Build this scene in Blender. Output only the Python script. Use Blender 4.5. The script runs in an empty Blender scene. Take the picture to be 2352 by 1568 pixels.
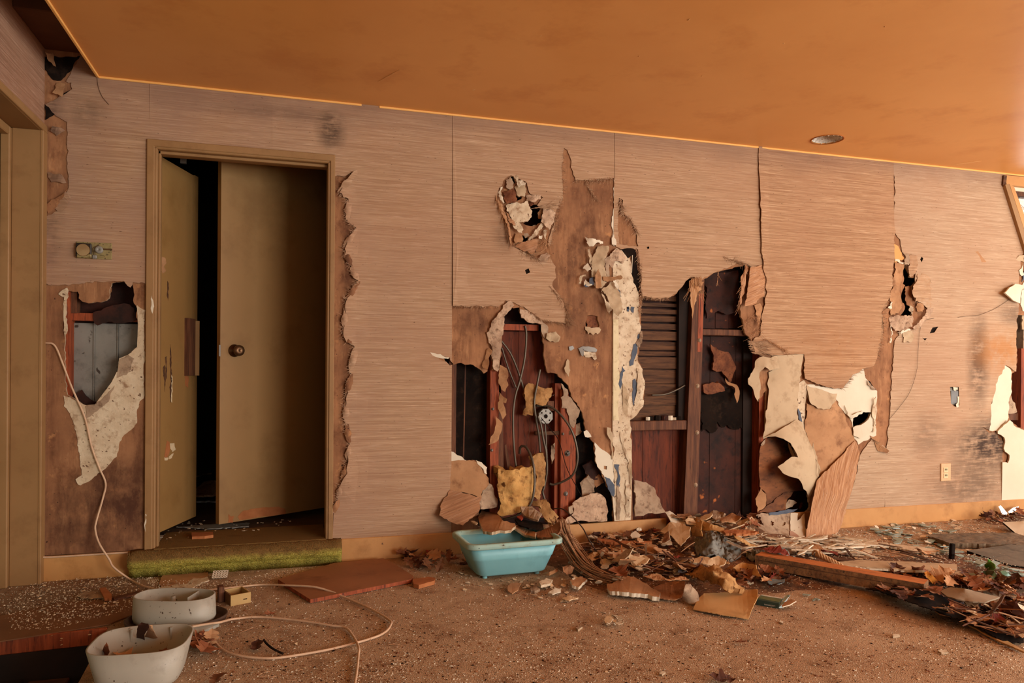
import bpy, bmesh, math, random
import numpy as np
from mathutils import Vector, Matrix, noise
from mathutils.geometry import delaunay_2d_cdt

# ------------------------------------------------------------------ camera, light, exposure
sc = bpy.context.scene
COL = sc.collection
CX, CY, FPX, SH = 1176.0, 784.0, 1700.0, 60.0
YAW, ROLL = math.radians(16.68), math.radians(0.384)
CAM = Vector((1.0927, -3.8895, 1.0))
FWD = Vector((math.sin(YAW), math.cos(YAW), 0))
_r0 = Vector((math.cos(YAW), -math.sin(YAW), 0)); _u0 = Vector((0, 0, 1))
RGT = math.cos(ROLL) * _r0 + math.sin(ROLL) * _u0
UPV = -math.sin(ROLL) * _r0 + math.cos(ROLL) * _u0
cam_data = bpy.data.cameras.new('camera'); cam = bpy.data.objects.new('camera', cam_data); COL.objects.link(cam)
cam_data.sensor_width = 36; cam_data.lens = FPX / 2352 * 36; cam_data.shift_y = SH / 2352
cam_data.clip_start = 0.02
mw = Matrix((RGT, UPV, -FWD)).transposed().to_4x4(); mw.translation = CAM
cam.matrix_world = mw
sc.camera = cam

world = bpy.data.worlds.new('world'); sc.world = world; world.use_nodes = True
bg = world.node_tree.nodes['Background']; bg.inputs[0].default_value = (0.98, 0.98, 0.94, 1); bg.inputs[1].default_value = 1.0

def area_light(name, loc, direction, sx, sy, energy, col):
    d = bpy.data.lights.new(name, 'AREA'); d.shape = 'RECTANGLE'; d.size = sx; d.size_y = sy
    d.energy = energy; d.color = col
    o = bpy.data.objects.new(name, d); COL.objects.link(o); o.location = loc
    o.rotation_euler = Vector(direction).to_track_quat('-Z', 'Y').to_euler()
    return o
# daylight entering by the glazed right side and the open front of the room
area_light('daylight_right', (7.2, -3.1, 1.25), (-1, 0.05, -0.02), 5.2, 2.1, 125, (0.97, 0.98, 0.94))
area_light('daylight_front', (5.5, -7.0, 1.25), (-0.2, 1, 0.0), 3.2, 2.1, 275, (0.97, 0.98, 0.94))
sc.view_settings.view_transform = 'Standard'; sc.view_settings.look = 'None'
sc.view_settings.gamma = 1.0; sc.view_settings.use_curve_mapping = False
sc.view_settings.exposure = 0.14
sc.cycles.max_bounces = 7; sc.cycles.diffuse_bounces = 4; sc.cycles.glossy_bounces = 3
sc.cycles.caustics_reflective = False; sc.cycles.caustics_refractive = False
sc.cycles.use_denoising = True

# ------------------------------------------------------------------ points in the room
# world: back wall is the plane y = 0, left wall x = 0, floor z = 0
def ray(px, py):
    return FWD * FPX + RGT * (px - CX) - UPV * (py - CY - SH)
def Wp(px, py, y=0.0):
    d = ray(px, py); return CAM + d * ((y - CAM.y) / d.y)
def Fp(px, py, z=0.0):
    d = ray(px, py); return CAM + d * ((z - CAM.z) / d.z)
def cr(ox, oy, s, pts):
    return [(ox + p[0] / s, oy + p[1] / s) + tuple(p[2:]) for p in pts]
C4 = lambda *p: cr(980, 380, 3.0155, p)
C5 = lambda *p: cr(980, 680, 2.8, p)
C6 = lambda *p: cr(1380, 540, 2.24, p)
C7 = lambda *p: cr(1650, 560, 2.2393, p)
C8 = lambda *p: cr(1800, 280, 3.734, p)
Z1 = lambda *p: cr(0, 0, 2.24, p)
Z2 = lambda *p: cr(0, 600, 2.24, p)
CP = lambda *p: cr(1120, 380, 6.535, p)
CT = lambda *p: cr(1320, 520, 6.533, p)
CF = lambda *p: cr(1720, 960, 5.406, p)
CRT = lambda *p: cr(2020, 560, 6.535, p)
E1 = lambda *p: cr(2200, 380, 3.921, p)
E2 = lambda *p: cr(2200, 760, 3.268, p)
G3 = lambda *p: cr(1000, 980, 6.03, p)
D0 = lambda *p: cr(1000, 1150, 4.2, p)
D1 = lambda *p: cr(1300, 1150, 4.2, p)
D2 = lambda *p: cr(1560, 1150, 5.88, p)
D3 = lambda *p: cr(1950, 1150, 5.851, p)
D4 = lambda *p: cr(1700, 1130, 3.58, p)
L3 = lambda *p: cr(0, 1150, 2.4758, p)
L4 = lambda *p: cr(180, 1330, 6.588, p)

# ------------------------------------------------------------------ objects
ROOT = {}
def tag(o, label=None, cat=None, group=None, kind=None):
    if label: o['label'] = label
    if cat: o['category'] = cat
    if group: o['group'] = group
    if kind: o['kind'] = kind
    return o
def thing(name, loc, label, cat, group=None, kind=None, rz=0):
    o = bpy.data.objects.new(name, None); COL.objects.link(o); o.location = loc
    o.rotation_euler = (0, 0, rz); o.empty_display_size = .05
    ROOT[o] = Matrix.Translation(Vector(loc)) @ Matrix.Rotation(rz, 4, 'Z')
    return tag(o, label, cat, group, kind)
def wmat(o):
    m = ROOT.get(o)
    return m if m is not None else Matrix.Identity(4)
def build(name, verts, faces, mat, parent=None, smooth=False, local=False, mats=None, midx=None):
    me = bpy.data.meshes.new(name)
    if parent is not None and not local:
        inv = wmat(parent).inverted(); verts = [inv @ Vector(v) for v in verts]
    me.from_pydata([tuple(v) for v in verts], [], faces)
    for m in (mats or [mat]): me.materials.append(m)
    if midx is not None: me.polygons.foreach_set('material_index', midx)
    if smooth: me.polygons.foreach_set('use_smooth', [True] * len(me.polygons))
    me.update()
    o = bpy.data.objects.new(name, me); COL.objects.link(o)
    if parent is not None:
        o.parent = parent; ROOT[o] = wmat(parent)
    else:
        ROOT[o] = Matrix.Identity(4)
    return o
def recenter(o):
    """move a top-level mesh object's origin to the base of its mesh"""
    me = o.data; co = np.empty(len(me.vertices) * 3); me.vertices.foreach_get('co', co); co = co.reshape(-1, 3)
    c = Vector(((co[:, 0].min() + co[:, 0].max()) / 2, (co[:, 1].min() + co[:, 1].max()) / 2, co[:, 2].min()))
    me.transform(Matrix.Translation(-c)); o.location = c; ROOT[o] = Matrix.Translation(c)
    return o
class MB:
    def __init__(s): s.v = []; s.f = []; s.m = []
    def add(s, v, f, mi=0):
        n = len(s.v); s.v += [Vector(p) for p in v]; s.f += [tuple(i + n for i in q) for q in f]; s.m += [mi] * len(f); return s
    def box(s, a, b, mi=0, M=None, bev=0.0):
        x0, y0, z0 = a; x1, y1, z1 = b
        if bev:
            bm = bmesh.new(); bmesh.ops.create_cube(bm, size=1)
            bmesh.ops.transform(bm, matrix=Matrix.Translation(((x0+x1)/2, (y0+y1)/2, (z0+z1)/2)) @ Matrix.Diagonal((abs(x1-x0), abs(y1-y0), abs(z1-z0), 1)), verts=bm.verts)
            bmesh.ops.bevel(bm, geom=bm.edges[:], offset=bev, segments=1, affect='EDGES')
            v = [w.co.copy() for w in bm.verts]; bm.verts.index_update(); f = [tuple(w.index for w in q.verts) for q in bm.faces]; bm.free()
        else:
            v = [Vector(p) for p in ((x0,y0,z0),(x1,y0,z0),(x1,y1,z0),(x0,y1,z0),(x0,y0,z1),(x1,y0,z1),(x1,y1,z1),(x0,y1,z1))]
            f = [(0,3,2,1),(4,5,6,7),(0,1,5,4),(1,2,6,5),(2,3,7,6),(3,0,4,7)]
        if M: v = [M @ p for p in v]
        return s.add(v, f, mi)
    def tube(s, pts, r, n=6, mi=0, cap=True):
        pts = [Vector(p) for p in pts]; N = len(pts); rings = []
        up = Vector((0.13, 0.31, 0.94)).normalized(); base = len(s.v)
        for i, p in enumerate(pts):
            t = (pts[min(i+1, N-1)] - pts[max(i-1, 0)])
            t = t.normalized() if t.length > 1e-9 else Vector((0, 0, 1))
            a = t.cross(up)
            if a.length < 1e-3: a = t.cross(Vector((1, 0, 0)))
            a.normalize(); b = t.cross(a); rr = r[i] if isinstance(r, (list, tuple)) else r
            for k in range(n):
                w = 2 * math.pi * k / n; s.v.append(p + a * (math.cos(w) * rr) + b * (math.sin(w) * rr))
        for i in range(N - 1):
            for k in range(n):
                k2 = (k + 1) % n
                s.f.append((base + i*n + k, base + i*n + k2, base + (i+1)*n + k2, base + (i+1)*n + k)); s.m.append(mi)
        if cap:
            s.f.append(tuple(base + k for k in reversed(range(n)))); s.f.append(tuple(base + (N-1)*n + k for k in range(n))); s.m += [mi, mi]
        return s
    def lathe(s, prof, c, axis='Z', n=24, mi=0, M=None):
        base = len(s.v); c = Vector(c)
        for (r, h) in prof:
            for k in range(n):
                w = 2 * math.pi * k / n; p = Vector((r * math.cos(w), r * math.sin(w), h))
                if axis == 'Y': p = Vector((p.x, -p.z, p.y))
                if M: p = M @ p
                s.v.append(c + p)
        for i in range(len(prof) - 1):
            for k in range(n):
                k2 = (k + 1) % n
                s.f.append((base+i*n+k, base+i*n+k2, base+(i+1)*n+k2, base+(i+1)*n+k)); s.m.append(mi)
        return s
    def build(s, name, mat, parent=None, smooth=False, **k):
        mats = mat if isinstance(mat, (list, tuple)) else None
        return build(name, s.v, s.f, None if mats else mat, parent, smooth, mats=mats, midx=s.m if mats else None, **k)
def box(name, a, b, mat, parent=None, bev=0.0, M=None):
    return MB().box(a, b, 0, M, bev).build(name, mat, parent)
def smooth_path(pts, n=8):
    pts = [Vector(p) for p in pts]; out = []
    for i in range(len(pts) - 1):
        p0 = pts[max(i-1, 0)]; p1 = pts[i]; p2 = pts[i+1]; p3 = pts[min(i+2, len(pts)-1)]
        for k in range(n):
            t = k / n
            out.append(0.5 * ((2*p1) + (p2-p0)*t + (2*p0-5*p1+4*p2-p3)*t*t + (3*p1-p0-3*p2+p3)*t**3))
    out.append(pts[-1]); return out

# ------------------------------------------------------------------ torn sheets
def jag(poly, amp, step, rnd):
    out = []; n = len(poly)
    for i in range(n):
        p = poly[i]; q = poly[(i+1) % n]; a = amp if len(p) < 3 else p[2]
        x0, y0, x1, y1 = p[0], p[1], q[0], q[1]; L = math.hypot(x1-x0, y1-y0)
        if L < 1e-6: continue
        out.append((x0, y0))
        if a <= 0: continue
        k = int(L / step)
        nx, ny = -(y1-y0)/L, (x1-x0)/L; w = 0
        for j in range(1, k):
            w = w * .55 + rnd.uniform(-1, 1) * a
            t = (j + rnd.uniform(-.3, .3)) / k; e = min(1, 3*min(t, 1-t))
            out.append((x0 + (x1-x0)*t + nx*w*e, y0 + (y1-y0)*t + ny*w*e))
    return out
def in_poly(P, poly):
    x, y = P[:, 0], P[:, 1]; r = np.zeros(len(P), bool); n = len(poly); j = n - 1
    for i in range(n):
        xi, yi = poly[i][0], poly[i][1]; xj, yj = poly[j][0], poly[j][1]
        if yi != yj:
            c = ((yi > y) != (yj > y)) & (x < (xj-xi)*(y-yi)/(yj-yi)+xi); r ^= c
        j = i
    return r
def tri(poly, holes=(), grid=0, rnd=None):
    V = []; Ed = []
    for lp in [poly] + list(holes):
        b = len(V); V += [(p[0], p[1]) for p in lp]; m = len(lp)
        Ed += [(b+i, b+(i+1) % m) for i in range(m)]
    if grid:
        A = np.array([(p[0], p[1]) for p in poly]); lo, hi = A.min(0), A.max(0)
        gx = np.arange(lo[0]+grid*.5, hi[0], grid); gy = np.arange(lo[1]+grid*.5, hi[1], grid)
        G = np.array([(x + (rnd.uniform(-.2, .2))*grid, y + rnd.uniform(-.2, .2)*grid) for x in gx for y in gy]) if len(gx) and len(gy) else np.zeros((0, 2))
        if len(G):
            ok = in_poly(G, poly)
            for h in holes: ok &= ~in_poly(G, h)
            V += [tuple(p) for p in G[ok]]
    o = delaunay_2d_cdt([Vector(p) for p in V], Ed, [], 0, 1e-3)
    v = np.array([(p.x, p.y) for p in o[0]]); f = [tuple(t) for t in o[2]]
    if not f: return v, []
    c = np.array([v[list(t)].mean(0) for t in f]); ok = in_poly(c, poly)
    for h in holes: ok &= ~in_poly(c, h)
    f = [t for t, k in zip(f, ok) if k]
    used = sorted({i for t in f for i in t}); mp = {u: i for i, u in enumerate(used)}
    return v[used], [tuple(mp[i] for i in t) for t in f]
def rbf(ctrl):
    P = np.array([c[:2] for c in ctrl], float) / 100; d = np.array([c[2] for c in ctrl], float); n = len(P)
    K = np.linalg.norm(P[:, None] - P[None], axis=2)
    A = np.zeros((n+1, n+1)); A[:n, :n] = K; A[:n, n] = 1; A[n, :n] = 1
    w = np.linalg.lstsq(A, np.append(d, 0), rcond=None)[0]
    return lambda Q: np.linalg.norm((np.asarray(Q)/100)[:, None] - P[None], axis=2) @ w[:n] + w[n]
def sheet(name, poly, mat, parent=None, d=0.0, th=.002, holes=(), proj='wall', ctrl=None, grid=0, amp=2.5, step=6, seed=1,
          wave=0.0, lifts=(), smooth=False, edge=None, wscale=3.0, jagholes=True):
    """a torn sheet traced on its own plane; d / ctrl = distance in front of the wall (or above the floor), real thickness th"""
    rnd = random.Random(seed)
    poly = jag(poly, amp, step, rnd); hs = [jag(h, amp, step, rnd) if jagholes else h for h in holes]
    v, f = tri(poly, hs, grid, rnd)
    dep = np.full(len(v), float(d))
    if ctrl: dep = dep + rbf(ctrl)(v)
    for (lx, ly, rx, ry, h) in lifts: dep += h * np.exp(-((v[:, 0]-lx)/rx)**2 - ((v[:, 1]-ly)/ry)**2)
    P = []
    for (x, y), e in zip(v, dep):
        if proj == 'wall':
            p = Wp(x, y, -e)
            if wave: p.y -= wave * (1 + noise.noise(Vector((p.x*wscale, p.z*wscale, seed))) + (.7*noise.noise(Vector((p.x*wscale*2.3, p.z*wscale*2.3, seed+9))) if wscale > 10 else 0))
        else:
            p = Fp(x, y, e)
            if wave: p.z += wave * (1 + noise.noise(Vector((p.x*wscale, p.y*wscale, seed))) + (.7*noise.noise(Vector((p.x*wscale*2.3, p.y*wscale*2.3, seed+9))) if wscale > 10 else 0))
        P.append(p)
    if proj == 'wall' and not ctrl and not lifts and not wave:
        N = [Vector((0, -1, 0))] * len(P)
    else:
        N = [Vector() for _ in P]
        for t in f:
            n = (P[t[1]]-P[t[0]]).cross(P[t[2]]-P[t[0]])
            for i in t: N[i] += n
        N = [n.normalized() if n.length > 0 else Vector((0, -1, 0)) for n in N]
    # outward = towards the room
    tot = sum(N, Vector()); ref = Vector((0, -1, 0)) if proj == 'wall' else Vector((0, 0, 1))
    sg = 1
    t0 = f[0]; fn = sum(((P[t[1]]-P[t[0]]).cross(P[t[2]]-P[t[0]]) for t in f), Vector())
    if tot.dot(ref) < 0: N = [-n for n in N]
    if fn.dot(ref) < 0: f = [t[::-1] for t in f]
    n = len(P); B = [p - q * th for p, q in zip(P, N)]
    F = list(f) + [tuple(i + n for i in t[::-1]) for t in f]
    cnt = {}
    for t in f:
        for i in range(3): cnt[(t[i], t[(i+1) % 3])] = 1
    mi = [0] * len(F); V = P + B
    for (a, b) in list(cnt):
        if (b, a) not in cnt:      # side faces keep their own corners, so that torn edges stay crisp
            k = len(V); V += [V[b], V[a], V[a+n], V[b+n]]
            F.append((k, k+1, k+2, k+3)); mi.append(1 if edge else 0)
    o = build(name, V, F, mat, parent, smooth, mats=[mat, edge] if edge else None, midx=mi if edge else None)
    if parent is None: recenter(o)
    return o
def fray(name, pts, mat, parent, n, L, ang, spread=25, d=.004, seed=1, w=.0009, out=.02, proj='wall'):
    """loose fibres sticking out of a torn edge (pixels along the edge, length L in px, direction ang in degrees, 0 = right, 90 = down)"""
    rnd = random.Random(seed); m = MB()
    seg = [math.hypot(pts[i+1][0]-pts[i][0], pts[i+1][1]-pts[i][1]) for i in range(len(pts)-1)]; T = sum(seg)
    for _ in range(n):
        s = rnd.uniform(0, T); i = 0
        while i < len(seg)-1 and s > seg[i]: s -= seg[i]; i += 1
        t = s / max(seg[i], 1e-6); x = pts[i][0]*(1-t)+pts[i+1][0]*t; y = pts[i][1]*(1-t)+pts[i+1][1]*t
        a = math.radians(ang + rnd.gauss(0, spread)); l = .75 * L * rnd.uniform(.25, 1.1)
        x0, y0 = x - math.cos(a)*l*.3, y - math.sin(a)*l*.3
        P = []
        bend = rnd.uniform(-.3, .3)
        for k in range(4):
            q = k/3; aa = a + bend*q
            if proj == 'wall': P.append(Wp(x0 + math.cos(aa)*l*q*1.3, y0 + math.sin(aa)*l*q*1.3, -d - out*q*q*rnd.uniform(.2, 1)))
            else: P.append(Fp(x0 + math.cos(aa)*l*q*1.3, y0 + math.sin(aa)*l*q*1.3, d + out*q*rnd.uniform(.2, 1)))
        ww = w * rnd.uniform(.6, 1.5)
        m.tube(P, [ww, ww, ww*.8, ww*.3], 3, cap=False)
    return tag(m.build(name, mat, parent), kind='stuff')

# ------------------------------------------------------------------ materials
def lin(c):
    return tuple((u/255/12.92 if u/255 <= .04045 else ((u/255+.055)/1.055)**2.4) for u in c) + (1,)
class Mat:
    def __init__(s, name, rough=.8, spec=.3, metal=0):
        s.m = bpy.data.materials.new(name); s.m.use_nodes = True; s.t = s.m.node_tree; s.b = s.t.nodes['Principled BSDF']
        s.b.inputs['Roughness'].default_value = rough; s.b.inputs['Specular IOR Level'].default_value = spec
        s.b.inputs['Metallic'].default_value = metal
        s.tc = s.t.nodes.new('ShaderNodeTexCoord').outputs['Object']
    def node(s, ty, **k):
        return s.t.nodes.new(ty)
    def set(s, sock, v):
        if hasattr(v, 'is_linked'): s.t.links.new(v, sock)
        else: sock.default_value = v
    def map(s, scale=(1, 1, 1), rot=(0, 0, 0), loc=(0, 0, 0), vec=None):
        n = s.node('ShaderNodeMapping'); s.set(n.inputs['Vector'], vec or s.tc)
        n.inputs['Scale'].default_value = scale; n.inputs['Rotation'].default_value = rot; n.inputs['Location'].default_value = loc
        return n.outputs[0]
    def noise(s, scale=5, detail=4, rough=.55, vec=None, dist=0):
        n = s.node('ShaderNodeTexNoise'); s.set(n.inputs['Vector'], vec or s.tc)
        n.inputs['Scale'].default_value = scale; n.inputs['Detail'].default_value = detail; n.inputs['Roughness'].default_value = rough; n.inputs['Distortion'].default_value = dist
        return n.outputs[0]
    def voro(s, scale, vec=None, feature='F1'):
        n = s.node('ShaderNodeTexVoronoi'); n.feature = feature; s.set(n.inputs['Vector'], vec or s.tc); n.inputs['Scale'].default_value = scale
        return n
    def ramp(s, f, a, b, ca=(0, 0, 0, 1), cb=(1, 1, 1, 1)):
        n = s.node('ShaderNodeValToRGB'); s.set(n.inputs[0], f)
        e = n.color_ramp.elements; e[0].position = a; e[1].position = b; e[0].color = ca; e[1].color = cb
        return n.outputs[0]
    def mix(s, f, a, b, mode='MIX'):
        n = s.node('ShaderNodeMix'); n.data_type = 'RGBA'; n.blend_type = mode
        s.set(n.inputs[0], f); s.set(n.inputs[6], a); s.set(n.inputs[7], b); return n.outputs[2]
    def math(s, op, a, b=0.0):
        n = s.node('ShaderNodeMath'); n.operation = op; s.set(n.inputs[0], a); s.set(n.inputs[1], b); return n.outputs[0]
    def spot(s, x, z, rx, rz, y=None):
        """soft elliptical mask on the wall around (x, z)"""
        v = s.map((1/rx, 0, 1/rz), (0, 0, 0), (-x/rx, 0, -z/rz)) if y is None else s.map((1/rx, 1/rz, 0), (0, 0, 0), (-x/rx, -y/rz, 0))
        n = s.node('ShaderNodeVectorMath'); n.operation = 'LENGTH'; s.set(n.inputs[0], v)
        return s.ramp(n.outputs['Value'], .25, 1.0, (1, 1, 1, 1), (0, 0, 0, 1))
    def bump(s, h, strength=.3, dist=.01):
        n = s.node('ShaderNodeBump'); s.set(n.inputs['Height'], h); n.inputs['Strength'].default_value = strength; n.inputs['Distance'].default_value = dist
        s.set(s.b.inputs['Normal'], n.outputs[0])
    def out(s, col, rough=None):
        s.set(s.b.inputs['Base Color'], col)
        if rough is not None: s.set(s.b.inputs['Roughness'], rough)
        return s.m
def mottled(name, c1, c2, scale=6, rough=.8, spec=.3, stretch=(1, 1, 1), bump=.2, bscale=60, c3=None, lo=.35, hi=.65, metal=0, flecks=None, fscale=90, fth=.68):
    m = Mat(name, rough, spec, metal); v = m.map(stretch)
    n = m.noise(scale, 6, .6, v); col = m.ramp(n, lo, hi, lin(c1), lin(c2))
    if c3:
        col = m.mix(m.ramp(m.noise(scale*2.7, 5, .65, m.map(stretch, loc=(3.1, 7.7, 1.3))), .52, .7), col, lin(c3))
    if flecks:
        col = m.mix(m.ramp(m.noise(fscale, 2, .5, v), fth, fth+.05), col, lin(flecks))
    if bump: m.bump(m.noise(bscale, 4, .6, v), bump, .004)
    return m.out(col)
def grasscloth(name, rot=0.0, aged=True, base=(190, 155, 121), dark=(158, 122, 92), lightc=(220, 188, 158), axis='x'):
    m = Mat(name, .85, .15)
    vr = m.map((1, 1, 1), (0, rot, 0))
    st = m.noise(1, 5, .65, m.map((2.2, 20, 150), vec=vr), .3 if aged else .04); fi = m.noise(1, 3, .6, m.map((9, 40, 420), vec=vr))
    col = m.mix(m.ramp(st, .38, .66), lin(dark), lin(base))
    col = m.mix(m.ramp(fi, .55, .78), col, lin(lightc))
    col = m.mix(m.math('MULTIPLY', m.ramp(fi, .22, .38, (1, 1, 1, 1), (0, 0, 0, 1)), .45), col, lin((120, 84, 62)))
    col = m.mix(m.math('MULTIPLY', m.ramp(m.noise(1.6, 5, .6), .38, .66), .4), col, lin((170, 126, 96)))
    if aged:
        # greyed area over the door and left part, dark band under the ceiling, mould at the right end
        gx = m.node('ShaderNodeSeparateXYZ'); m.set(gx.inputs[0], m.tc)
        n2 = m.noise(2.3, 6, .65)
        left = m.math('MULTIPLY', m.ramp(m.math('DIVIDE', gx.outputs[0], 6.0), .05, .42, (1, 1, 1, 1), (0, 0, 0, 1)), m.ramp(n2, .34, .62))
        col = m.mix(m.math('MULTIPLY', left, .62), col, lin((158, 124, 106)))
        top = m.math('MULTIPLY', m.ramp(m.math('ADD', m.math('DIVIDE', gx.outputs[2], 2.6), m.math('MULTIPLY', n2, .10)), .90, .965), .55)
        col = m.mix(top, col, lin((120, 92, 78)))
        mold = m.noise(9, 6, .7)
        sm = m.noise(1, 4, .7, m.map((6, 20, 60)))
        for (x, z, rx, rz, k) in [W for W in MOULD]:
            a = m.math('MULTIPLY', m.spot(x, z, rx, rz), m.ramp(m.math('MULTIPLY', m.math('ADD', mold, sm), .5), .38, .53))
            col = m.mix(m.math('MULTIPLY', a, k), col, lin((58, 44, 38)))
        for (x, z, rx, rz, k) in OCHRE:
            a = m.math('MULTIPLY', m.spot(x, z, rx, rz), m.ramp(mold, .34, .55))
            col = m.mix(m.math('MULTIPLY', a, k), col, lin((176, 112, 52)))
    fl = m.noise(1, 3, .6, m.map((48, 30, 150), vec=vr))
    col = m.mix(m.ramp(fl, .68, .75), col, lin((78, 50, 36)))
    m.bump(m.math('ADD', m.math('MULTIPLY', st, .6), m.math('MULTIPLY', fi, .5)), .28, .004)
    return m.out(col)
def wxz(px, py):
    p = Wp(px, py); return p.x, p.z
MOULD = []
for (px, py, rx, rz, k) in [(2270, 1020, .42, .22, .95), (2225, 1110, .45, .20, .55), (2245, 830, .12, .42, .75), (2300, 970, .2, .12, .6), (2130, 1000, .2, .2, .35), (760, 300, .09, .13, .8), (640, 260, .5, .05, .25),
                            (120, 300, .07, .35, .6), (200, 260, .12, .1, .4), (1160, 540, .1, .12, .35), (2330, 720, .2, .12, .5), (120, 520, .06, .3, .4)]:
    x, z = wxz(px, py); MOULD.append((x, z, rx, rz, k))
OCHRE = []
for (px, py, rx, rz, k) in [(2300, 805, .34, .20, .62), (1930, 800, .5, .25, .15)]:
    x, z = wxz(px, py); OCHRE.append((x, z, rx, rz, k))
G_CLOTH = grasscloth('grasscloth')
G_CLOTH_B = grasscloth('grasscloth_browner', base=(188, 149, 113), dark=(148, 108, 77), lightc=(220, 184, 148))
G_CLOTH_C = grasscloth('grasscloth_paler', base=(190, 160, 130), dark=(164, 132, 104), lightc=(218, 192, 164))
def brown_board():
    m = Mat('brown_board_paper', .85, .2)
    n = m.noise(2.2, 7, .65); n2 = m.noise(9, 6, .7, m.map((1, 1, .6)))
    col = m.ramp(n, .32, .68, lin((126, 84, 58)), lin((182, 130, 90)))
    col = m.mix(m.ramp(n2, .52, .72), col, lin((92, 52, 32)))
    col = m.mix(m.ramp(m.noise(14, 4, .6, m.map(loc=(4, 4, 4))), .62, .72), col, lin((196, 140, 92)))
    col = m.mix(m.math('MULTIPLY', m.ramp(m.noise(1, 6, .7, m.map((16, 16, 2.2))), .46, .68), .55), col, lin((92, 56, 36)))
    col = m.mix(m.math('MULTIPLY', m.ramp(m.noise(1, 4, .7, m.map((30, 30, 5), loc=(7, 1, 3))), .58, .72), .5), col, lin((206, 156, 110)))
    for (px, py, rx, rz, k) in [(280, 1150, .32, .3, .85), (170, 1210, .3, .25, .6), (130, 800, .1, .6, .3), (1340, 640, .25, .6, .55), (1090, 740, .15, .14, .5), (800, 700, .06, 1.0, .5)]:
        x, z = wxz(px, py)
        a = m.math('MULTIPLY', m.spot(x, z, rx, rz), m.ramp(n2, .3, .55))
        col = m.mix(m.math('MULTIPLY', a, k), col, lin((74, 44, 32)))
    col = m.mix(m.ramp(m.noise(70, 2, .5), .70, .74), col, lin((50, 30, 22)))
    m.bump(m.noise(60, 4, .6), .15, .003)
    return m.out(col)
BROWN = brown_board()
BROWN_SH = mottled('brown_backing_paper', (160, 114, 76), (188, 140, 98), 5, c3=(136, 92, 60), bump=.15)
CREAM = mottled('cream_painted_paper', (178, 152, 120), (194, 168, 135), 4, c3=(158, 130, 98), bump=.12, bscale=25, flecks=(96, 66, 46), fscale=70, fth=.73)
PLASTER = mottled('plaster_core', (196, 170, 138), (222, 202, 172), 9, c3=(156, 122, 92), bump=.5, bscale=70, flecks=(110, 78, 56), fscale=60, fth=.66)
PLASTER_D = mottled('dusty_plaster', (150, 122, 98), (182, 156, 128), 9, c3=(110, 82, 62), bump=.5, bscale=60)
WHITE = mottled('white_board_face', (212, 196, 170), (222, 208, 184), 3, bump=.08)
GYP_EDGE = mottled('gypsum_edge', (205, 182, 150), (170, 138, 106), 40, bump=.5, bscale=120)
BLUE = mottled('old_blue_paint', (70, 78, 92), (92, 98, 110), 20, bump=.2)
STUD_RED = mottled('red_brown_timber', (126, 56, 29), (166, 82, 45), 3, rough=.7, stretch=(14, 14, 1.2), bump=.25, bscale=9, c3=(70, 32, 20), flecks=(200, 170, 130), fscale=22, fth=.76)
STUD = mottled('weathered_timber', (76, 44, 28), (116, 72, 46), 3, rough=.75, stretch=(16, 16, 1.2), bump=.3, bscale=9, c3=(70, 40, 26))
LATH = mottled('dark_board_timber', (70, 44, 28), (106, 70, 44), 3, rough=.8, stretch=(1.2, 16, 16), bump=.3, bscale=9, c3=(52, 30, 20))
PANEL_RED = mottled('red_brown_sheathing', (88, 38, 20), (118, 54, 29), 4, rough=.75, stretch=(6, 6, 1), bump=.2, bscale=20, c3=(56, 26, 14))
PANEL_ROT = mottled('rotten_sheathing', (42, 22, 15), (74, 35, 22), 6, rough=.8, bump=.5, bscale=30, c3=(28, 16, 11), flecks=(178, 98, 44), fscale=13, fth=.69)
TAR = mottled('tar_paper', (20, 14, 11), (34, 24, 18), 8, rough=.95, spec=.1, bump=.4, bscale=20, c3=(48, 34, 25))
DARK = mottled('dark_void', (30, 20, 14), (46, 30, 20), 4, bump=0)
TRIM = mottled('tan_trim_paint', (146, 108, 66), (158, 118, 75), 2.5, rough=.55, spec=.35, bump=.05, c3=(138, 100, 61))
TRIM_D = mottled('dull_tan_paint', (130, 92, 52), (142, 102, 60), 2.5, rough=.6, spec=.3, bump=.05)
BASEB = mottled('ochre_baseboard_paint', (184, 130, 74), (200, 146, 88), 2.5, rough=.5, spec=.35, bump=.05, c3=(170, 118, 66), flecks=(110, 70, 40), fscale=30, fth=.75)
DOORP = mottled('tan_door_paint', (150, 112, 64), (160, 120, 70), 1.4, rough=.5, spec=.35, bump=.04, c3=(140, 102, 56))

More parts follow.
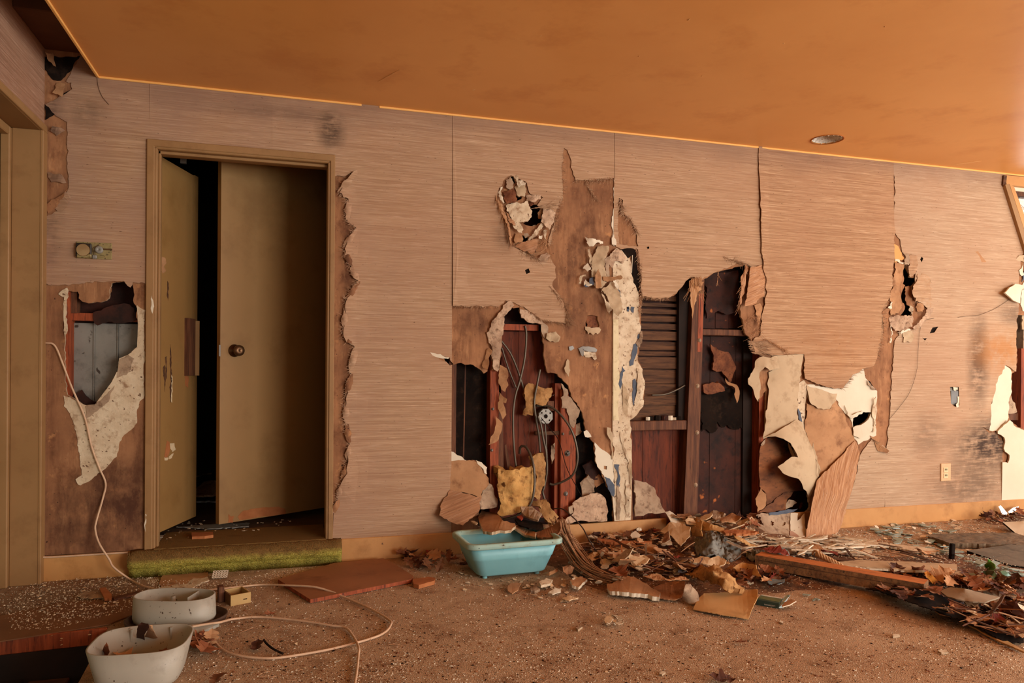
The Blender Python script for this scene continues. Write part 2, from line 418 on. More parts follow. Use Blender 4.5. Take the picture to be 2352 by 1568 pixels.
# ================================================================== the room
def px(v):
    v = Vector(v) - CAM; z = v.dot(FWD); return (CX + FPX*v.dot(RGT)/z, CY + SH - FPX*v.dot(UPV)/z)
PX = lambda x, z, y=0.0: px((x, y, z))
CEIL = mottled('orange_ceiling_enamel', (216, 148, 78), (226, 160, 88), 1.1, rough=.42, spec=.5, bump=.03, bscale=6, c3=(208, 138, 70))
CEIL_TRIM = mottled('pale_ochre_bead_paint', (236, 172, 92), (244, 186, 108), 4, rough=.5, bump=.03)
def floor_mat():
    m = Mat('worn_brown_carpet', .95, .1)
    n = m.noise(1.5, 6, .65); n2 = m.noise(7, 5, .7)
    col = m.ramp(n, .32, .66, lin((208, 164, 126)), lin((232, 194, 156)))
    col = m.mix(m.ramp(n2, .5, .72), col, lin((162, 120, 86)))
    v = m.voro(330); f = m.noise(420, 2, .5)
    col = m.mix(m.math('MULTIPLY', m.ramp(v.outputs['Distance'], .3, .8), .42), col, lin((84, 50, 30)))
    col = m.mix(m.ramp(f, .62, .7), col, lin((240, 200, 158)))
    x, y = Fp(110, 1400).x, Fp(110, 1400).y
    a = m.math('MULTIPLY', m.spot(x, 0, 1.0, .8, y=y), .55)  # dirt and the left corner's shade, both put into the carpet colour
    col = m.mix(a, col, lin((98, 66, 44)))
    dust = m.math('MULTIPLY', m.spot(5.0, 0, 2.0, 1.3, y=-.4), m.ramp(n2, .3, .6))
    col = m.mix(m.math('MULTIPLY', dust, .6), col, lin((188, 150, 118)))
    m.bump(m.math('SUBTRACT', f, m.math('MULTIPLY', v.outputs['Distance'], .9)), .9, .006)
    return m.out(col)
CARPET = floor_mat()
# floor slab with the sunken strip at its near left corner
fl_poly = [px((x, y, 0)) for x, y in ((-.2, 2.2), (6.9, 2.2))]
def floor_mesh():
    # world-space polygon with a rectangular recess
    a, b = Fp(-120, 1486), Fp(222, 1442)
    c = Vector((b.x + .07, -1.34, 0))
    pit = [(-1.2, a.y - (a.x+1.2)*(b.y-a.y)/(b.x-a.x)), (b.x + .04, b.y), (c.x, c.y), (c.x + .1, -2.3), (-1.2, -2.3)]
    outer = [(-1.2, 2.2), (9.4, 2.2), (9.4, -9.4), (-1.2, -9.4)]
    pit[0] = (-1.2, -.86)
    v, f = tri(outer, [pit])
    P = [Vector((p[0], p[1], 0)) for p in v]; n = len(P); B = [p - Vector((0, 0, .2)) for p in P]
    f = [t if (P[t[1]]-P[t[0]]).cross(P[t[2]]-P[t[0]]).z > 0 else t[::-1] for t in f]
    F = list(f) + [tuple(i+n for i in t[::-1]) for t in f]
    es = {(t[i], t[(i+1) % 3]) for t in f for i in range(3)}
    F += [(q, p, p+n, q+n) for (p, q) in es if (q, p) not in es]
    o = build('floor', P + B, F, CARPET)
    tag(o, 'worn brown carpet floor strewn with plaster crumbs', 'floor', kind='structure')
    return pit
PIT = floor_mesh()
sub = thing('trim_1', (0, -1.3, -.2), 'dark sunken boards and red brown board edge at the near left corner of the floor', 'floor edge', kind='structure')
bx0, bx1 = -1.2, PIT[1][0]
k = (PIT[1][1]-PIT[0][1])/(PIT[1][0]-PIT[0][0])
Mb = Matrix.Translation((PIT[1][0], PIT[1][1]-.008, 0)) @ Matrix.Rotation(math.atan(k), 4, 'Z')
box('board_edge', (-1.6, -.016, -.055), (0, .0, .004), STUD_RED, sub, .003, Mb)
box('board_edge', (-1.6, -.012, -.2), (.03, -.001, -.056), DARK, sub, 0, Mb)
for i in range(6):
    box('plank', (-.42 + i*.15, -2.4, -.2), (-.42 + i*.15 + .135, -.78, -.15 - .012*(i % 3)), [DARK, LATH, DARK][i % 3], sub, .004)
box('plank', (-1.2, -2.4, -.24), (.9, -.6, -.2), DARK, sub)

# ceiling panel: dropped panel with a pale bead against the wall
cl = thing('ceiling', (3, -3, 2.353), 'glossy orange brown dropped ceiling panel with pale bead along the wall', 'ceiling', kind='structure')
hc = Fp(1900, 320, 2.353)
cv, cf = tri([(.225, -.004), (9.4, -.004), (9.4, -9.4), (.225, -9.4)], [[(hc.x+.085*math.cos(a*math.pi/20), hc.y+.085*math.sin(a*math.pi/20)) for a in range(40)]])
P = [Vector((p[0], p[1], 2.353)) for p in cv]; n = len(P); B = [p+Vector((0, 0, .035)) for p in P]
cf = [t if (P[t[1]]-P[t[0]]).cross(P[t[2]]-P[t[0]]).z < 0 else t[::-1] for t in cf]
F = list(cf)+[tuple(i+n for i in t[::-1]) for t in cf]
es = {(t[i], t[(i+1) % 3]) for t in cf for i in range(3)}
F += [(q, p, p+n, q+n) for (p, q) in es if (q, p) not in es]
build('ceiling_panel', P+B, F, CEIL, cl)
xs = Wp(848, 243).x
box('bead', (.225, -.012, 2.343), (xs-.04, -.002, 2.3535), CEIL_TRIM, cl, .002)
box('bead', (xs+.05, -.012, 2.343), (7.0, -.002, 2.3535), CEIL_TRIM, cl, .002)
box('edge_bead', (.214, -7.0, 2.345), (.226, -.002, 2.356), CEIL_TRIM, cl, .002)
box('edge_fascia', (.212, -7.0, 2.356), (.2255, -.002, 2.40), CEIL, cl)
SCR = mottled('pale_scratch', (226, 170, 110), (236, 190, 130), 30, bump=0)
for (q0, q1, w) in [((868, 187), (918, 160), .006), ((2190, 378), (2256, 369), .012), ((1085, 207), (1092, 206), .004), ((1578, 47), (1585, 43), .006), ((1797, 100), (1802, 99), .005), ((1465, 130), (1470, 128), .005), ((1240, 83), (1244, 82), .004), ((2030, 62), (2034, 60), .005), ((1610, 175), (1614, 173), .004)]:
    a, b = Fp(*q0, 2.3525), Fp(*q1, 2.3525)
    MB().tube([a, a.lerp(b, .3)+Vector((.002, 0, 0)), a.lerp(b, .7), b], [.0005, w*.35, w*.4, .0005], 4).build('paint_scratch', SCR, cl)
box('roof_1', (-1.2, -9.4, 2.62), (9.4, .2, 2.7), DARK).name = 'ceiling_upper'
tag(bpy.data.objects['ceiling_upper'], 'dark true ceiling seen in the gap above the dropped panel', 'ceiling', kind='structure')
# recessed can in the ceiling
rc = thing('recessed_light', (hc.x, hc.y, 2.353), 'round recessed downlight opening with a broken pale rim in the ceiling', 'ceiling light')
RIM = mottled('chipped_grey_white_metal', (186, 172, 156), (214, 202, 186), 30, rough=.5, bump=.2, c3=(120, 84, 58))
MB().lathe([(.088, -.002), (.092, -.004), (.094, -.001), (.088, .004), (.084, .0)], (hc.x, hc.y, 2.353), n=40).build('rim_ring', mottled('orange_ring_paint', (150, 84, 34), (180, 104, 44), 20), rc, True)
m = MB(); rr = random.Random(4)
prof = [(.084, .003), (.078, .02), (.066, .05), (.05, .055)]
m.lathe(prof, (hc.x, hc.y, 2.353), n=32); m.build('reflector', RIM, rc, True)
MB().lathe([(.05, .055), (.05, .14), (.0, .14)], (hc.x, hc.y, 2.353), n=24).build('inner_can', DARK, rc, True)
for a in range(14):
    m = MB(); w = 2*math.pi*a/14+rr.uniform(-.1, .1); r0 = .083
    q = Vector((hc.x+r0*math.cos(w), hc.y+r0*math.sin(w), 2.354)); t = Vector((-math.sin(w), math.cos(w), 0))*rr.uniform(.004, .012); i = Vector((math.cos(w), math.sin(w), 0))
    m.add([q-t, q+t, q-i*rr.uniform(.004, .012)+Vector((0, 0, -rr.uniform(.001, .006))), q+Vector((0, 0, .004))], [(0, 1, 2), (0, 2, 3), (1, 3, 2), (0, 3, 1)])
    m.build('torn_flake', WHITE, rc)

# ------------------------------------------------------------------ left wall with its framed opening
wl = thing('wall_left', (0, -3, 0), 'left wall of faded grasscloth above a tan painted frame', 'wall', kind='structure')
LCLOTH = grasscloth('grasscloth_side', rot=0, aged=False, base=(172, 132, 108), dark=(140, 102, 80), lightc=(204, 172, 146))
# (the streaks of this one run along y)
for nd in LCLOTH.node_tree.nodes:
    if nd.bl_idname == 'ShaderNodeMapping':
        s = nd.inputs['Scale'].default_value[:]
        if s[0] < s[2] and s[1] < s[2]: nd.inputs['Scale'].default_value = (s[1], s[0], s[2])
zt = Wp(102, 290).z; zu = Wp(93, 306).z
box('wall_face', (-.12, -9.4, zt-.02), (0, .0, 2.62), LCLOTH, wl)
box('wall_end', (-.12, -.028, 0), (-.001, .0, zt), TRIM, wl)
ft = thing('trim_2', (-.06, -.05, 0), 'tan painted frame of the opening in the left wall', 'door frame', kind='structure')
box('head_casing', (0, -9.4, zu), (.014, -.001, zt), TRIM, ft, .003)
box('head_jamb', (-.16, -9.4, zu-.001), (.002, -.03, zu+.03), TRIM_D, ft, .002)
box('side_jamb', (-.112, -.06, 0), (.004, -.03, zu), TRIM, ft, .003)
box('side_casing', (.0, -.062, 0), (.014, -.002, zu), TRIM, ft, .003)
box('stop', (-.150, -.085, 0), (-.112, -.03, zu-.001), TRIM, ft, .004)
box('head_stop', (-.150, -9.4, zu-.04), (-.112, -.085, zu-.001), TRIM, ft, .004)
PANE = Mat('grey_green_pane', .35, .5); PANE.b.inputs['Base Color'].default_value = lin((150, 140, 108))
gl = thing('door_3', (-.17, -1.2, 0), 'grey green sliding panel behind the tan frame at the left edge', 'door', kind='structure')
box('door_panel', (-.19, -3.2, .0), (-.165, -.07, zu-.03), PANE.m, gl, .004)
box('edge_strip', (-.168, -.10, 0), (-.152, -.086, zu-.04), TAR, gl)
box('wall_outer', (-.3, -9.4, 0), (-.2, .2, 2.62), DARK, wl)

# dark box beam in the corner above the dropped panel
box('trim_3', (0, -.42, 2.452), (.6, -.0, 2.60), mottled('dark_brown_box_beam', (84, 50, 30), (100, 62, 38), 4, bump=.1), None, .004)
tag(bpy.data.objects['trim_3'], 'dark brown boxed beam in the upper left corner over the ceiling gap', 'beam', kind='structure')

# ------------------------------------------------------------------ back wall
WB = thing('wall_back', (0, 0, 0), 'damaged back wall of peeling grasscloth over brown board and plaster', 'wall', kind='structure')
H_LEFT = Z2((345,150),(400,155),(405,190),(455,215),(520,210),(562,188),(575,112),(640,105),(682,115),(685,200),(705,240),(710,330),(705,440),(660,480),(612,500),(605,560),(575,620),(530,680),(490,735),(440,740),(395,720),(345,685),(333,600),(335,400),(331,300),(338,200))
H_MID = C5((158,445,0),(205,430),(245,440),(300,442),(350,475),(368,497),(392,482),(398,400),(414,370),(420,475),(456,482),(472,420),(478,330),(476,200),(490,125),(540,70),(600,72),(605,112),(650,160),(700,165),(735,180),(742,250),(755,310),(762,440),(780,495),(840,500),(880,545),(912,575),(940,660),(1000,745),(1022,860),(1078,945),(1085,1060),(1110,1110),(1150,1190),(1195,1290),(1200,1460,0),(330,1480,0),(345,1230),(390,1140),(385,1100),(330,1060),(240,1055),(158,1005,0))
H_BIG = C6((212,320),(260,325),(300,330),(345,325),(390,300),(420,265),(460,220),(520,235),(560,210),(600,190),(660,175),(745,150),(770,160),(735,210),(716,380),(740,500),(770,535),(790,600),(835,625),(800,700),(780,760),(815,850),(850,800,0),(848,1000),(900,1030),(980,1040),(1010,1140),(1070,1300),(1075,1400),(1000,1500,0),(165,1500,0),(160,1250,0),(160,1080,0),(150,950),(185,925),(218,880),(225,790),(215,720),(190,640),(195,520),(205,440))
H_SMALL = C5((1035,125),(1060,120),(1100,130),(1112,190),(1108,230),(1070,235),(1030,205),(1022,170))
H_PAW = [CP((640,600),(760,590),(812,660),(805,850),(690,910),(530,870),(640,790)), CP((395,490),(440,450),(520,465),(512,500),(420,535)), CP((515,1040),(610,1080),(600,1140),(525,1145)), CP((350,165),(395,165),(420,250),(380,300),(350,230))]
H_TEAR = CRT((350,320),(400,315),(440,420),(450,500),(545,500),(550,560),(490,630),(500,740),(530,890),(490,930),(480,1080),(320,1070),(385,940),(330,830),(350,690),(385,620),(350,600),(370,510))
H_NOTCH = C4((25,1295),(60,1300),(115,1318),(160,1330),(185,1375),(160,1385),(110,1350),(60,1322))
H_R = E2((440,-120),(440,10),(436,300),(405,320),(400,480),(385,520),(380,620),(388,660),(450,720),(700,790,0),(900,790,0),(900,-120,0))
WIN = [(2318,405,0),(2352,560,0),(2404,740,0),(2800,760,0),(2800,430,0)]
H_OUT = C7((690,890),(740,862),(790,866),(776,892),(732,930),(692,945))
H_BOX = C7((1190,735,0),(1235,735,0),(1238,830),(1222,838),(1195,820,0))
DOORHOLE = [PX(.452, -.2)+(0,), PX(.452, 2.058)+(0,), PX(1.288, 2.058)+(0,), PX(1.288, -.2)+(0,)]
wall_poly = [PX(0, 0)+(0,), PX(0, 2.5)+(0,), PX(6.62, 2.5)+(0,), PX(6.62, 0)+(0,)]
holes = [H_LEFT, H_MID, C4((112,1330),(160,1334),(187,1376),(160,1387)), H_BIG, H_SMALL, H_TEAR, H_R, H_OUT, H_BOX] + H_PAW
rr = random.Random(3)
board = sheet('gypsum_board', wall_poly, BROWN, WB, 0, .014, holes + [WIN, DOORHOLE], seed=5, edge=GYP_EDGE)
KW = dict(parent=WB, grid=26, wave=.0022)
# grasscloth strips
sheet('grasscloth_strip', [(187,126),(228,165,0),(346,178,0),(346,322,0),(337,652),(305,648),(300,660),(285,645),(255,646),(175,652),(130,655),(98,648,0),(101,500),(140,482),(158,430),(154,280),(120,258),(104,240),(166,205),(164,190),(152,187)], G_CLOTH, d=.004, seed=11, **KW)
sheet('grasscloth_strip', [(344,178,0),(626,206,0),(626,350,0),(344,328,0)], G_CLOTH, d=.0045, seed=12, **KW)
s3edge = [(766,1178),(776,1146),(786,1105),(800,1060),(803,1019),(795,973),(795,916),(806,858),(815,795),(789,772),(795,692),(823,646),(806,611),(792,571),(818,522),(798,508),(800,456),(780,442),(818,393)]
sheet('grasscloth_strip', [(625,206,0),(1040,248,0),(1036,1226,0),(764,1240,0)] + [p+(4,) for p in s3edge] + [(768,405,0),(768,362,0),(625,350,0)], G_CLOTH, d=.004, seed=13, holes=[H_NOTCH], lifts=[(x, y, 26, 34, .016) for (x, y) in [(792,571),(795,692),(789,772),(795,916),(800,1060),(780,442),(786,1105)]], **KW)
sheet('grasscloth_strip', [(1040,248,0),(1411,288,0),(1410,408),(1385,412),(1350,414),(1322,414),(1316,395),(1303,345),(1295,340),(1290,385),(1292,425),(1293,455),(1278,480),(1273,522),(1259,570),(1265,593),(1276,612),(1277,638),(1268,655),(1295,698),(1299,742),(1270,740),(1245,736),(1212,712),(1179,694),(1160,690),(1146,704),(1040,702,0)], G_CLOTH, d=.005, seed=14, parent=WB, grid=24, wave=.0022,
      holes=[CP((150,410),(170,340),(210,310),(260,200),(345,150),(440,150),(465,200),(520,225),(590,270),(605,350),(640,430),(800,460),(830,480),(780,545),(740,600),(830,650),(1000,690),(1015,740),(1000,860),(960,950),(920,1080),(900,1200),(940,1330),(880,1410),(780,1430),(700,1400),(600,1330),(480,1270),(380,1210),(340,1180),(330,1050),(270,850),(200,720),(170,600),(130,500)), C4((680,725),(705,712),(716,740),(690,752))],
      lifts=[(1040,560,10,120,.012),(1040,660,12,60,.008),(1285,700,40,40,.012),(1170,470,35,50,.012),(1200,570,40,30,.012)])
s5 = C6((30,-190,0),(70,-520,0),(811,-430,0),(822,0,0),(832,150,0),(850,240),(862,300),(850,330),(800,300),(770,160),(745,150),(700,140),(660,165),(600,185),(560,205),(520,228),(460,215),(420,262),(390,298),(345,322),(300,328),(260,322),(212,315),(207,200),(200,130),(190,72),(120,72),(75,58))
sheet('grasscloth_strip', [(1412,290,0),(1742,325,0)] + s5[3:] + [(1409,540,0)], G_CLOTH, d=.0045, seed=15, holes=[C6((235,62),(247,58),(249,68),(240,72)), C4((1330,225),(1360,240),(1345,320),(1410,370),(1450,470),(1465,560),(1330,540),(1320,420))], lifts=[(1560,660,90,30,.012),(1480,640,20,60,.01)], **KW)
sheet('grasscloth_strip', [(1742,325,0),(2052,358,0),(2053,500),(2054,580)] + C7((900,105),(896,200),(885,270),(850,340),(845,480),(820,560),(800,625),(745,640),(690,672),(640,742),(560,737),(445,692),(440,567),(300,572),(185,567),(180,490),(215,470),(230,340),(250,250),(230,130),(222,0,1)) + [(1745,420,1)], G_CLOTH_B, d=.0065, seed=16, lifts=[(1745,480,14,120,.014),(1752,650,16,60,.012),(1740,800,40,20,.014),(1880,870,80,30,.02),(1980,850,60,30,.018)], **KW)
s7 = [(2052,358,0),(2306,385,0),(2309,402,0),(2318,440,0),(2330,500,0),(2344,555,0),(2352,575),(2344,600),(2340,640)] + E1((545,1050),(560,1180),(550,1260),(525,1400)) + E2((438,0),(436,305),(400,280),(352,255),(330,320),(305,340),(270,480),(250,620),(235,742),(180,718),(235,765),(290,760),(300,800),(345,830),(335,985),(330,1280,0))
sheet('grasscloth_strip', s7 + [(2032,1166,0)] + C7((862,1070),(880,900),(905,500),(930,470),(930,440),(985,440),(1010,430),(1090,345),(1050,300),(1010,290),(1000,240),(1020,130),(980,60),(945,45)) + [(2054,520)], G_CLOTH_C, d=.0045, seed=17, holes=[H_BOX, C7((1045,65),(1052,75),(1045,95),(1036,80)), C7((1100,430),(1130,425),(1110,455),(1085,460)), C7((1045,480),(1072,485),(1060,497))], lifts=[(2110,690,30,50,.014)], **KW)
sheet('grasscloth_strip', C7((728,1085),(790,1000),(880,1060),(868,1090),(853,1352,0),(650,1368,0),(690,1250)), G_CLOTH_C, d=.0045, seed=18, **KW)
sheet('torn_paper', C4((25,1294),(60,1300),(112,1318),(158,1328),(150,1338),(110,1336),(60,1324)), WHITE, WB, .0055, .002, seed=300)
for i, q in enumerate([C4((678,722),(706,710),(718,740),(690,754)), C6((234,60),(248,56),(250,70),(240,74)), C7((1046,63),(1054,76),(1045,97),(1035,80)), C7((1100,428),(1132,423),(1110,457),(1084,462)), C7((1044,480),(1073,484),(1060,498)), C7((765,700),(780,706),(800,740),(770,722))]):
    sheet('dark_hole_plug', q, TAR, WB, .0008, .0006, seed=301+i, amp=.6)  # flat dark plugs painting the shade inside small holes
# left and upper bits
sheet('torn_paper', [(104,240),(128,230),(166,205),(157,215),(135,238),(125,262),(104,275)], TAR, WB, .006, .003, seed=19)
sheet('torn_paper', [(104,120),(122,122),(128,152),(112,140)], BROWN_SH, WB, seed=20, ctrl=[(104,120,.03),(128,152,.05),(122,122,.01)])
sheet('torn_paper', [(130,190),(150,192),(142,222),(120,212)], BROWN_SH, WB, seed=21, ctrl=[(130,190,.004),(150,192,.004),(142,222,.03),(120,212,.03)])
sheet('torn_paper', [(103,130),(150,130),(187,128),(160,165),(140,185),(118,180),(103,160)], TAR, WB, .003, .002, seed=22)
for i, q in enumerate([[(132,455),(150,440),(163,452),(148,480),(140,492),(126,478)], [(112,300),(120,290),(150,300),(130,312)], [(108,395),(140,400),(152,420),(118,418)], [(104,470),(150,440),(158,432),(140,462),(110,490)]]):
    sheet('torn_paper', q, G_CLOTH if i != 3 else BROWN, WB, seed=23+i, ctrl=[(q[0][0], q[0][1], .006), (q[1][0], q[1][1], .03), (q[2][0], q[2][1], .02), (q[3][0], q[3][1], .008)])
# left hole: plaster round it
sheet('plaster_patch', Z2((326,690),(328,745),(350,770),(375,820),(395,900),(410,1000),(420,1100),(388,1122),(415,1152),(460,1130),(530,1075),(600,1005),(615,930),(650,885),(705,830),(718,720),(745,690),(738,560),(748,500),(742,400),(748,250),(705,225),(690,260),(690,430),(600,490),(560,620),(480,720),(400,720)), PLASTER, WB, .003, .003, [H_LEFT], seed=31, jagholes=False)
sheet('plaster_patch', Z2((300,168),(345,135),(352,180),(338,230),(348,345),(332,385),(326,260),(330,185)), PLASTER, WB, .005, .004, seed=32)
sheet('torn_paper', Z2((612,505),(660,482),(690,500),(670,560),(650,585),(600,600),(605,560)), PLASTER_D, WB, seed=33, ctrl=[(273,825,.006),(300,820,.012),(290,860,.004)], th=.004)
sheet('torn_paper', Z2((440,745),(520,715),(575,660),(590,640),(560,720),(500,770),(440,812)), PLASTER_D, WB, seed=34, d=.006, th=.004)
sheet('torn_paper', Z2((405,120),(570,112),(566,190),(520,212),(455,217),(420,205)), BROWN, WB, seed=35, th=.006, ctrl=[(180,655,.002),(255,650,.002),(252,685,-.03),(205,697,-.02)])
# patches of bare plaster / painted paper
sheet('plaster_patch', C6((62,90),(80,66),(115,75),(150,125),(165,180),(180,260),(195,330),(200,430),(205,490),(192,540),(190,640),(215,720),(225,790),(218,880),(185,925),(150,950),(160,1080),(160,1250,0),(155,1470,0),(70,1470,0),(60,1350),(65,1200),(60,1050,0),(62,500,0)), PLASTER, WB, .007, .007, seed=36, amp=3)
sheet('painted_strip', C5((1200,150,0),(1232,150,0),(1236,300),(1240,560),(1232,700),(1238,800),(1200,800,0)), mottled('pale_cream_old_paint', (214, 196, 156), (226, 208, 170), 8, bump=.15, c3=(186, 164, 124)), WB, .009, .002, seed=37)
sheet('plaster_patch', C5((1080,940),(1200,1040),(1210,1300,0),(1190,1285),(1150,1190),(1110,1110),(1085,1060)), WHITE, WB, .005, .004, seed=38, holes=[C5((1140,1090),(1160,1092),(1158,1115),(1140,1112))])
for i, q in enumerate([C5((1360,245),(1378,240),(1386,270),(1370,300),(1362,280)), C5((1330,310),(1352,300),(1356,340),(1330,440),(1306,450),(1304,420),(1318,380)), C5((1258,450),(1278,480),(1262,490),(1258,560),(1245,600),(1240,540),(1248,490)), C5((1325,540),(1340,530),(1352,560),(1346,640),(1330,700),(1322,640)), C5((1368,500),(1385,520),(1390,580),(1378,600),(1366,550)), C5((1145,1160),(1190,1190),(1210,1240),(1205,1290),(1180,1260),(1155,1200)), C5((1208,1080),(1240,1082),(1238,1140),(1245,1180),(1232,1240),(1220,1200),(1222,1120)),
                       CT((640,930),(680,960),(685,1090),(660,1080),(628,1000)), CT((780,1210),(820,1215),(800,1245)), CT((845,1205),(890,1215),(885,1290),(860,1290)), C7((410,845),(425,870),(432,915),(412,895)), C5((1288,70),(1302,66),(1300,100),(1288,96)), C5((1318,66),(1338,72),(1330,112))]):
    sheet('blue_paint_flake', q, BLUE, WB, .0095, .0015, seed=40+i)
# torn ridges on the white strip
for i, q in enumerate([C5((1245,870),(1262,900),(1285,1000),(1300,1075),(1285,1040),(1262,960)), C5((1300,1040),(1318,1060),(1320,1250),(1308,1200)), C5((1345,300),(1370,240),(1385,220),(1390,260),(1372,330)), C5((1350,460),(1380,470),(1392,560),(1375,660),(1352,700),(1318,750),(1340,660),(1356,560)), C5((1262,560),(1290,600),(1300,700),(1285,780),(1262,700)), C5((1230,1210),(1252,1280),(1240,1440),(1222,1440),(1225,1330)), C5((1280,1180),(1310,1230),(1305,1400),(1275,1440),(1285,1300))]):
    c = (sum(p[0] for p in q)/len(q), sum(p[1] for p in q)/len(q))
    sheet('plaster_ridge', q, [PLASTER, CREAM, PLASTER_D][i % 3], WB, seed=60+i, th=.003, ctrl=[q[0]+(.010,), q[len(q)//2]+(.010,), (c[0]+6, c[1], .03), (c[0]-6, c[1], .012)], grid=8)
CREAM2 = CREAM
# cream paper panel right of the big hole
sheet('painted_paper', C7((275,575,0),(440,566,0),(425,640),(415,720),(407,800),(410,905),(330,955),(232,1003),(238,960),(260,760),(258,660),(300,640)), CREAM, WB, seed=71, grid=14, th=.003, ctrl=C7((275,575,.004),(440,566,.004),(330,760,.028),(410,900,.02),(235,1000,.03),(258,700,.012)), smooth=True)
sheet('painted_paper', C7((300,576),(315,640),(265,652),(240,632),(212,662),(218,745),(205,812),(180,750),(155,722),(162,682),(190,602),(230,578)), CREAM, WB, seed=72, grid=10, th=.003, ctrl=C7((300,576,.012),(315,640,.012),(240,632,.06),(205,812,.05),(155,722,.035),(190,602,.03)), smooth=True)
sheet('plaster_patch', C7((412,720),(440,700),(456,722),(446,850),(455,1000),(440,985),(430,905),(410,890)), PLASTER, WB, .006, .004, seed=73)
sheet('plaster_patch', C7((445,720),(560,735),(640,738),(690,668),(745,638),(757,690),(800,738),(817,757),(812,985),(720,1032),(690,992),(688,920),(650,870),(608,800),(572,846),(512,842),(470,812),(450,770)), WHITE, WB, .0035, .003, holes=[H_OUT], seed=74)
sheet('brown_paper', C7((455,820),(510,846),(575,850),(603,806),(652,880),(688,980),(702,1010),(620,1105),(525,1200),(508,1180),(470,1020),(445,960)), BROWN_SH, WB, .007, .002, seed=75, grid=14, lifts=[(1870,960,25,30,.018), (1880,1080,30,30,.015)], smooth=True)
sheet('painted_paper', C7((450,720),(470,735),(560,760),(612,770),(605,805),(572,850),(512,846),(472,815)), CREAM, WB, seed=76, grid=10, th=.002, ctrl=C7((450,720,.006),(612,770,.006),(572,850,.035),(472,815,.03)), smooth=True)
for i, q in enumerate([C7((650,830),(668,860),(690,880),(740,858),(760,860),(690,900),(664,880)), C7((790,866),(800,800),(812,785),(808,960),(795,970),(800,900)), C7((692,945),(735,930),(778,890),(792,900),(790,960),(730,1000),(695,985)), C7((765,700),(790,735),(815,752),(800,752),(770,725))]):
    sheet('plaster_chunk', q, [WHITE, PLASTER, WHITE, PLASTER_D][i], WB, seed=80+i, th=.004, ctrl=[q[0]+(.012,), q[2]+(.024,), q[-2]+(.016,)])
sheet('torn_paper', C7((780,985),(812,1010),(880,1065),(868,1075),(820,1065)), BROWN_SH, WB, seed=85, ctrl=C7((780,985,.008),(880,1065,.04),(820,1065,.01)))
fray('loose_fibre', C7((790,1000),(860,1068)), G_CLOTH, WB, 30, 22, 35, 14, .012, 86, .0012)
# hanging fan of grasscloth
CLOTH_FAN = grasscloth('grasscloth_hanging', rot=math.radians(66), aged=False, base=(198, 150, 110), dark=(150, 100, 66))
sheet('hanging_grasscloth', C7((700,1012),(718,1038),(728,1080),(692,1250),(655,1380),(602,1510),(562,1522),(450,1512),(470,1400),(508,1215),(600,1122)), CLOTH_FAN, WB, seed=87, grid=12, th=.003, amp=1.5,
      ctrl=C7((700,1012,.012),(728,1080,.02),(508,1215,.05),(600,1122,.03),(650,1200,.05),(600,1300,.10),(655,1380,.06),(450,1512,.17),(520,1517,.14),(562,1522,.17),(602,1510,.13),(480,1380,.10)), smooth=True)
CLOTH_FAN2 = grasscloth('grasscloth_twisted', rot=math.radians(20), aged=False, base=(190, 138, 96), dark=(140, 92, 60))
# curled grasscloth flaps at the big hole
sheet('curled_grasscloth', C6((770,165),(830,150),(856,250),(845,310),(800,350),(740,365),(755,290),(765,215)), CLOTH_FAN2, WB, seed=88, grid=9, th=.002, ctrl=C6((830,150,.006),(856,250,.006),(845,310,.008),(770,165,.05),(740,365,.06),(800,260,.045)), smooth=True)
sheet('curled_grasscloth', C6((745,150),(760,165),(740,270),(725,350),(705,380),(722,290),(720,215)), CLOTH_FAN, WB, seed=89, grid=7, th=.002, ctrl=C6((745,150,.02),(740,270,.055),(705,380,.06),(720,215,.06)), smooth=True)
fray('loose_fibre', C6((745,160),(722,290),(708,380)), CLOTH_FAN, WB, 50, 30, 100, 10, .05, 90, .0011)
CLOTH_V = grasscloth('grasscloth_broom', rot=math.radians(96), aged=False, base=(206, 158, 112), dark=(150, 100, 62))
sheet('curled_grasscloth', C6((455,235),(500,222),(530,240),(518,280),(500,290),(480,380),(472,430),(462,350)), CLOTH_V, WB, seed=91, grid=7, th=.002, ctrl=C6((455,235,.02),(530,240,.012),(500,290,.05),(472,430,.05)), smooth=True)
fray('loose_fibre', C6((465,250),(520,240)), CLOTH_V, WB, 60, 62, 97, 8, .03, 92, .0011)
fray('loose_fibre', C6((605,195),(600,250)), CLOTH_V, WB, 12, 22, 85, 8, .02, 93, .0011)
fray('loose_fibre', C6((640,115),(720,140),(755,155)), G_CLOTH, WB, 46, 24, 15, 30, .015, 94, .0012)
fray('loose_fibre', C6((720,470),(760,440),(800,420),(815,490),(770,530)), CLOTH_FAN2, WB, 70, 34, 10, 80, .025, 95, .0008)
sheet('torn_paper', C6((790,360),(820,350),(832,372),(825,420),(812,470),(806,420)), BROWN_SH, WB, seed=96, ctrl=C6((790,360,.01),(832,372,.006),(812,470,.03)))
sheet('torn_paper', C6((735,480),(770,440),(810,470),(815,500),(780,520),(740,505)), BROWN, WB, seed=97, th=.004, d=-.02)
# broom of fibres and fringe under strip six
fray('loose_fibre', C7((182,500),(190,540),(200,565)), G_CLOTH, WB, 60, 60, 8, 12, .02, 98, .0012)
fray('loose_fibre', C7((240,490),(300,520),(360,560)), CLOTH_V, WB, 50, 28, 40, 25, .025, 99, .0011)
fray('loose_fibre', C7((440,690),(560,735),(640,740),(690,675),(745,640)), G_CLOTH, WB, 120, 16, 8, 14, .010, 100, .0010)
fray('loose_fibre', C7((800,625),(845,480),(850,340),(885,270)), G_CLOTH, WB, 90, 14, 5, 14, .010, 101, .0010)
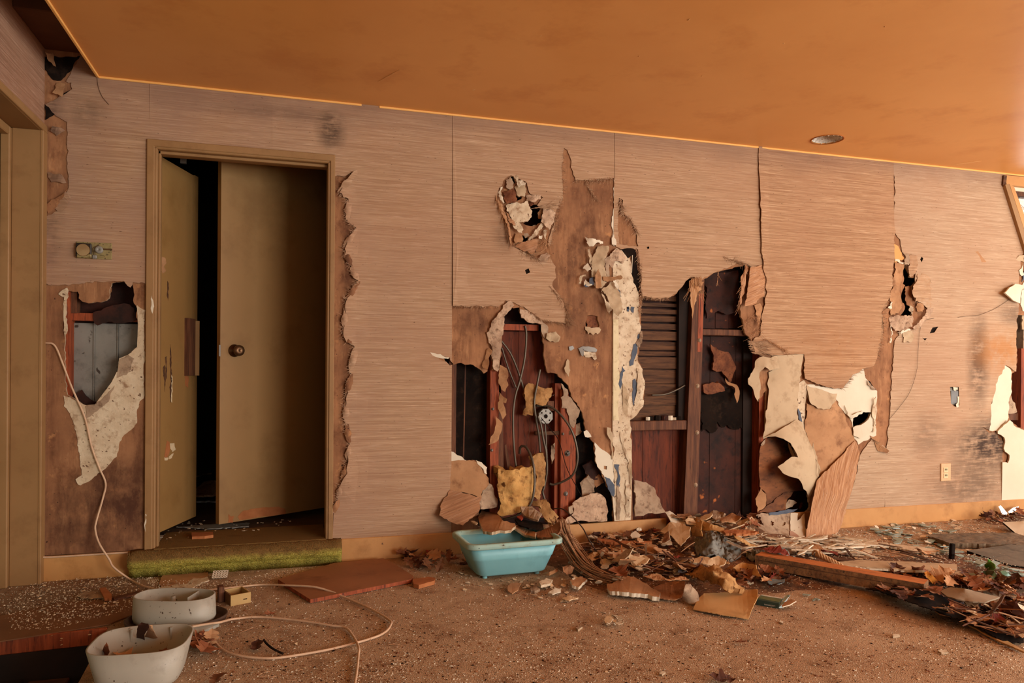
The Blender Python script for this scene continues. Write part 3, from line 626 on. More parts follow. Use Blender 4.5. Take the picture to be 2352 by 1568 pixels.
# torn curled edge right of the door
fray('loose_fibre', s3edge, G_CLOTH, WB, 420, 20, 185, 38, .009, 102, .0010)
for i in range(0, len(s3edge)-1, 1):
    (x0, y0), (x1, y1) = s3edge[i], s3edge[i+1]
    if abs(y1-y0) < 20: continue
    sheet('curled_edge', [(x0+4, y0), (x0-4, y0-4), ((x0+x1)/2-9, (y0+y1)/2), (x1-3, y1+4), (x1+5, y1), ((x0+x1)/2+9, (y0+y1)/2)], G_CLOTH if i % 2 else BROWN, WB, seed=110+i, grid=6, th=.002,
          ctrl=[(x0+4, y0, .008), ((x0+x1)/2-9, (y0+y1)/2, .012), ((x0+x1)/2, (y0+y1)/2, .032), (x1+5, y1, .008), ((x0+x1)/2+9, (y0+y1)/2, .006)], smooth=True)
sheet('curled_edge', [(774,441),(786,420),(806,400),(820,390),(822,398),(808,418),(790,442)], G_CLOTH, WB, seed=130, grid=6, ctrl=[(774,441,.015),(820,390,.02),(800,415,.035),(790,442,.006)], smooth=True)
# frayed edges round strip four
fray('loose_fibre', [(1320,414),(1350,414),(1385,412),(1408,409)], G_CLOTH, WB, 90, 16, 88, 28, .006, 140, .0009)
fray('loose_fibre', [(1293,345),(1290,385),(1292,440),(1278,480),(1262,565)], G_CLOTH, WB, 130, 18, 2, 25, .006, 141, .0009)
fray('loose_fibre', [(1265,660),(1295,700),(1299,740)], G_CLOTH, WB, 160, 40, 50, 12, .012, 142, .0010)
fray('loose_fibre', [(1299,742),(1245,736),(1212,712)], G_CLOTH, WB, 70, 22, 40, 16, .012, 143, .0010)
fray('loose_fibre', [(1040,704),(1090,704),(1146,706)], G_CLOTH, WB, 90, 9, 90, 22, .006, 144, .0008)
fray('loose_fibre', C4((1340,230),(1360,330),(1420,380),(1460,470)), G_CLOTH, WB, 110, 22, 90, 40, .008, 145, .0010)
fray('loose_fibre', C4((1455,580),(1480,700),(1490,850),(1480,1040)), G_CLOTH, WB, 200, 16, 100, 25, .010, 146, .0010)
fray('loose_fibre', C6((212,318),(300,330),(345,325)), G_CLOTH, WB, 60, 9, 85, 25, .008, 147, .0010)
fray('loose_fibre', C4((1100,120),(1180,240)), G_CLOTH, WB, 36, 22, 60, 18, .008, 148, .0011)
sheet('painted_strip', C4((1296,100,0),(1304,100,0),(1303,260),(1300,320),(1300,560),(1285,545),(1280,500),(1292,460),(1284,380),(1290,320),(1296,220)), WHITE, WB, .006, .002, seed=149)
sheet('painted_strip', CT((555,180),(590,110),(628,240),(625,280),(560,270)), WHITE, WB, seed=150, th=.002, ctrl=CT((590,110,.008),(560,270,.02),(625,280,.02)))

# ================================================================== behind and on the back wall
def wbox(name, a, b, y0, y1, mat, parent=WB, bev=.0):
    """timber whose front face spans pixel a to pixel b on the plane y0"""
    p, q = Wp(a[0], a[1], y0), Wp(b[0], b[1], y0)
    return box(name, (min(p.x, q.x), y0, min(p.z, q.z)), (max(p.x, q.x), y1, max(p.z, q.z)), mat, parent, bev)
def wprism(name, quad, y0, y1, mat, parent=WB):
    f = [Wp(x, y, y0) for x, y in quad]; b = [Vector((p.x, y1, p.z)) for p in f]
    return build(name, f+b, [(0,1,2,3), (7,6,5,4), (0,4,5,1), (1,5,6,2), (2,6,7,3), (3,7,4,0)], mat, parent)
c5 = lambda x, y: (980+x/2.8, 680+y/2.8)
c6 = lambda x, y: (1380+x/2.24, 540+y/2.24)
z2 = lambda x, y: (x/2.24, 600+y/2.24)
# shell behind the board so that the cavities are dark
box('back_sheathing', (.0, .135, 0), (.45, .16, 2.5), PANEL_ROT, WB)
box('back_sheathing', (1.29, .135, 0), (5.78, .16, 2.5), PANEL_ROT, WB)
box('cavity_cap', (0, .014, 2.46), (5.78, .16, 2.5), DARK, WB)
for x in (.43, 1.30, 1.93, 5.74): box('stud', (x-.02, .015, 0), (x+.02, .135, 2.46), STUD, WB)
# left cavity
wbox('stud', z2(332, 60), z2(357, 800), .016, .10, STUD_RED)
wbox('blocking', z2(357, 150), z2(396, 266), .03, .09, STUD)
wbox('blocking', z2(350, 264), z2(760, 312), .04, .10, STUD_RED)
sheet('torn_paper', Z2((480,262),(640,215),(690,240),(705,300),(640,318),(560,310),(500,330),(480,300)), PANEL_ROT, WB, seed=200, th=.004, d=-.034)
DUCT = mottled('stained_grey_sheet_metal', (120, 116, 108), (146, 140, 130), 3, rough=.45, spec=.5, bump=.1, c3=(92, 86, 78), flecks=(60, 46, 36), fscale=26, fth=.66)
x0, x1 = Wp(*z2(350, 500), .085).x, Wp(*z2(720, 500), .085).x; zt0, zb0 = Wp(*z2(500, 318), .085).z, Wp(*z2(500, 760), .085).z
xs = [x0, Wp(*z2(372, 500), .085).x, Wp(*z2(484, 500), .085).x, Wp(*z2(606, 500), .085).x, x1]
for i in range(4): box('duct_panel', (xs[i]+.0025, .085, zb0), (xs[i+1]-.0025, .12, zt0), DUCT, WB, .002)
for i in range(1, 4): box('duct_seam', (xs[i]-.0028, .079, zb0), (xs[i]+.0028, .118, zt0), DUCT, WB, .001)
sheet('rust_debris', Z2((360,760),(370,700),(420,660),(440,690),(480,720),(540,740),(520,770)), PANEL_ROT, WB, seed=201, th=.01, d=-.06)
# middle cavity
sheet('tar_paper', C5((120,380),(300,390),(430,400),(430,1160),(120,1160)), TAR, WB, -.10, .004, amp=0, seed=202)
wprism('joint_strip', [c5(246, 440), c5(254, 440), c5(240, 1080), c5(232, 1080)], .0985, .103, STUD)
wbox('stud', c5(412, 300), c5(459, 1440), .02, .105, STUD_RED)
wprism('stud', [c5(462, 700), c5(490, 760), c5(500, 1440), c5(462, 1440)], .045, .11, STUD)
wprism('lath_strip', [c5(500, 960), c5(512, 950), c5(545, 1110), c5(520, 1110)], .07, .075, STUD)
for i in range(3):
    a = 482 + i*112
    wbox('sheathing_plank', c5(a, 226), c5(a+109, 1420), .108-.003*(i % 2), .13, PANEL_RED)
wbox('fire_block', c5(476, 178), c5(720, 222), .035, .11, STUD_RED)
wbox('stud', c5(720, 150), c5(810, 1440), .112, .13, DARK)  # dark strip standing in for the shade right of the arch, not timber
wbox('stud', c5(826, 560), c5(858, 1440), .05, .12, STUD_RED)
wbox('stud', c5(863, 600), c5(912, 1440), .022, .11, STUD_RED, bev=.004)
wbox('stud', c5(914, 640), c5(955, 1440), .045, .11, STUD_RED)
wbox('plate_board', c5(700, 870), c5(930, 890), .04, .06, LATH)
for (x, y, s) in [(905, 1010, 16), (895, 1270, 12), (425, 725, 8), (876, 885, 8), (418, 990, 8)]:
    a = Wp(*c5(x, y), .02); MB().lathe([(0, .012), (.4*s/1000, .012), (1.0*s/1000, .002), (1.1*s/1000, 0)], a, 'Y', 10).build('nail_washer', DUCT, WB)
sheet('tar_paper', C5((955,730),(1090,900),(1200,1040),(1210,1300),(1200,1460),(955,1460)), TAR, WB, -.09, .004, amp=0, seed=203)  # dark sheet standing in for the shaded gap beside the stud
for i, (q, mt) in enumerate([((1000,1090,1060,1060,1110,1110,1100,1180,1040,1170), PANEL_ROT), ((985,1200,1040,1150,1090,1200,1080,1260,1000,1290), PLASTER_D), ((940,840,985,820,1000,870,960,900), PLASTER_D), ((1060,1160,1110,1150,1140,1200,1090,1230), BROWN), ((800,960,815,950,822,1040,806,1080), PLASTER_D)]):
    q = C5(*[(q[k], q[k+1]) for k in range(0, len(q), 2)])
    sheet('broken_plaster', q, mt, WB, seed=204+i, th=.012, ctrl=[q[0]+(-.06,), q[1]+(-.03,), q[2]+(-.05,), q[3]+(-.04,)])
CRUMB = mottled('crumbly_grey_plaster', (170, 138, 112), (204, 172, 142), 16, c3=(120, 90, 68), bump=.9, bscale=60)
sheet('broken_plaster', C5((540,28),(562,60),(522,100),(497,130),(492,200),(478,260),(480,330),(470,400),(465,440),(455,485),(430,470),(414,380),(420,330),(398,300),(385,235),(400,225),(420,160),(460,110),(490,60),(520,35)), CRUMB, WB, seed=210, th=.014, grid=7, ctrl=C5((540,28,.006),(460,200,.022),(400,280,.008),(440,330,.028),(455,485,.012),(415,380,.006),(490,110,.02)), wave=.006, wscale=22, smooth=True)
sheet('broken_plaster', C5((598,85),(640,88),(700,128),(765,182),(735,182),(700,172),(650,168),(608,140)), CRUMB, WB, seed=211, th=.014, grid=7, d=.005, wave=.006, wscale=22, smooth=True)
sheet('torn_paper', C5((768,240),(825,228),(855,262),(842,292),(790,292),(764,272)), CREAM, WB, seed=212, th=.003, grid=6, d=.008, wave=.012, wscale=26, smooth=True)
sheet('torn_paper', C5((735,182),(775,185),(780,240),(765,280),(752,262),(742,240)), PLASTER_D, WB, seed=213, th=.005, d=.005)
sheet('torn_paper', C5((385,345),(402,333),(422,350),(416,372),(396,386),(402,420),(390,472),(364,462),(360,425),(375,390)), BROWN_SH, WB, seed=214, th=.003, ctrl=C5((385,345,.01),(422,350,.03),(390,472,.04),(360,425,.01)))
sheet('torn_paper', C5((470,440),(490,450),(522,480),(515,540),(526,572),(505,616),(480,600),(462,560)), BROWN_SH, WB, seed=215, th=.003, ctrl=C5((470,440,.005),(522,480,.02),(505,616,.012),(462,560,.0)))
sheet('torn_paper', C5((468,615),(516,660),(510,688),(490,682),(512,762),(490,792),(458,722)), BROWN_SH, WB, seed=216, th=.003, ctrl=C5((468,615,.0),(516,660,.03),(490,792,.012),(458,722,.0)))
sheet('torn_paper', C5((445,768),(488,820),(476,882),(455,932),(398,957),(408,920),(438,862)), BROWN_SH, WB, seed=217, th=.003, ctrl=C5((445,768,.0),(488,820,.02),(398,957,.03),(455,932,.03)))
sheet('torn_paper', C5((865,560),(907,600),(907,640),(945,680),(987,735),(962,790),(947,850),(925,832),(915,770),(900,722),(868,717),(863,650),(880,640)), PLASTER_D, WB, seed=218, th=.006, ctrl=C5((865,560,.002),(987,735,.002),(925,832,-.02),(868,717,-.01)))
sheet('torn_paper', C5((885,462),(908,402),(918,440),(914,520),(904,500)), CREAM, WB, seed=219, th=.002, ctrl=C5((908,402,.005),(885,462,.02),(914,520,.03)))
sheet('torn_paper', C5((1160,842),(1185,848),(1196,900),(1200,1040),(1190,1050),(1186,940),(1160,870)), CREAM, WB, seed=220, th=.003, ctrl=C5((1160,842,.03),(1200,1040,.008),(1196,900,.02)))
sheet('torn_paper', C5((1010,870),(1030,860),(1060,905),(1020,905)), WHITE, WB, seed=221, th=.003, d=.002)
# flap bent out at the lower left of the cavity
sheet('bent_board_flap', G3((205,470),(430,468),(560,482),(640,572),(690,650),(745,785),(655,880),(640,985),(470,930),(280,888),(200,870)), BROWN_SH, WB, seed=222, th=.008, grid=12, ctrl=G3((205,470,.004),(560,482,.012),(745,785,.04),(200,870,.006),(640,985,.06)), edge=GYP_EDGE, smooth=True)
sheet('bent_cloth_flap', G3((200,870),(280,888),(470,930),(640,985),(610,1050),(620,1130),(540,1230),(380,1365),(220,1320),(55,1225),(100,1030)), CLOTH_FAN2, WB, seed=223, th=.006, grid=12, ctrl=G3((200,870,.008),(640,985,.064),(620,1130,.10),(380,1365,.13),(55,1225,.06),(100,1030,.02)), smooth=True)
sheet('plaster_patch', G3((210,338),(300,390),(432,468),(208,472)), WHITE, WB, .002, .003, seed=224)
sheet('torn_paper', G3((565,460),(640,490),(716,560),(710,655),(680,640),(640,560)), WHITE, WB, seed=225, th=.003, ctrl=G3((565,460,.012),(716,560,.02),(680,640,.035)))
sheet('bent_board_flap', G3((650,880),(750,782),(805,850),(862,1000),(850,1110),(630,1135),(610,1050)), PLASTER_D, WB, seed=226, th=.006, ctrl=G3((650,880,.03),(750,782,.02),(850,1110,.06),(630,1135,.09)))
# plaster chunks leaning on the bottom plate
sheet('leaning_plaster', D0((1320,20),(1400,-40),(1560,-80),(1640,-20),(1655,192),(1250,212),(1255,178),(1335,108)), CRUMB, WB, seed=227, th=.012, grid=10, ctrl=D0((1320,20,-.01),(1640,-20,.0),(1655,192,.05),(1250,212,.05)), wave=.004, wscale=30, smooth=True)
sheet('leaning_plaster', D0((1285,60),(1330,40),(1335,110),(1300,130)), PLASTER_D, WB, seed=228, th=.012, d=.02)
sheet('leaning_plaster', C6((172,1258),(232,1270),(275,1298),(300,1350),(332,1425),(178,1446)), PLASTER_D, WB, seed=229, th=.012, grid=12, ctrl=C6((172,1258,-.03),(275,1298,-.02),(332,1425,.04),(178,1446,.02)), edge=WHITE)
# big cavity
for i, (a, b) in enumerate(zip([300, 345, 376, 412, 452, 492, 546, 596, 625, 690, 766, 822, 876], [343, 373, 409, 449, 489, 543, 593, 622, 687, 763, 819, 873, 950])):
    wbox('lath_board', c6(150, a), c6(455, b), .095-.008*((i*7) % 3)/2, .13, LATH)
wbox('stud', c6(404, 200), c6(452, 950), .06, .13, DARK)  # shaded gap beside the laths drawn as a dark strip, no real stud
wprism('stud', [c6(478, 215), c6(534, 215), c6(496, 1470), c6(426, 1470)], .018, .11, STUD)
wprism('stud_edge', [c6(505, 300), c6(530, 300), c6(520, 600), c6(497, 600)], .0165, .02, STUD_RED)
for (x, y) in [(507, 540), (497, 775), (495, 1015), (488, 1285)]:
    a = Wp(*c6(x, y), .018); MB().lathe([(0, .010), (.006, .010), (.012, .003), (.014, 0)], a, 'Y', 10).build('nail_washer', PLASTER_D, WB)
wbox('fire_block', c6(143, 957), c6(442, 1000), .02, .12, STUD, bev=.003)
wbox('fire_block', c6(524, 482), c6(780, 519), .03, .12, STUD, bev=.003)
for i in range(4):
    a = 140 + i*77
    wbox('sheathing_plank', c6(a, 1002), c6(a+74, 1480), .112-.003*(i % 2), .13, PANEL_RED)
for i in range(4):
    a = 524 + i*68
    wbox('sheathing_plank', c6(a, 180), c6(a+65, 480), .10-.004*(i % 2), .13, PANEL_ROT)
for i in range(5):
    a = 498 + i*66
    wbox('sheathing_plank', c6(a, 520), c6(a+63, 1480), .112-.003*(i % 2), .13, PANEL_ROT)
ROTW = mottled('rotten_fibre', (96, 52, 30), (134, 80, 48), 18, bump=.9, bscale=70, c3=(80, 38, 20))
sheet('rotten_layer', C6((528,190),(600,195),(700,180),(712,380),(640,410),(600,390),(540,430)), PANEL_ROT, WB, seed=240, th=.01, grid=10, d=-.075, wave=.012, wscale=24, smooth=True)
sheet('rotten_layer', C6((560,560),(600,590),(650,600),(672,640),(690,690),(660,760),(620,700),(570,690),(578,620)), ROTW, WB, seed=241, th=.012, grid=8, d=-.085, wave=.010, wscale=30, smooth=True)
sheet('rotten_layer', C6((520,770),(570,755),(620,770),(632,800),(580,815),(525,810)), ROTW, WB, seed=242, th=.02, grid=7, d=-.07, wave=.012, wscale=36, smooth=True)
sheet('torn_paper', C6((640,735),(670,760),(700,770),(714,800),(700,865),(690,830),(690,785),(650,765)), BROWN_SH, WB, seed=243, th=.003, ctrl=C6((640,735,-.07),(714,800,-.05),(700,865,-.04)))
sheet('tar_paper', C6((512,815),(620,800),(640,790),(760,790),(815,800),(815,1010),(760,1000),(745,1030),(720,985),(690,1000),(650,975),(632,990),(600,960),(590,1010),(560,1015),(545,1000),(520,1010)), TAR, WB, -.098, .005, seed=244, amp=4)
wbox('stud', c6(816, 560), c6(852, 1480), .02, .11, STUD_RED)
wbox('stud', c6(735, 510), c6(800, 1480), .09, .13, DARK)  # dark strip painting the deep shade at the right, no stud there
CURLB = mottled('curled_brown_backing', (96, 56, 32), (140, 86, 50), 4, c3=(66, 38, 24), bump=.25, stretch=(1, 1, 3))
sheet('curled_backing', CF((205,250),(150,340),(135,450),(125,640),(135,850),(215,935),(215,1095),(430,930),(560,905),(690,900),(640,780),(600,500),(480,300),(330,225)), CURLB, WB, seed=245, th=.003, grid=10, amp=1,
      ctrl=CF((150,340,.012),(125,640,.02),(215,935,.02),(215,1095,.01),(330,500,-.03),(420,700,-.06),(600,500,-.10),(640,780,-.10),(430,930,-.04),(330,225,-.06),(480,300,-.10)), smooth=True)
sheet('curled_backing', CF((150,860),(215,940),(212,1085),(110,1168),(80,1000)), BROWN_SH, WB, seed=246, th=.003, ctrl=CF((150,860,.022),(215,940,.03),(110,1168,.05),(80,1000,.02)))
sheet('curled_backing', CF((215,1095),(430,930),(560,905),(480,1000),(460,1120),(450,1150),(110,1172)), CURLB, WB, seed=247, th=.003, grid=10, ctrl=CF((215,1095,.03),(430,930,-.03),(560,905,-.08),(450,1150,.0),(110,1172,.05)), smooth=True)
sheet('curled_backing', CF((460,1060),(500,1010),(560,1020),(600,1050),(540,1100),(450,1145)), PLASTER_D, WB, seed=248, th=.004, ctrl=CF((460,1060,-.03),(600,1050,-.06),(450,1145,-.02)))
sheet('curled_backing', CF((205,262),(190,330),(160,345),(150,330)), PLASTER_D, WB, seed=249, th=.003, d=.016)
sheet('curled_paper', CF((180,240),(330,180),(600,10),(655,45),(680,120),(740,260),(800,400),(860,560),(878,660),(860,740),(800,900),(745,1045),(735,960),(715,905),(680,880),(640,780),(620,755),(500,720),(420,680),(358,605),(430,560),(530,480),(612,486),(572,400),(520,310),(430,255),(330,225),(240,232)), CREAM, WB, seed=250, th=.003, grid=9, amp=.8,
      ctrl=CF((180,240,.03),(330,225,.06),(600,10,.02),(680,120,.035),(800,400,.05),(878,660,.03),(860,740,.03),(745,1045,.015),(680,880,.06),(620,755,.10),(420,680,.10),(358,605,.09),(530,480,.085),(612,486,.085),(430,255,.08),(700,560,.10),(760,800,.06),(600,200,.06)), smooth=True)
sheet('curled_paper', CF((490,300),(520,350),(560,440),(575,475),(535,470),(505,400)), CREAM, WB, seed=251, th=.003, ctrl=CF((490,300,-.01),(575,475,.03),(505,400,-.03)))
sheet('curled_paper', CF((775,370),(800,300),(850,480),(885,600),(892,650),(870,730),(866,660),(840,520)), CREAM, WB, seed=252, th=.003, ctrl=CF((775,370,.04),(892,650,.075),(870,730,.05),(800,300,.05)))
sheet('curled_board', CF((95,1195),(150,1175),(250,1180),(512,1180),(516,1400),(495,1492),(400,1482),(250,1452),(150,1402),(100,1302)), PLASTER_D, WB, seed=253, th=.010, grid=10, amp=1.5, ctrl=CF((95,1195,.06),(250,1180,.05),(512,1180,.02),(516,1400,.10),(495,1492,.15),(250,1452,.20),(100,1302,.10),(350,1300,.05)), smooth=True, edge=GYP_EDGE)
sheet('blue_paint_strip', CF((245,1175),(460,1140),(610,1125),(560,1160),(400,1192),(260,1206)), BLUE, WB, seed=254, th=.003, ctrl=CF((245,1175,.055),(610,1125,.0),(260,1206,.06)))
sheet('curled_board', CF((518,1178),(612,1182),(604,1272),(690,1180),(692,1330),(742,1505),(640,1545),(580,1450),(520,1405)), WHITE, WB, seed=255, th=.006, grid=12, amp=1.5, ctrl=CF((518,1178,.02),(690,1180,.03),(742,1505,.16),(640,1545,.18),(520,1405,.11)), smooth=True)
sheet('curled_board', CF((510,1400),(545,1405),(610,1450),(660,1530),(600,1560),(540,1530),(520,1470)), mottled('pinkish_board_face', (168, 120, 94), (184, 136, 108), 8), WB, seed=256, th=.008, d=.19)
# paw shaped hole: torn layers
for i, (q, mt, dd) in enumerate([
    (((270,600),(380,560),(500,575),(590,522),(622,620),(666,685),(660,760),(602,842),(470,852),(535,960),(516,1022),(440,982),(380,922),(352,785),(280,682)), PLASTER, (.008, .03)),
    (((230,400),(300,380),(350,340),(420,420),(440,500),(400,560),(280,580),(240,500)), ROTW, (.004, .022)),
    (((400,330),(450,290),(560,270),(580,360),(560,470),(470,470),(430,420)), CREAM, (.004, .022)),
    (((270,220),(340,170),(390,260),(380,340),(320,360),(270,320)), PLASTER_D, (.004, .015)),
    (((440,230),(520,225),(570,260),(540,290),(460,330)), WHITE, (.01, .03)),
    (((385,160),(440,150),(460,200),(430,250)), PLASTER, (.006, .02)),
    (((155,400),(190,330),(220,320),(200,440),(250,560),(230,570),(180,500)), WHITE, (.008, .03)),
    (((570,470),(600,440),(790,450),(800,510),(680,550),(580,520)), CRUMB, (.006, .028)),
    (((600,540),(680,550),(700,580),(660,610),(610,590)), ROTW, (-.01, .01)),
    (((830,655),(980,670),(1010,740),(990,850),(920,970),(850,900),(800,840)), CRUMB, (.008, .035)),
    (((590,1130),(780,890),(840,830),(860,880),(720,1060),(620,1140)), PLASTER, (.006, .03)),
    (((520,900),(620,920),(760,890),(640,1060),(560,1090),(530,1040)), PLASTER_D, (-.03, .0)),
    (((750,1040),(820,1050),(810,1105),(760,1090)), WHITE, (.02, .03)),
    (((830,980),(890,970),(870,1110),(840,1060)), PLASTER, (.01, .03)),
    (((410,1020),(450,1030),(520,1080),(520,1150),(420,1170),(390,1120)), BROWN_SH, (.004, .02)),
    (((380,1212),(520,1150),(740,1090),(770,1110),(700,1300),(640,1330),(500,1270)), CLOTH_FAN2, (.006, .04)),
    (((690,1200),(800,1160),(830,1280),(720,1310)), BROWN, (.0, .01)),
    (((750,1390),(800,1340),(900,1310),(940,1350),(880,1415),(790,1430)), CRUMB, (.008, .035)),
    (((130,460),(200,560),(250,700),(300,800),(340,1000),(360,1180),(335,1170),(310,960),(250,800),(190,690),(150,540)), CLOTH_V, (.006, .04)),
    (((270,690),(330,780),(440,880),(480,930),(380,900),(330,860)), CLOTH_FAN2, (.012, .035)),
    (((745,720),(790,650),(815,660),(800,800),(760,800)), BROWN_SH, (-.02, -.01))]):
    q = CP(*q); n = len(q)
    cx_, cy_ = sum(p[0] for p in q)/n, sum(p[1] for p in q)/n
    sheet('torn_layer', q, mt, WB, seed=260+i, th=.003, grid=4, amp=2.0, step=3, wave=.005, wscale=40, ctrl=[q[0]+(dd[0],), q[n//3]+(dd[0]+.004,), q[2*n//3]+(dd[1],), (cx_, cy_, (dd[0]+dd[1])/2+.006)], smooth=i not in (4, 10, 12))
fray('loose_fibre', CP((130,470),(200,700),(300,900),(340,1150)), CLOTH_V, WB, 90, 34, 75, 14, .02, 285, .0011)
fray('loose_fibre', CP((420,1220),(640,1330),(760,1420)), G_CLOTH, WB, 80, 30, 35, 30, .012, 286, .0010)
fray('loose_fibre', CP((860,1000),(900,1200),(940,1380)), CLOTH_V, WB, 70, 30, 95, 22, .02, 287, .0010)
fray('loose_fibre', CP((700,640),(900,600),(1000,590)), G_CLOTH, WB, 40, 40, -8, 8, .02, 288, .0010)
# torn paper bundle left of the white strip
for i, (q, mt, c) in enumerate([
    (((340,300),(500,290),(510,340),(470,470),(440,480),(440,600),(470,740),(530,760),(400,930),(330,930),(280,890),(300,760),(250,760),(250,480),(310,380)), CREAM, (.01, .04, .03, .02)),
    (((150,160),(260,180),(420,230),(420,260),(340,240),(270,300),(200,280)), WHITE, (.01, .03, .01, .04)),
    (((300,730),(355,640),(390,760),(400,900),(360,930),(310,920)), BROWN_SH, (.04, .05, .05, .04)),
    (((420,800),(420,750),(560,760),(690,730),(715,760),(690,795),(560,820),(480,830)), BROWN_SH, (.03, .05, .07, .04)),
    (((395,950),(480,900),(540,825),(600,850),(640,940),(690,1080),(715,1220),(690,1300),(645,1350),(560,1240),(520,1180),(480,1050)), CREAM, (.03, .02, .06, .05)),
    (((400,950),(450,1080),(530,1190),(545,1260),(510,1310),(470,1230),(430,1080)), PLASTER, (.03, .05, .06, .03)),
    (((120,630),(190,550),(240,620),(190,680)), WHITE, (.03, .02, .04, .04)),
    (((55,860),(75,740),(160,720),(170,750),(105,770),(95,850),(65,870)), PLASTER, (.02, .02, .04, .03)),
    (((130,880),(160,790),(220,860),(260,880),(200,900)), WHITE, (.02, .02, .04, .03)),
    (((220,780),(280,770),(290,850),(250,880),(220,850)), BLUE, (.02, .02, .03, .03)),
    (((130,885),(210,870),(215,900),(170,912)), BLUE, (.03, .025, .03, .03)),
    (((190,330),(215,340),(250,490),(240,600),(215,540)), PLASTER, (.01, .02, .03, .02)),
    (((440,480),(480,460),(530,440),(520,760),(480,740),(450,600)), PLASTER_D, (.02, .015, .02, .02)),
    (((520,460),(560,380),(620,330),(700,360),(780,470),(720,560),(600,520),(560,640),(530,600)), CRUMB, (.012, .02, .012, .02)),
    (((570,820),(610,800),(655,920),(625,940)), WHITE, (.05, .04, .05, .05))]):
    q = CT(*q); n = len(q)
    sheet('torn_paper', q, mt, WB, seed=290+i, th=.002, grid=4, amp=1.9, step=3, wave=.005, wscale=34, ctrl=[q[0]+(c[0],), q[n//4]+(c[1],), q[n//2]+(c[2],), q[3*n//4]+(c[3],)], smooth=True)
sheet('dark_gap', CT((700,345),(790,325),(910,350),(945,500),(985,760),(960,1000),(930,900),(880,840),(850,700),(860,430),(800,480),(740,400)), TAR, WB, .0075, .001, seed=306)  # dark sheet laid on the wall to paint a shaded crevice
sheet('torn_paper', CT((862,430),(872,430),(860,700),(850,690)), WHITE, WB, .010, .002, seed=307, amp=0)
# small torn spots
sheet('torn_paper', C5((1020,195),(1060,205),(1110,200),(1122,215),(1100,245),(1088,235),(1070,250),(1050,232),(1040,245),(1020,215)), CREAM, WB, seed=308, th=.003, ctrl=C5((1020,195,.004),(1110,200,.004),(1070,250,.025)))
sheet('rotten_layer', C5((1030,130),(1110,125),(1112,220),(1025,215)), ROTW, WB, -.012, .004, seed=309)
sheet('torn_paper', C5((975,335),(1005,322),(1080,330),(1098,345),(1090,360),(1010,350),(1005,390)), DUCT, WB, seed=310, th=.003, ctrl=C5((975,335,.006),(1098,345,.012),(1005,390,.02)))
sheet('torn_paper', C5((1005,352),(1085,362),(1095,400),(1082,412),(1060,388),(1020,392)), PLASTER, WB, seed=311, th=.003, ctrl=C5((1005,352,.01),(1095,400,.018),(1020,392,.004)))
sheet('torn_paper', C5((915,325),(940,318),(950,335),(930,350),(918,348)), DUCT, WB, seed=312, th=.003, d=.008)
# right tear: broken layers
for i, (q, mt, c) in enumerate([
    (((225,270),(300,300),(365,310),(330,560),(300,700),(320,820),(330,960),(280,1040),(160,1070),(165,880),(150,800),(200,560)), BROWN_SH, (.006, .006, .004, .004)),
    (((225,230),(290,235),(360,280),(350,305),(300,290),(228,262)), WHITE, (.006, .008, .01, .008)),
    (((345,125),(420,150),(438,210),(430,320),(370,310),(365,240),(380,180)), PLASTER_D, (.004, .01, .02, .01)),
    (((440,160),(560,170),(560,400),(520,450),(450,500),(430,420)), G_CLOTH, (.006, .012, .03, .02)),
    (((550,440),(750,480),(780,900),(740,960),(640,900),(560,850),(530,880),(490,740),(490,640),(550,560)), G_CLOTH, (.006, .006, .02, .03)),
    (((380,640),(490,640),(500,750),(530,890),(480,940),(400,920),(390,780)), BROWN, (-.012, -.012, .0, -.01)),
    (((140,1100),(240,1070),(330,1085),(480,1075),(500,1110),(480,1240),(400,1280),(300,1310),(200,1270),(150,1200)), CRUMB, (.01, .03, .05, .02)),
    (((530,950),(560,870),(660,930),(640,1020),(560,1010)), BROWN_SH, (.004, .015, .02, .02)),
    (((480,1260),(600,1150),(700,1030),(720,960),(800,965),(720,1120),(620,1230),(540,1300)), CRUMB, (.02, .03, .03, .04)),
    (((340,1320),(480,1310),(500,1440),(470,1475),(350,1475)), CREAM, (.004, .006, .02, .015)),
    (((165,1200),(185,1290),(180,1440),(150,1490),(140,1470),(165,1400)), WHITE, (.02, .02, .015, .01)),
    (((60,980),(150,960),(140,1080),(150,1200),(60,1350),(40,1100)), BROWN, (.007, .007, .006, .006)),
    (((430,1000),(460,920),(500,950),(490,1070),(440,1010)), PLASTER, (.01, .02, .03, .02)),
    (((260,1340),(330,1300),(440,1270),(470,1290),(380,1320)), WHITE, (.02, .03, .03, .02)),
    (((115,950),(165,880),(185,870),(180,970),(150,975)), WHITE, (.012, .012, .01, .01))]):
    q = CRT(*q); n = len(q)
    sheet('torn_layer', q, mt, WB, seed=320+i, th=.003, grid=4, amp=2.2, step=3, wave=.005, wscale=44, ctrl=[q[0]+(c[0],), q[n//4]+(c[1],), q[n//2]+(c[2],), q[3*n//4]+(c[3],)], smooth=True)
sheet('bare_patch', C7((905,0),(925,10),(945,60),(960,75),(905,100)), mottled('ochre_glue', (206, 150, 86), (216, 160, 96), 6, bump=.1), WB, .0072, .001, seed=340)
sheet('torn_paper', [(2240,578),(2262,572),(2258,585),(2275,590),(2268,600),(2255,602)], BROWN_SH, WB, .007, .002, seed=341)
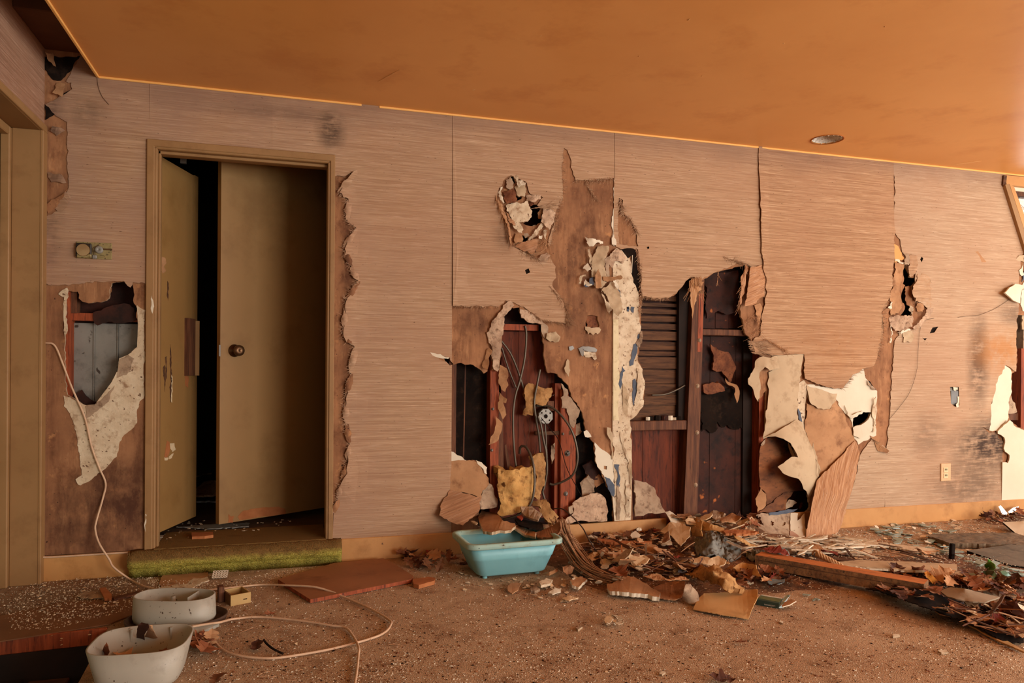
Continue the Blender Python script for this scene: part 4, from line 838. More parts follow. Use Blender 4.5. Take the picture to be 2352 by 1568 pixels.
# right end: white board, stud, shards, window
sheet('plaster_patch', E2((350,255),(405,310),(402,400),(400,475),(385,520),(378,620),(366,690),(300,746),(235,745),(250,620),(270,480),(305,340),(330,320)), WHITE, WB, .006, .003, seed=342)
sheet('plaster_sheet', E2((390,668),(440,722),(520,765),(700,790,0),(700,1281,0),(330,1277,0),(335,985),(376,990),(388,930),(345,880),(350,800),(300,770),(300,752),(370,690)), WHITE, WB, seed=343, th=.012, grid=16, ctrl=E2((390,668,.035),(300,760,.02),(330,1277,.006),(600,1277,.008),(520,765,.03),(376,990,.02)), edge=GYP_EDGE)
wbox('stud', (2346, 800), (2372, 1160), .03, .11, STUD_RED); wbox('blocking', E2((384, 618))[0], E2((470, 668))[0], .05, .11, STUD)
wbox('stud', (2352, 560), (2400, 830), .06, .12, PLASTER_D)
sheet('torn_layer', E2((385,520),(400,480),(430,540),(445,610),(380,620)), PLASTER_D, WB, -.03, .006, seed=344)
sheet('bent_board_flap', E1((425,1145),(470,1095),(520,1065),(555,1070),(578,1075),(562,1242),(500,1215)), WHITE, WB, seed=345, th=.010, ctrl=E1((425,1145,.06),(520,1065,.03),(562,1242,.03)), amp=1)
sheet('torn_paper', E1((553,942),(575,925),(592,870),(600,985),(575,995)), WHITE, WB, seed=346, th=.003, d=.012)
sheet('torn_paper', E1((520,850),(555,810),(600,805),(600,870)), CREAM, WB, seed=347, th=.003, ctrl=E1((520,850,.006),(600,805,.02),(600,870,.01)))
sheet('blue_paint_strip', E1((575,1050),(585,990),(620,930),(620,1020)), BLUE, WB, seed=348, th=.004, d=.01)
sheet('plaster_patch', E1((578,1080),(600,1040),(760,1040),(760,1312),(585,1312),(565,1250)), WHITE, WB, .004, .012, seed=349)
sheet('plaster_patch', E1((582,1318),(700,1315),(700,1480),(580,1475)), CREAM, WB, -.02, .01, seed=350)
W1 = thing('window_1', (5.95, .02, 1.2), 'window with a slanting tan frame at the upper right end of the back wall', 'window', kind='structure')

for q, y0, y1, mt, nm in [([(2306, 402), (2313, 403), (2310, 432), (2304, 424)], -.02, .02, LATH, 'broken_stub'), ([(2309, 424), (2318, 422), (2420, 735), (2406, 735)], -.03, .06, TRIM, 'side_frame'), ([(2319, 423), (2329, 428), (2440, 735), (2420, 735)], -.018, .06, BASEB, 'side_frame'),
                          ([(2309, 402), (2700, 442), (2700, 470), (2312, 424)], -.01, .10, BASEB, 'head_board'), ([(2325, 425), (2700, 472), (2700, 484), (2326, 437)], .02, .06, WHITE, 'head_rail'), ([(2326, 438), (2700, 485), (2700, 492), (2330, 448)], .03, .08, STUD, 'head_rail')]:
    wprism(nm, q, y0, y1, mt, W1)
GLASS = Mat('dusty_glass', .05, .5); GLASS.b.inputs['Transmission Weight'].default_value = .95; GLASS.b.inputs['Base Color'].default_value = (.86, .93, .9, 1); GLASS.b.inputs['IOR'].default_value = 1.45
wprism('pane', [(2332, 446), (2700, 490), (2700, 735), (2436, 735)], .06, .064, GLASS.m, W1)
for q0, q1 in [((2334, 462), (2352, 440)), ((2344, 470), (2400, 520))]:
    MB().tube([Wp(*q0, .055), Wp(*q1, .055)], .0012, 4).build('crack', TAR, W1)

# closet beyond the door, with dark shell walls added against light leaks
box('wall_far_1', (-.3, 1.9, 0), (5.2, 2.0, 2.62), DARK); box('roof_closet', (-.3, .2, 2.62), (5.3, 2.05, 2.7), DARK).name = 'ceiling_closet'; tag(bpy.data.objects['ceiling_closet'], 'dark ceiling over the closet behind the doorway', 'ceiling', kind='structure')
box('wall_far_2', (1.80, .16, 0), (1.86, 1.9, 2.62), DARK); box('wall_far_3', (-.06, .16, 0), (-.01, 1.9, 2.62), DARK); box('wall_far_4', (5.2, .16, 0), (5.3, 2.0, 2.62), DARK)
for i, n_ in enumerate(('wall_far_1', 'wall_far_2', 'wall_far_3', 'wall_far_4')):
    o = bpy.data.objects[n_]; o.name = ['wall_closet', 'wall_closet_right', 'wall_closet_left', 'wall_shell_end'][i]
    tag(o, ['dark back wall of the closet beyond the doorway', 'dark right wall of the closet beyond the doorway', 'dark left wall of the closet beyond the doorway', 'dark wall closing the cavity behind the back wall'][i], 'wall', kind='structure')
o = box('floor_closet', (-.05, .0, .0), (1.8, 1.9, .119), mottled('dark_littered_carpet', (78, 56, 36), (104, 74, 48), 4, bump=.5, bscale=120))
o = tag(o, 'raised dark floor inside the doorway', 'floor', kind='structure')
dr = thing('door_1', (.87, 0, .12), 'tan painted door frame in the back wall', 'door frame', kind='structure')
X0, X1 = PX, None
ax0, ax1 = .432, 1.306; ix0, ix1 = .478, 1.270; ztop = 2.078; zin = 2.034
box('side_casing', (ax0, -.018, .118), (ix0-.012, .0, ztop), TRIM, dr, .003); box('side_casing', (ix1+.012, -.018, .118), (ax1, .0, ztop), TRIM, dr, .003); box('head_casing', (ax0, -.0181, zin+.01), (ax1, .0, ztop), TRIM, dr, .003)
box('side_jamb', (ix0-.022, -.012, .118), (ix0, .135, zin+.01), TRIM, dr, .004); box('side_jamb', (ix1, -.012, .118), (ix1+.022, .135, zin+.01), TRIM, dr, .004); box('head_jamb', (ix0-.022, -.012, zin), (ix1+.022, .135, zin+.022), TRIM, dr, .004)
box('door_stop', (ix0, .02, .118), (ix0+.010, .05, zin), TRIM, dr, .002); box('head_stop', (ix0, .02, zin-.014), (ix1, .05, zin), TRIM, dr, .002)
sheet('paint_chip', [(333,1180),(337,1182),(336,1200),(334,1222),(331,1205)], WHITE, dr, .0188, .0006, seed=351); sheet('paint_chip', [(349,678),(352,690),(350,720),(348,700)], WHITE, dr, .0188, .0006, seed=352)
def leaf_panel(parent, name, p, q, z0, z1, th, mat, slant=0, ztop_q=None):
    d = (q-p).normalized(); n = Vector((-d.y, d.x, 0)); 
    if n.y < 0: n = -n
    zq = z1 if ztop_q is None else ztop_q
    A = [Vector((p.x, p.y, z0)), Vector((q.x, q.y, z0)), Vector((q.x, q.y, zq)), Vector((p.x, p.y, z1))]; B = [a+n*th for a in A]
    return build(name, A+B, [(0,1,2,3), (7,6,5,4), (0,4,5,1), (1,5,6,2), (2,6,7,3), (3,7,4,0)], mat, parent), d, n
a, b = Fp(361, 1225, .16), Fp(441, 1189, .16)
b = a + (b-a)*1.0
dl = thing('door_2', (a.x, a.y, .16), 'left tan door leaf standing ajar with split edge and peeling paint', 'door', kind='structure')
zt = 2.045
leaf, d, n = leaf_panel(dl, 'door_leaf', a, b, .16, zt, .034, DOORP)
def on_leaf(px_, py_, p, d, off=0.0):
    """point of the vertical plane through p along d seen at pixel"""
    nn = Vector((-d.y, d.x, 0)); r = ray(px_, py_); t = (p-CAM).dot(nn)/r.dot(nn); w = CAM + r*t
    s = -1 if nn.y > 0 else 1
    return w + nn*off*s
e0, e1 = on_leaf(433.5, 394, b+d*.002, d), on_leaf(448, 394, b, d)
leaf_panel(dl, 'edge_strip', b+d*.006, b+d*.006+d*.045+Vector((0, -.004, 0)), .16, e0.z, .03, DOORP)
s0, s1 = on_leaf(424, 730, a, d), on_leaf(440, 862, a, d)
leaf_panel(dl, 'cleat', s0-n*.02, Vector((s1.x, s1.y, s0.z))-n*.02, s1.z, s0.z, .02, STUD); leaf_panel(dl, 'cleat', Vector((s1.x, s1.y, 0))-n*.02, Vector((s1.x, s1.y, 0))+d*.022-n*.012, s1.z, s0.z-.01, .02, DOORP)
def leaf_chip(name, q, p, d, mat, parent, off=.0012):
    nn = Vector((-d.y, d.x, 0)); 
    if nn.y > 0: nn = -nn
    q = jag(q, 1.0, 4, random.Random(len(q))); v, f = tri(q); A = [on_leaf(x, y, p, d) + nn*off for x, y in v]; n_ = len(A); B = [w - nn*off*.9 for w in A]
    F = [t[::-1] if ((A[t[1]]-A[t[0]]).cross(A[t[2]]-A[t[0]])).dot(nn) < 0 else t for t in f]
    es = {(t[i], t[(i+1) % 3]) for t in F for i in range(3)}
    F = F + [tuple(i+n_ for i in t[::-1]) for t in F] + [(y_, x_, x_+n_, y_+n_) for (x_, y_) in es if (y_, x_) not in es]
    return build(name, A+B, F, mat, parent)
ORA = mottled('bare_orange_wood', (158, 92, 50), (180, 112, 66), 12, bump=.2); CHIP = mottled('pale_chipped_paint', (206, 180, 140), (222, 198, 160), 12)
for q, mt in [([(383,1012),(389,1015),(390,1035),(384,1050),(377,1052),(380,1030)], ORA), ([(390,1018),(400,1017),(403,1033),(396,1038),(391,1030)], CHIP), ([(388,1048),(398,1040),(394,1052),(388,1054)], CHIP), ([(377,1050),(387,1051),(384,1057),(378,1057)], CHIP), ([(367,600),(371,590),(379,592),(382,604),(376,612),(381,622),(373,628),(370,612)], BROWN_SH),
              ([(379,820),(382,818),(383,868),(380,872)], LATH), ([(390,790),(392,800),(395,870),(392,925),(390,905),(391,860)], LATH), ([(374,845),(378,838),(381,870),(378,900)], LATH), ([(393,860),(396,865),(395,925),(392,920)], CHIP), ([(384,645),(387,650),(386,690),(383,680)], LATH), ([(424,862),(433,864),(432,890),(426,886)], ORA)]:
    leaf_chip('paint_chip', q, a, d, mt, dl)
a2, b2 = Fp(503, 1204, .16), Fp(760, 1163, .16)
dR = thing('door_4', (a2.x, a2.y, .16), 'right tan door leaf with a round knob half open into the dark closet', 'door', kind='structure')
leaf2, d2, n2 = leaf_panel(dR, 'door_leaf', a2, b2, .16, 2.20, .036, DOORP)
kc = on_leaf(538, 805, a2, d2); nn = -n2
q = nn.to_track_quat('Z', 'Y').to_matrix().to_4x4()
KN = mottled('dull_bronze', (84, 56, 34), (108, 76, 48), 20, rough=.4, spec=.5, metal=.7, bump=.05)
MB().lathe([(.034, 0), (.034, .005), (.016, .009), (.013, .028), (.024, .036), (.030, .048), (.028, .060), (.016, .066), (.008, .066), (.0, .063)], kc, n=24, M=q).build('knob', KN, dR, True)
box('latch_plate', (-.004, -.001, -.03), (.004, .002, .03), DUCT, dR, 0, Matrix.Translation(on_leaf(504.5, 805, a2, d2)+nn*.001) @ Matrix.Rotation(math.atan2(d2.y, d2.x), 4, 'Z'))
for q_, mt in [([(525,1180),(530,1186),(538,1184),(534,1200),(524,1200)], ORA), ([(546,1186),(560,1172),(580,1168),(640,1163),(655,1168),(655,1180),(600,1186),(550,1194)], ORA)]:
    leaf_chip('paint_chip', q_, a2, d2, mt, dR)
# bracket high in the dark
o = box('wall_bracket', (0, 0, 0), (.03, .02, .07), DUCT); o.location = Wp(414, 374, .45); tag(o, 'small pale bracket hanging under the door head in the dark', 'bracket')

# threshold, green carpeted step
def green_carpet():
    m = Mat('green_yellow_carpet', .95, .1); n = m.noise(9, 6, .7)
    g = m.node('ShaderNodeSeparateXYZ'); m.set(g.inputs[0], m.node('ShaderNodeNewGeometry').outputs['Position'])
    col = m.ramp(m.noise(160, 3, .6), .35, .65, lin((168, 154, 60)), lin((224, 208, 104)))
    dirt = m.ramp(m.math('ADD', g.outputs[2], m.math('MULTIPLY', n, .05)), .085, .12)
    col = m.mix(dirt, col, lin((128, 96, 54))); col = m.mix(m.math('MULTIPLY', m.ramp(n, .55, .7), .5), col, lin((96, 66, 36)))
    m.bump(m.noise(220, 3, .6), .8, .008)
    return m.out(col)
GREEN = green_carpet()
st = thing('carpeted_step', (.87, -.02, 0), 'step covered in worn green yellow carpet under the tan door frame', 'step')
prof = [(-.058, .0), (-.066, .044), (-.082, .052), (-.098, .066), (-.102, .090), (-.092, .110), (-.055, .122), (.02, .124)]
xsn = [.375 + (1.347-.375)*i/40 for i in range(41)]; v = []; f = []
rr = random.Random(8)
for x in xsn:
    for (y, z) in prof: v.append((x, y + rr.uniform(-.003, .003), max(0, z + (rr.uniform(-.003, .003) if z > 0 else 0))))
np_ = len(prof)
for i in range(40):
    for j in range(np_-1): f.append((i*np_+j, i*np_+j+1, (i+1)*np_+j+1, (i+1)*np_+j))
f.append(tuple(range(np_))[::-1]); f.append(tuple(40*np_+j for j in range(np_)))
f += [(i*np_, (i+1)*np_, (i+1)*np_+np_-1, i*np_+np_-1) for i in range(40)]
build('step_carpet', v, [t[::-1] for t in f], GREEN, st, True)
box('landing_carpet', (.474, -.03, .10), (1.274, .34, .1262), GREEN, st, .003)
m = MB()
for i in range(5200):
    x = rr.uniform(.375, 1.347); k = rr.random()*6.0; j = min(int(k), 6); t = k-j
    y = prof[j][0]*(1-t)+prof[j+1][0]*t; z = prof[j][1]*(1-t)+prof[j+1][1]*t
    nv = Vector((rr.uniform(-.5, .5), -1 + (j > 3)*.6, rr.uniform(-.3, .5) + (j > 3)*.8)).normalized()*rr.uniform(.004, .009)
    p = Vector((x, y, z)); s = Vector((.0012, 0, .0006))
    m.add([p-s, p+s, p+nv], [(0, 1, 2)])
tag(m.build('carpet_pile', GREEN, st), kind='stuff')
for i, (q, mt, z0, th) in enumerate([([(340+300/4.61,1000+965/4.61),(340+700/4.61,1000+935/4.61),(340+1070/4.61,1000+922/4.61),(340+1068/4.61,1000+960/4.61),(340+640/4.61,1000+985/4.61)], DUCT, .13, .004),
                    ([(358,1228),(395,1226),(392,1236),(366,1240)], PLASTER, .126, .003)]):
    sheet('threshold_strip', q, mt, st, proj='floor', d=z0, th=th, seed=360+i, amp=1)

# baseboards
bb = thing('baseboard_back', (3, 0, 0), 'ochre painted baseboard along the back wall', 'baseboard', kind='structure')
bl = Wp(1236, 1200).x
for (x0_, x1_) in [(.002, .378), (1.348, 1.98), (3.9, 6.6)]:
    box('board', (x0_, -.016, 0), (x1_, -.0005, .117), BASEB, bb, .003)
pq = [Wp(1296, 1206, -.03), Wp(1531, 1190, -.03)]
build('loose_board', [(pq[0].x, -.03, 0), (pq[1].x, -.03, 0), (pq[1].x, -.03, pq[1].z), (pq[0].x, -.03, pq[0].z), (pq[0].x, -.012, 0), (pq[1].x, -.012, 0), (pq[1].x, -.012, pq[1].z), (pq[0].x, -.012, pq[0].z)], [(0,1,2,3), (7,6,5,4), (0,4,5,1), (1,5,6,2), (2,6,7,3), (3,7,4,0)], BASEB, bb)
wbox('loose_board', (1560, 1190), (1665, 1215), -.02, .0, BASEB, bb)
box('bottom_plate', (1.95, .015, 0), (5.7, .10, .04), STUD, bb)

# fixtures on the wall
th_ = thing('thermostat', Wp(216, 575), 'old brass wall thermostat with a round knob and no cover', 'thermostat')
BRASS = mottled('tarnished_brass_plate', (140, 122, 78), (166, 146, 98), 14, rough=.45, spec=.5, metal=.25, bump=.1, c3=(104, 84, 52), flecks=(50, 36, 24), fscale=120, fth=.62)
def tp(x, y): return (150+x/17.42, 530+y/17.42)
def tbox(n_, a_, b_, y0, y1, mt, bev=.001): return wbox(n_, tp(*a_), tp(*b_), y0, y1, mt, th_, bev)
tbox('base_plate', (430, 425), (1860, 1150), -.012, -.004, BRASS)
tbox('switch_block', (400, 470), (1035, 1070), -.028, -.012, mottled('dark_bakelite', (40, 30, 24), (58, 46, 36), 20, rough=.4, bump=.1), .004)
tbox('lower_block', (450, 900), (1035, 1085), -.030, -.012, BRASS, .003)
kp = Wp(*tp(730, 775), -.028)
MB().lathe([(.028, 0), (.0285, .008), (.0275, .011), (.0, .0115)], kp, 'Y', 32).build('dial_knob', (lambda m: (m.b.inputs.__getitem__('Anisotropic').__setattr__('default_value', .8), m.out(lin((166, 136, 98))))[1])(Mat('brushed_brass', .3, .5, 1.0)), th_, False)
kp2 = Wp(*tp(1365, 765), -.012)
MB().lathe([(.017, 0), (.017, .012), (.013, .014), (.004, .014), (.003, .011), (0, .011)], kp2, 'Y', 24).build('coil_drum', DUCT, th_, True)
tbox('lever', (1480, 700), (1880, 775), -.020, -.016, KN, .001); tbox('mercury_tube', (1060, 950), (1250, 1120), -.022, -.012, DUCT, .004)
m = MB(); c_ = Wp(*tp(1430, 1010), -.015)
m.tube([c_+Vector((.013*math.cos(w)*1.3, 0, .006*math.sin(w))) for w in [i*math.pi/8 for i in range(17)]], .0012, 5); m.build('coil_spring', BRASS, th_)
MB().tube(smooth_path([Wp(*tp(1050, 1100), -.014), Wp(*tp(1150, 900), -.018), Wp(*tp(1090, 700), -.018), Wp(*tp(1350, 560), -.016), Wp(*tp(1250, 620), -.014)], 4), .0011, 5).build('link_wire', KN, th_)
ot = thing('wall_outlet', Wp(2171, 1083), 'small beige double socket outlet plate low on the wall', 'outlet')
def op(x, y): return C7((x, y))[0]
OUTL = mottled('aged_beige_plastic', (196, 156, 110), (208, 168, 122), 10, rough=.4, spec=.5, bump=.02)
wbox('cover_plate', op(1146, 1130), op(1196, 1218), -.013, -.005, OUTL, ot, .002)
for yy in (1150, 1180):
    wbox('socket', op(1160, yy), op(1183, yy+24), -.016, -.012, mottled('yellowed_socket', (214, 186, 140), (222, 194, 150), 10, rough=.4, bump=0) if yy == 1150 else bpy.data.materials['yellowed_socket'], ot, .002)
    for dx in (1166, 1174): wbox('slot', op(dx, yy+5), op(dx+3, yy+14), -.0166, -.0155, TAR, ot)
sb = thing('switch_box', Wp(2190, 905), 'open grey metal switch box recessed in the wallpaper with a broken white lip', 'switch box')
wbox('metal_box', op(1193, 738), op(1236, 826), .004, .05, DUCT, sb, .002)
GREYP = mottled('blue_grey_plate', (106, 106, 106), (124, 124, 122), 10, rough=.6, bump=.05)
wbox('inner_plate', op(1197, 756), op(1234, 818), -.004, .004, GREYP, sb, .001)
sheet('broken_lip', C7((1208,735),(1232,738),(1230,752),(1222,748),(1218,758),(1210,750)), WHITE, sb, .006, .002, seed=370, amp=.6)
sheet('broken_lip', C7((1230,785),(1238,784),(1236,838),(1226,842),(1222,826),(1231,815)), WHITE, sb, .008, .003, seed=371, amp=.6)
# cords and wires
CORD = mottled('dirty_white_cord', (198, 160, 128), (214, 178, 146), 20, rough=.6, bump=.05)
FINE = mottled('dark_thin_wire', (70, 46, 32), (90, 62, 44), 20, bump=0)
def cable(name, pts, r, mat, label=None, cat=None, n=6, sub=6, parent=None, group=None):
    o = MB().tube(smooth_path(pts, sub), r, n).build(name, mat, parent, True)
    if parent is None: recenter(o); tag(o, label, cat, group)
    return o
cable('stapled_cable', [Wp(95, 1279, -.0215), Wp(120, 1279, -.0215), Wp(200, 1274, -.0215), Wp(285, 1269, -.0215), Wp(293, 1271, -.02), Wp(304, 1288, -.022), Wp(313, 1312, -.022), Wp(316, 1318, -.022)], .0045, CORD, 'pale cord stapled along the top of the left baseboard', 'cord')
cable('thin_wire', [Wp(*p, -.012) for p in E1((0,1367),(80,1355),(180,1348),(250,1325),(330,1290),(420,1235),(480,1190),(596,1112),(700,1080))], .0011, FINE, 'thin dark wire running sideways to the torn right edge of the wall', 'wire', 4)
cable('thin_wire', [Wp(*p, -.014) for p in C7((1110,382),(1060,395),(1040,430),(1029,520),(1022,640),(985,760),(930,840),(880,900))], .0011, FINE, 'thin dark wire hanging down from the right tear in the wallpaper', 'wire', 4)
cable('thin_wire', [Wp(*p, -.010) for p in ((223, 178), (226, 200), (235, 222), (250, 240))], .0011, FINE, 'short dark wire under the ceiling corner at upper left', 'wire', 4)
# armoured cables, junction box, insulation in the middle cavity
ARM = (lambda m: (m.bump(m.node('ShaderNodeTexWave').outputs[1], .0, .001), m.out(lin((92, 80, 66))))[1])(Mat('armoured_steel', .45, .5, .5))
def armoured(pts, r_, label, y=-.0, cat='cable', group='armoured cables in the wall cavity'):
    r = r_*1.25; P = smooth_path(pts, 10); L = [0]
    for i in range(1, len(P)): L.append(L[-1] + (P[i]-P[i-1]).length)
    n_ = int(L[-1]/.0042); Q = []; R = []; j = 0
    for i in range(n_):
        s = L[-1]*i/(n_-1)
        while j < len(L)-2 and L[j+1] < s: j += 1
        t = (s-L[j])/max(L[j+1]-L[j], 1e-6); Q.append(P[j].lerp(P[j+1], t)); R.append(r if i % 2 else r*.80)
    o = MB().tube(Q, R, 7).build('armoured_cable', ARM, None, True); recenter(o); return tag(o, label, cat, group)
yy = lambda y, *p: [Wp(q[0], q[1], y) for q in C5(*p)]
armoured(yy(.03, (632,190),(641,250),(630,400),(600,540),(570,640),(556,760),(560,950),(575,1098)), .0055, 'long pale armoured cable hanging down the middle of the arched hole')
armoured(yy(.07, (478,285),(540,370),(590,490),(628,610)), .0055, 'dark armoured cable slanting down from the left of the arched hole to the yellow insulation')
armoured(yy(.085, (484,330),(520,450),(575,590)), .0045, 'thin dark armoured cable furthest left behind the slanting one')
armoured(yy(.02, (730,470),(712,560),(692,680),(705,800),(722,900),(730,1005)), .0055, 'armoured cable passing in front of the upper yellow insulation')
armoured(yy(.0, (715,770),(735,830),(750,920),(768,1010),(773,1130),(755,1230),(746,1260),(768,1335)), .0055, 'armoured cable dropping from the junction box to the rubble')
armoured(yy(.015, (760,820),(766,900),(770,980),(774,1040)), .0045, 'short armoured cable close behind the one under the junction box')
armoured([Wp(*q, y) for q, y in zip(C5((705,705),(790,708),(860,760),(925,850),(960,950),(970,1050),(945,1140),(890,1185),(820,1210),(790,1205)), (.05, .02, -.02, -.05, -.06, -.06, -.05, -.02, .01, .02))], .0058, 'armoured cable making a wide loop to the right of the junction box')
armoured([Wp(*q, y) for q, y in zip(C5((598,1012),(605,968),(640,972),(675,1040),(692,1130),(690,1250),(660,1350),(580,1410),(490,1436)), (.05, .03, .0, -.05, -.075, -.09, -.09, -.08, -.06))], .006, 'armoured cable curling over the big yellow insulation batt')
armoured([Wp(*q, .05) for q in C6((262,822),(330,818),(390,795),(432,772))], .005, 'short armoured cable end in the board lined hole beside the tall stud')
cable('thin_wire', yy(.06, (665,780),(655,900),(630,990)), .0018, STUD, 'thin brown wire hanging behind the armoured cables', 'wire', 4)
cable('thin_wire', yy(.0, (735,780),(800,860),(850,930),(900,1100),(960,1220),(1000,1290)), .0022, TAR, 'thin black wire crossing the right stud of the middle hole', 'wire', 5)
cable('thin_wire', yy(.06, (810,640),(840,620),(870,625)), .0015, DUCT, 'tiny bent grey wire above the junction box', 'wire', 4)
jb = thing('junction_box', Wp(*c5(764, 772), .03), 'grey metal octagonal junction box in the middle hole', 'junction box')
GALV = mottled('galvanised_grey', (104, 96, 86), (138, 128, 116), 16, rough=.45, spec=.5, metal=.4, bump=.15, c3=(90, 80, 70))
jc = Wp(*c5(764, 772), .03); R8 = .047
ring = lambda r, y: [jc+Vector((r*math.cos(math.pi/8+k*math.pi/4), y, r*math.sin(math.pi/8+k*math.pi/4))) for k in range(8)]
vv = ring(R8, 0)+ring(R8*.92, -.006)+ring(R8, .05)
build('box_body', vv, [tuple(range(8, 16))]+[(k, (k+1) % 8, 8+(k+1) % 8, 8+k) for k in range(8)]+[(16+k, 16+(k+1) % 8, (k+1) % 8, k) for k in range(8)], GALV, jb)
for (dx, dz, r) in [(0, 0, .012), (.026, .018, .005), (-.024, .02, .005), (.022, -.022, .005), (-.022, -.02, .0045), (0, .03, .004)]:
    MB().lathe([(r, .0), (r*.9, .0012), (0, .0012)], jc+Vector((dx, -.006, dz)), 'Y', 12).build('knockout', TAR, jb)
box('mount_bracket', (jc.x+.012, .03, jc.z+.03), (jc.x+.05, .06, jc.z+.085), STUD, jb)
INS = mottled('yellow_mineral_wool', (178, 130, 74), (214, 168, 104), 10, c3=(120, 80, 46), bump=1.0, bscale=50, rough=.95, spec=.05, flecks=(96, 62, 34), fscale=18, fth=.66)
INS_D = mottled('dirty_mineral_wool', (156, 112, 68), (190, 146, 96), 10, c3=(104, 70, 44), bump=1.0, bscale=50, rough=.95, spec=.05)
def batt(q, mt, ctrl, th, label, seed, proj='wall', cat='insulation', amp=2, wave=.015):
    o = sheet('insulation_batt', q, mt, None, seed=seed, th=th, grid=5, ctrl=ctrl, wave=wave, wscale=18, smooth=True, amp=amp, step=4, proj=proj)
    return tag(o, label, cat)
q = G3((860,570),(900,582),(990,592),(1100,572),(1150,592),(1190,560),(1320,532),(1345,640),(1372,800),(1342,960),(1280,1080),(1170,1170),(1000,1215),(900,1230),(850,1190),(900,1060),(860,900),(850,720))
batt(q, INS, G3((860,570,.03),(1320,532,.03),(1372,800,.03),(1170,1170,.08),(900,1230,.08),(850,720,.03),(1050,800,.09),(1250,900,.06),(980,640,.05)), .05, 'big yellow mineral wool batt slumped at the foot of the middle hole', 380)
q = G3((1330,410),(1410,362),(1490,362),(1518,520),(1505,700),(1460,880),(1430,1010),(1350,960),(1390,750),(1350,560))
batt(q, INS_D, G3((1340,400,.0),(1490,362,.01),(1518,520,.01),(1430,1010,.05),(1420,650,.03)), .03, 'narrow upright yellow batt behind the big slumped one', 381)
q = C5((625,600),(650,557),(700,572),(750,592),(800,586),(796,640),(760,700),(700,692),(682,702),(676,766),(610,762),(630,680))
batt(q, INS_D, C5((625,600,-.06),(800,586,-.06),(676,766,-.05),(610,762,-.06),(700,640,-.03)), .04, 'upper torn clump of yellow mineral wool beside the junction box', 382)
for i, (q, lab) in enumerate([(((1440,1010),(1520,1000),(1580,1060),(1620,1150),(1700,1240),(1600,1330),(1500,1260),(1420,1120)), 'fluffy pale tuft of mineral wool spilling from the middle hole'), (((1300,1020),(1430,1000),(1440,1100),(1340,1090)), 'small grey tuft of mineral wool under the big batt'), (((1520,1290),(1570,1260),(1640,1330),(1600,1370),(1560,1340)), 'small yellow tuft of mineral wool over the blue tub')]):
    q = G3(*q); batt(q, INS_D if i < 2 else INS, [q[0]+(.03,), q[2]+(.07,), q[-2]+(.10,), q[-1]+(.05,)], .025, lab, 383+i, wave=.012)

# ================================================================== things on the floor
def hmound(x, y):
    a = .100*math.exp(-((x-3.50)/.38)**4)*math.exp(-((y-.03)/.30)**2)
    a += .035*math.exp(-((x-2.85)/.45)**2)*math.exp(-((y+.10)/.26)**2)
    a += .035*math.exp(-((x-3.2)/.7)**4)*math.exp(-((y+.62)/.33)**2)
    a += .030*math.exp(-((x-4.35)/.5)**4)*math.exp(-((y+.98)/.26)**4)
    a += .025*math.exp(-((x-6.0)/.45)**2)*math.exp(-((y+.10)/.20)**2)
    return a
def at(px_, py_, up=0.0):
    z = 0.0
    for _ in range(12):
        p = Fp(px_, py_, z); z = .5*z + .5*(hmound(p.x, p.y) + up)
    return Fp(px_, py_, z)
RUB = mottled('brown_rubble_dirt', (96, 62, 40), (140, 96, 64), 14, bump=.9, bscale=70, c3=(66, 40, 26), flecks=(190, 160, 126), fscale=60, fth=.64)
v = []; f = []
gx, gy = 120, 40
for j in range(gy+1):
    for i in range(gx+1):
        x = 1.75 + 4.6*i/gx; y = -1.5 + 1.485*j/gy
        h = hmound(x, y); n_ = noise.noise(Vector((x*9, y*9, 1))) * .5 + noise.noise(Vector((x*25, y*25, 5)))*.4
        v.append((x, y, h*(1+.35*n_) - .006))
f = [(j*(gx+1)+i, j*(gx+1)+i+1, (j+1)*(gx+1)+i+1, (j+1)*(gx+1)+i) for j in range(gy) for i in range(gx)]
o = build('rubble_heap', v, f, RUB, None, True); tag(o, 'low heap of brown dirt and rubble along the foot of the back wall', 'rubble', kind='stuff')

def plate(name, q, mat, label, cat, z=0.0, ctrl=None, th=.004, seed=1, amp=1.0, up=None, edge=None, grid=0, wave=0, group=None, smooth=False, parent=None, wscale=3.0, step=5):
    """flat or bent piece lying on the floor, outline in pixels, z above the floor (up = above the rubble)"""
    if up is not None:
        q0 = [at(p[0], p[1], up) for p in q]; ctrl = [(p[0], p[1], w.z) for p, w in zip(q, q0)]; z = 0
        if len(ctrl) > 6: ctrl = ctrl[::max(1, len(ctrl)//6)]
    o = sheet(name, q, mat, parent, proj='floor', d=z, ctrl=ctrl, th=th, seed=seed, amp=amp, edge=edge, grid=grid, wave=wave, smooth=smooth, wscale=wscale, step=step)
    if parent is None: tag(o, label, cat, group)
    return o

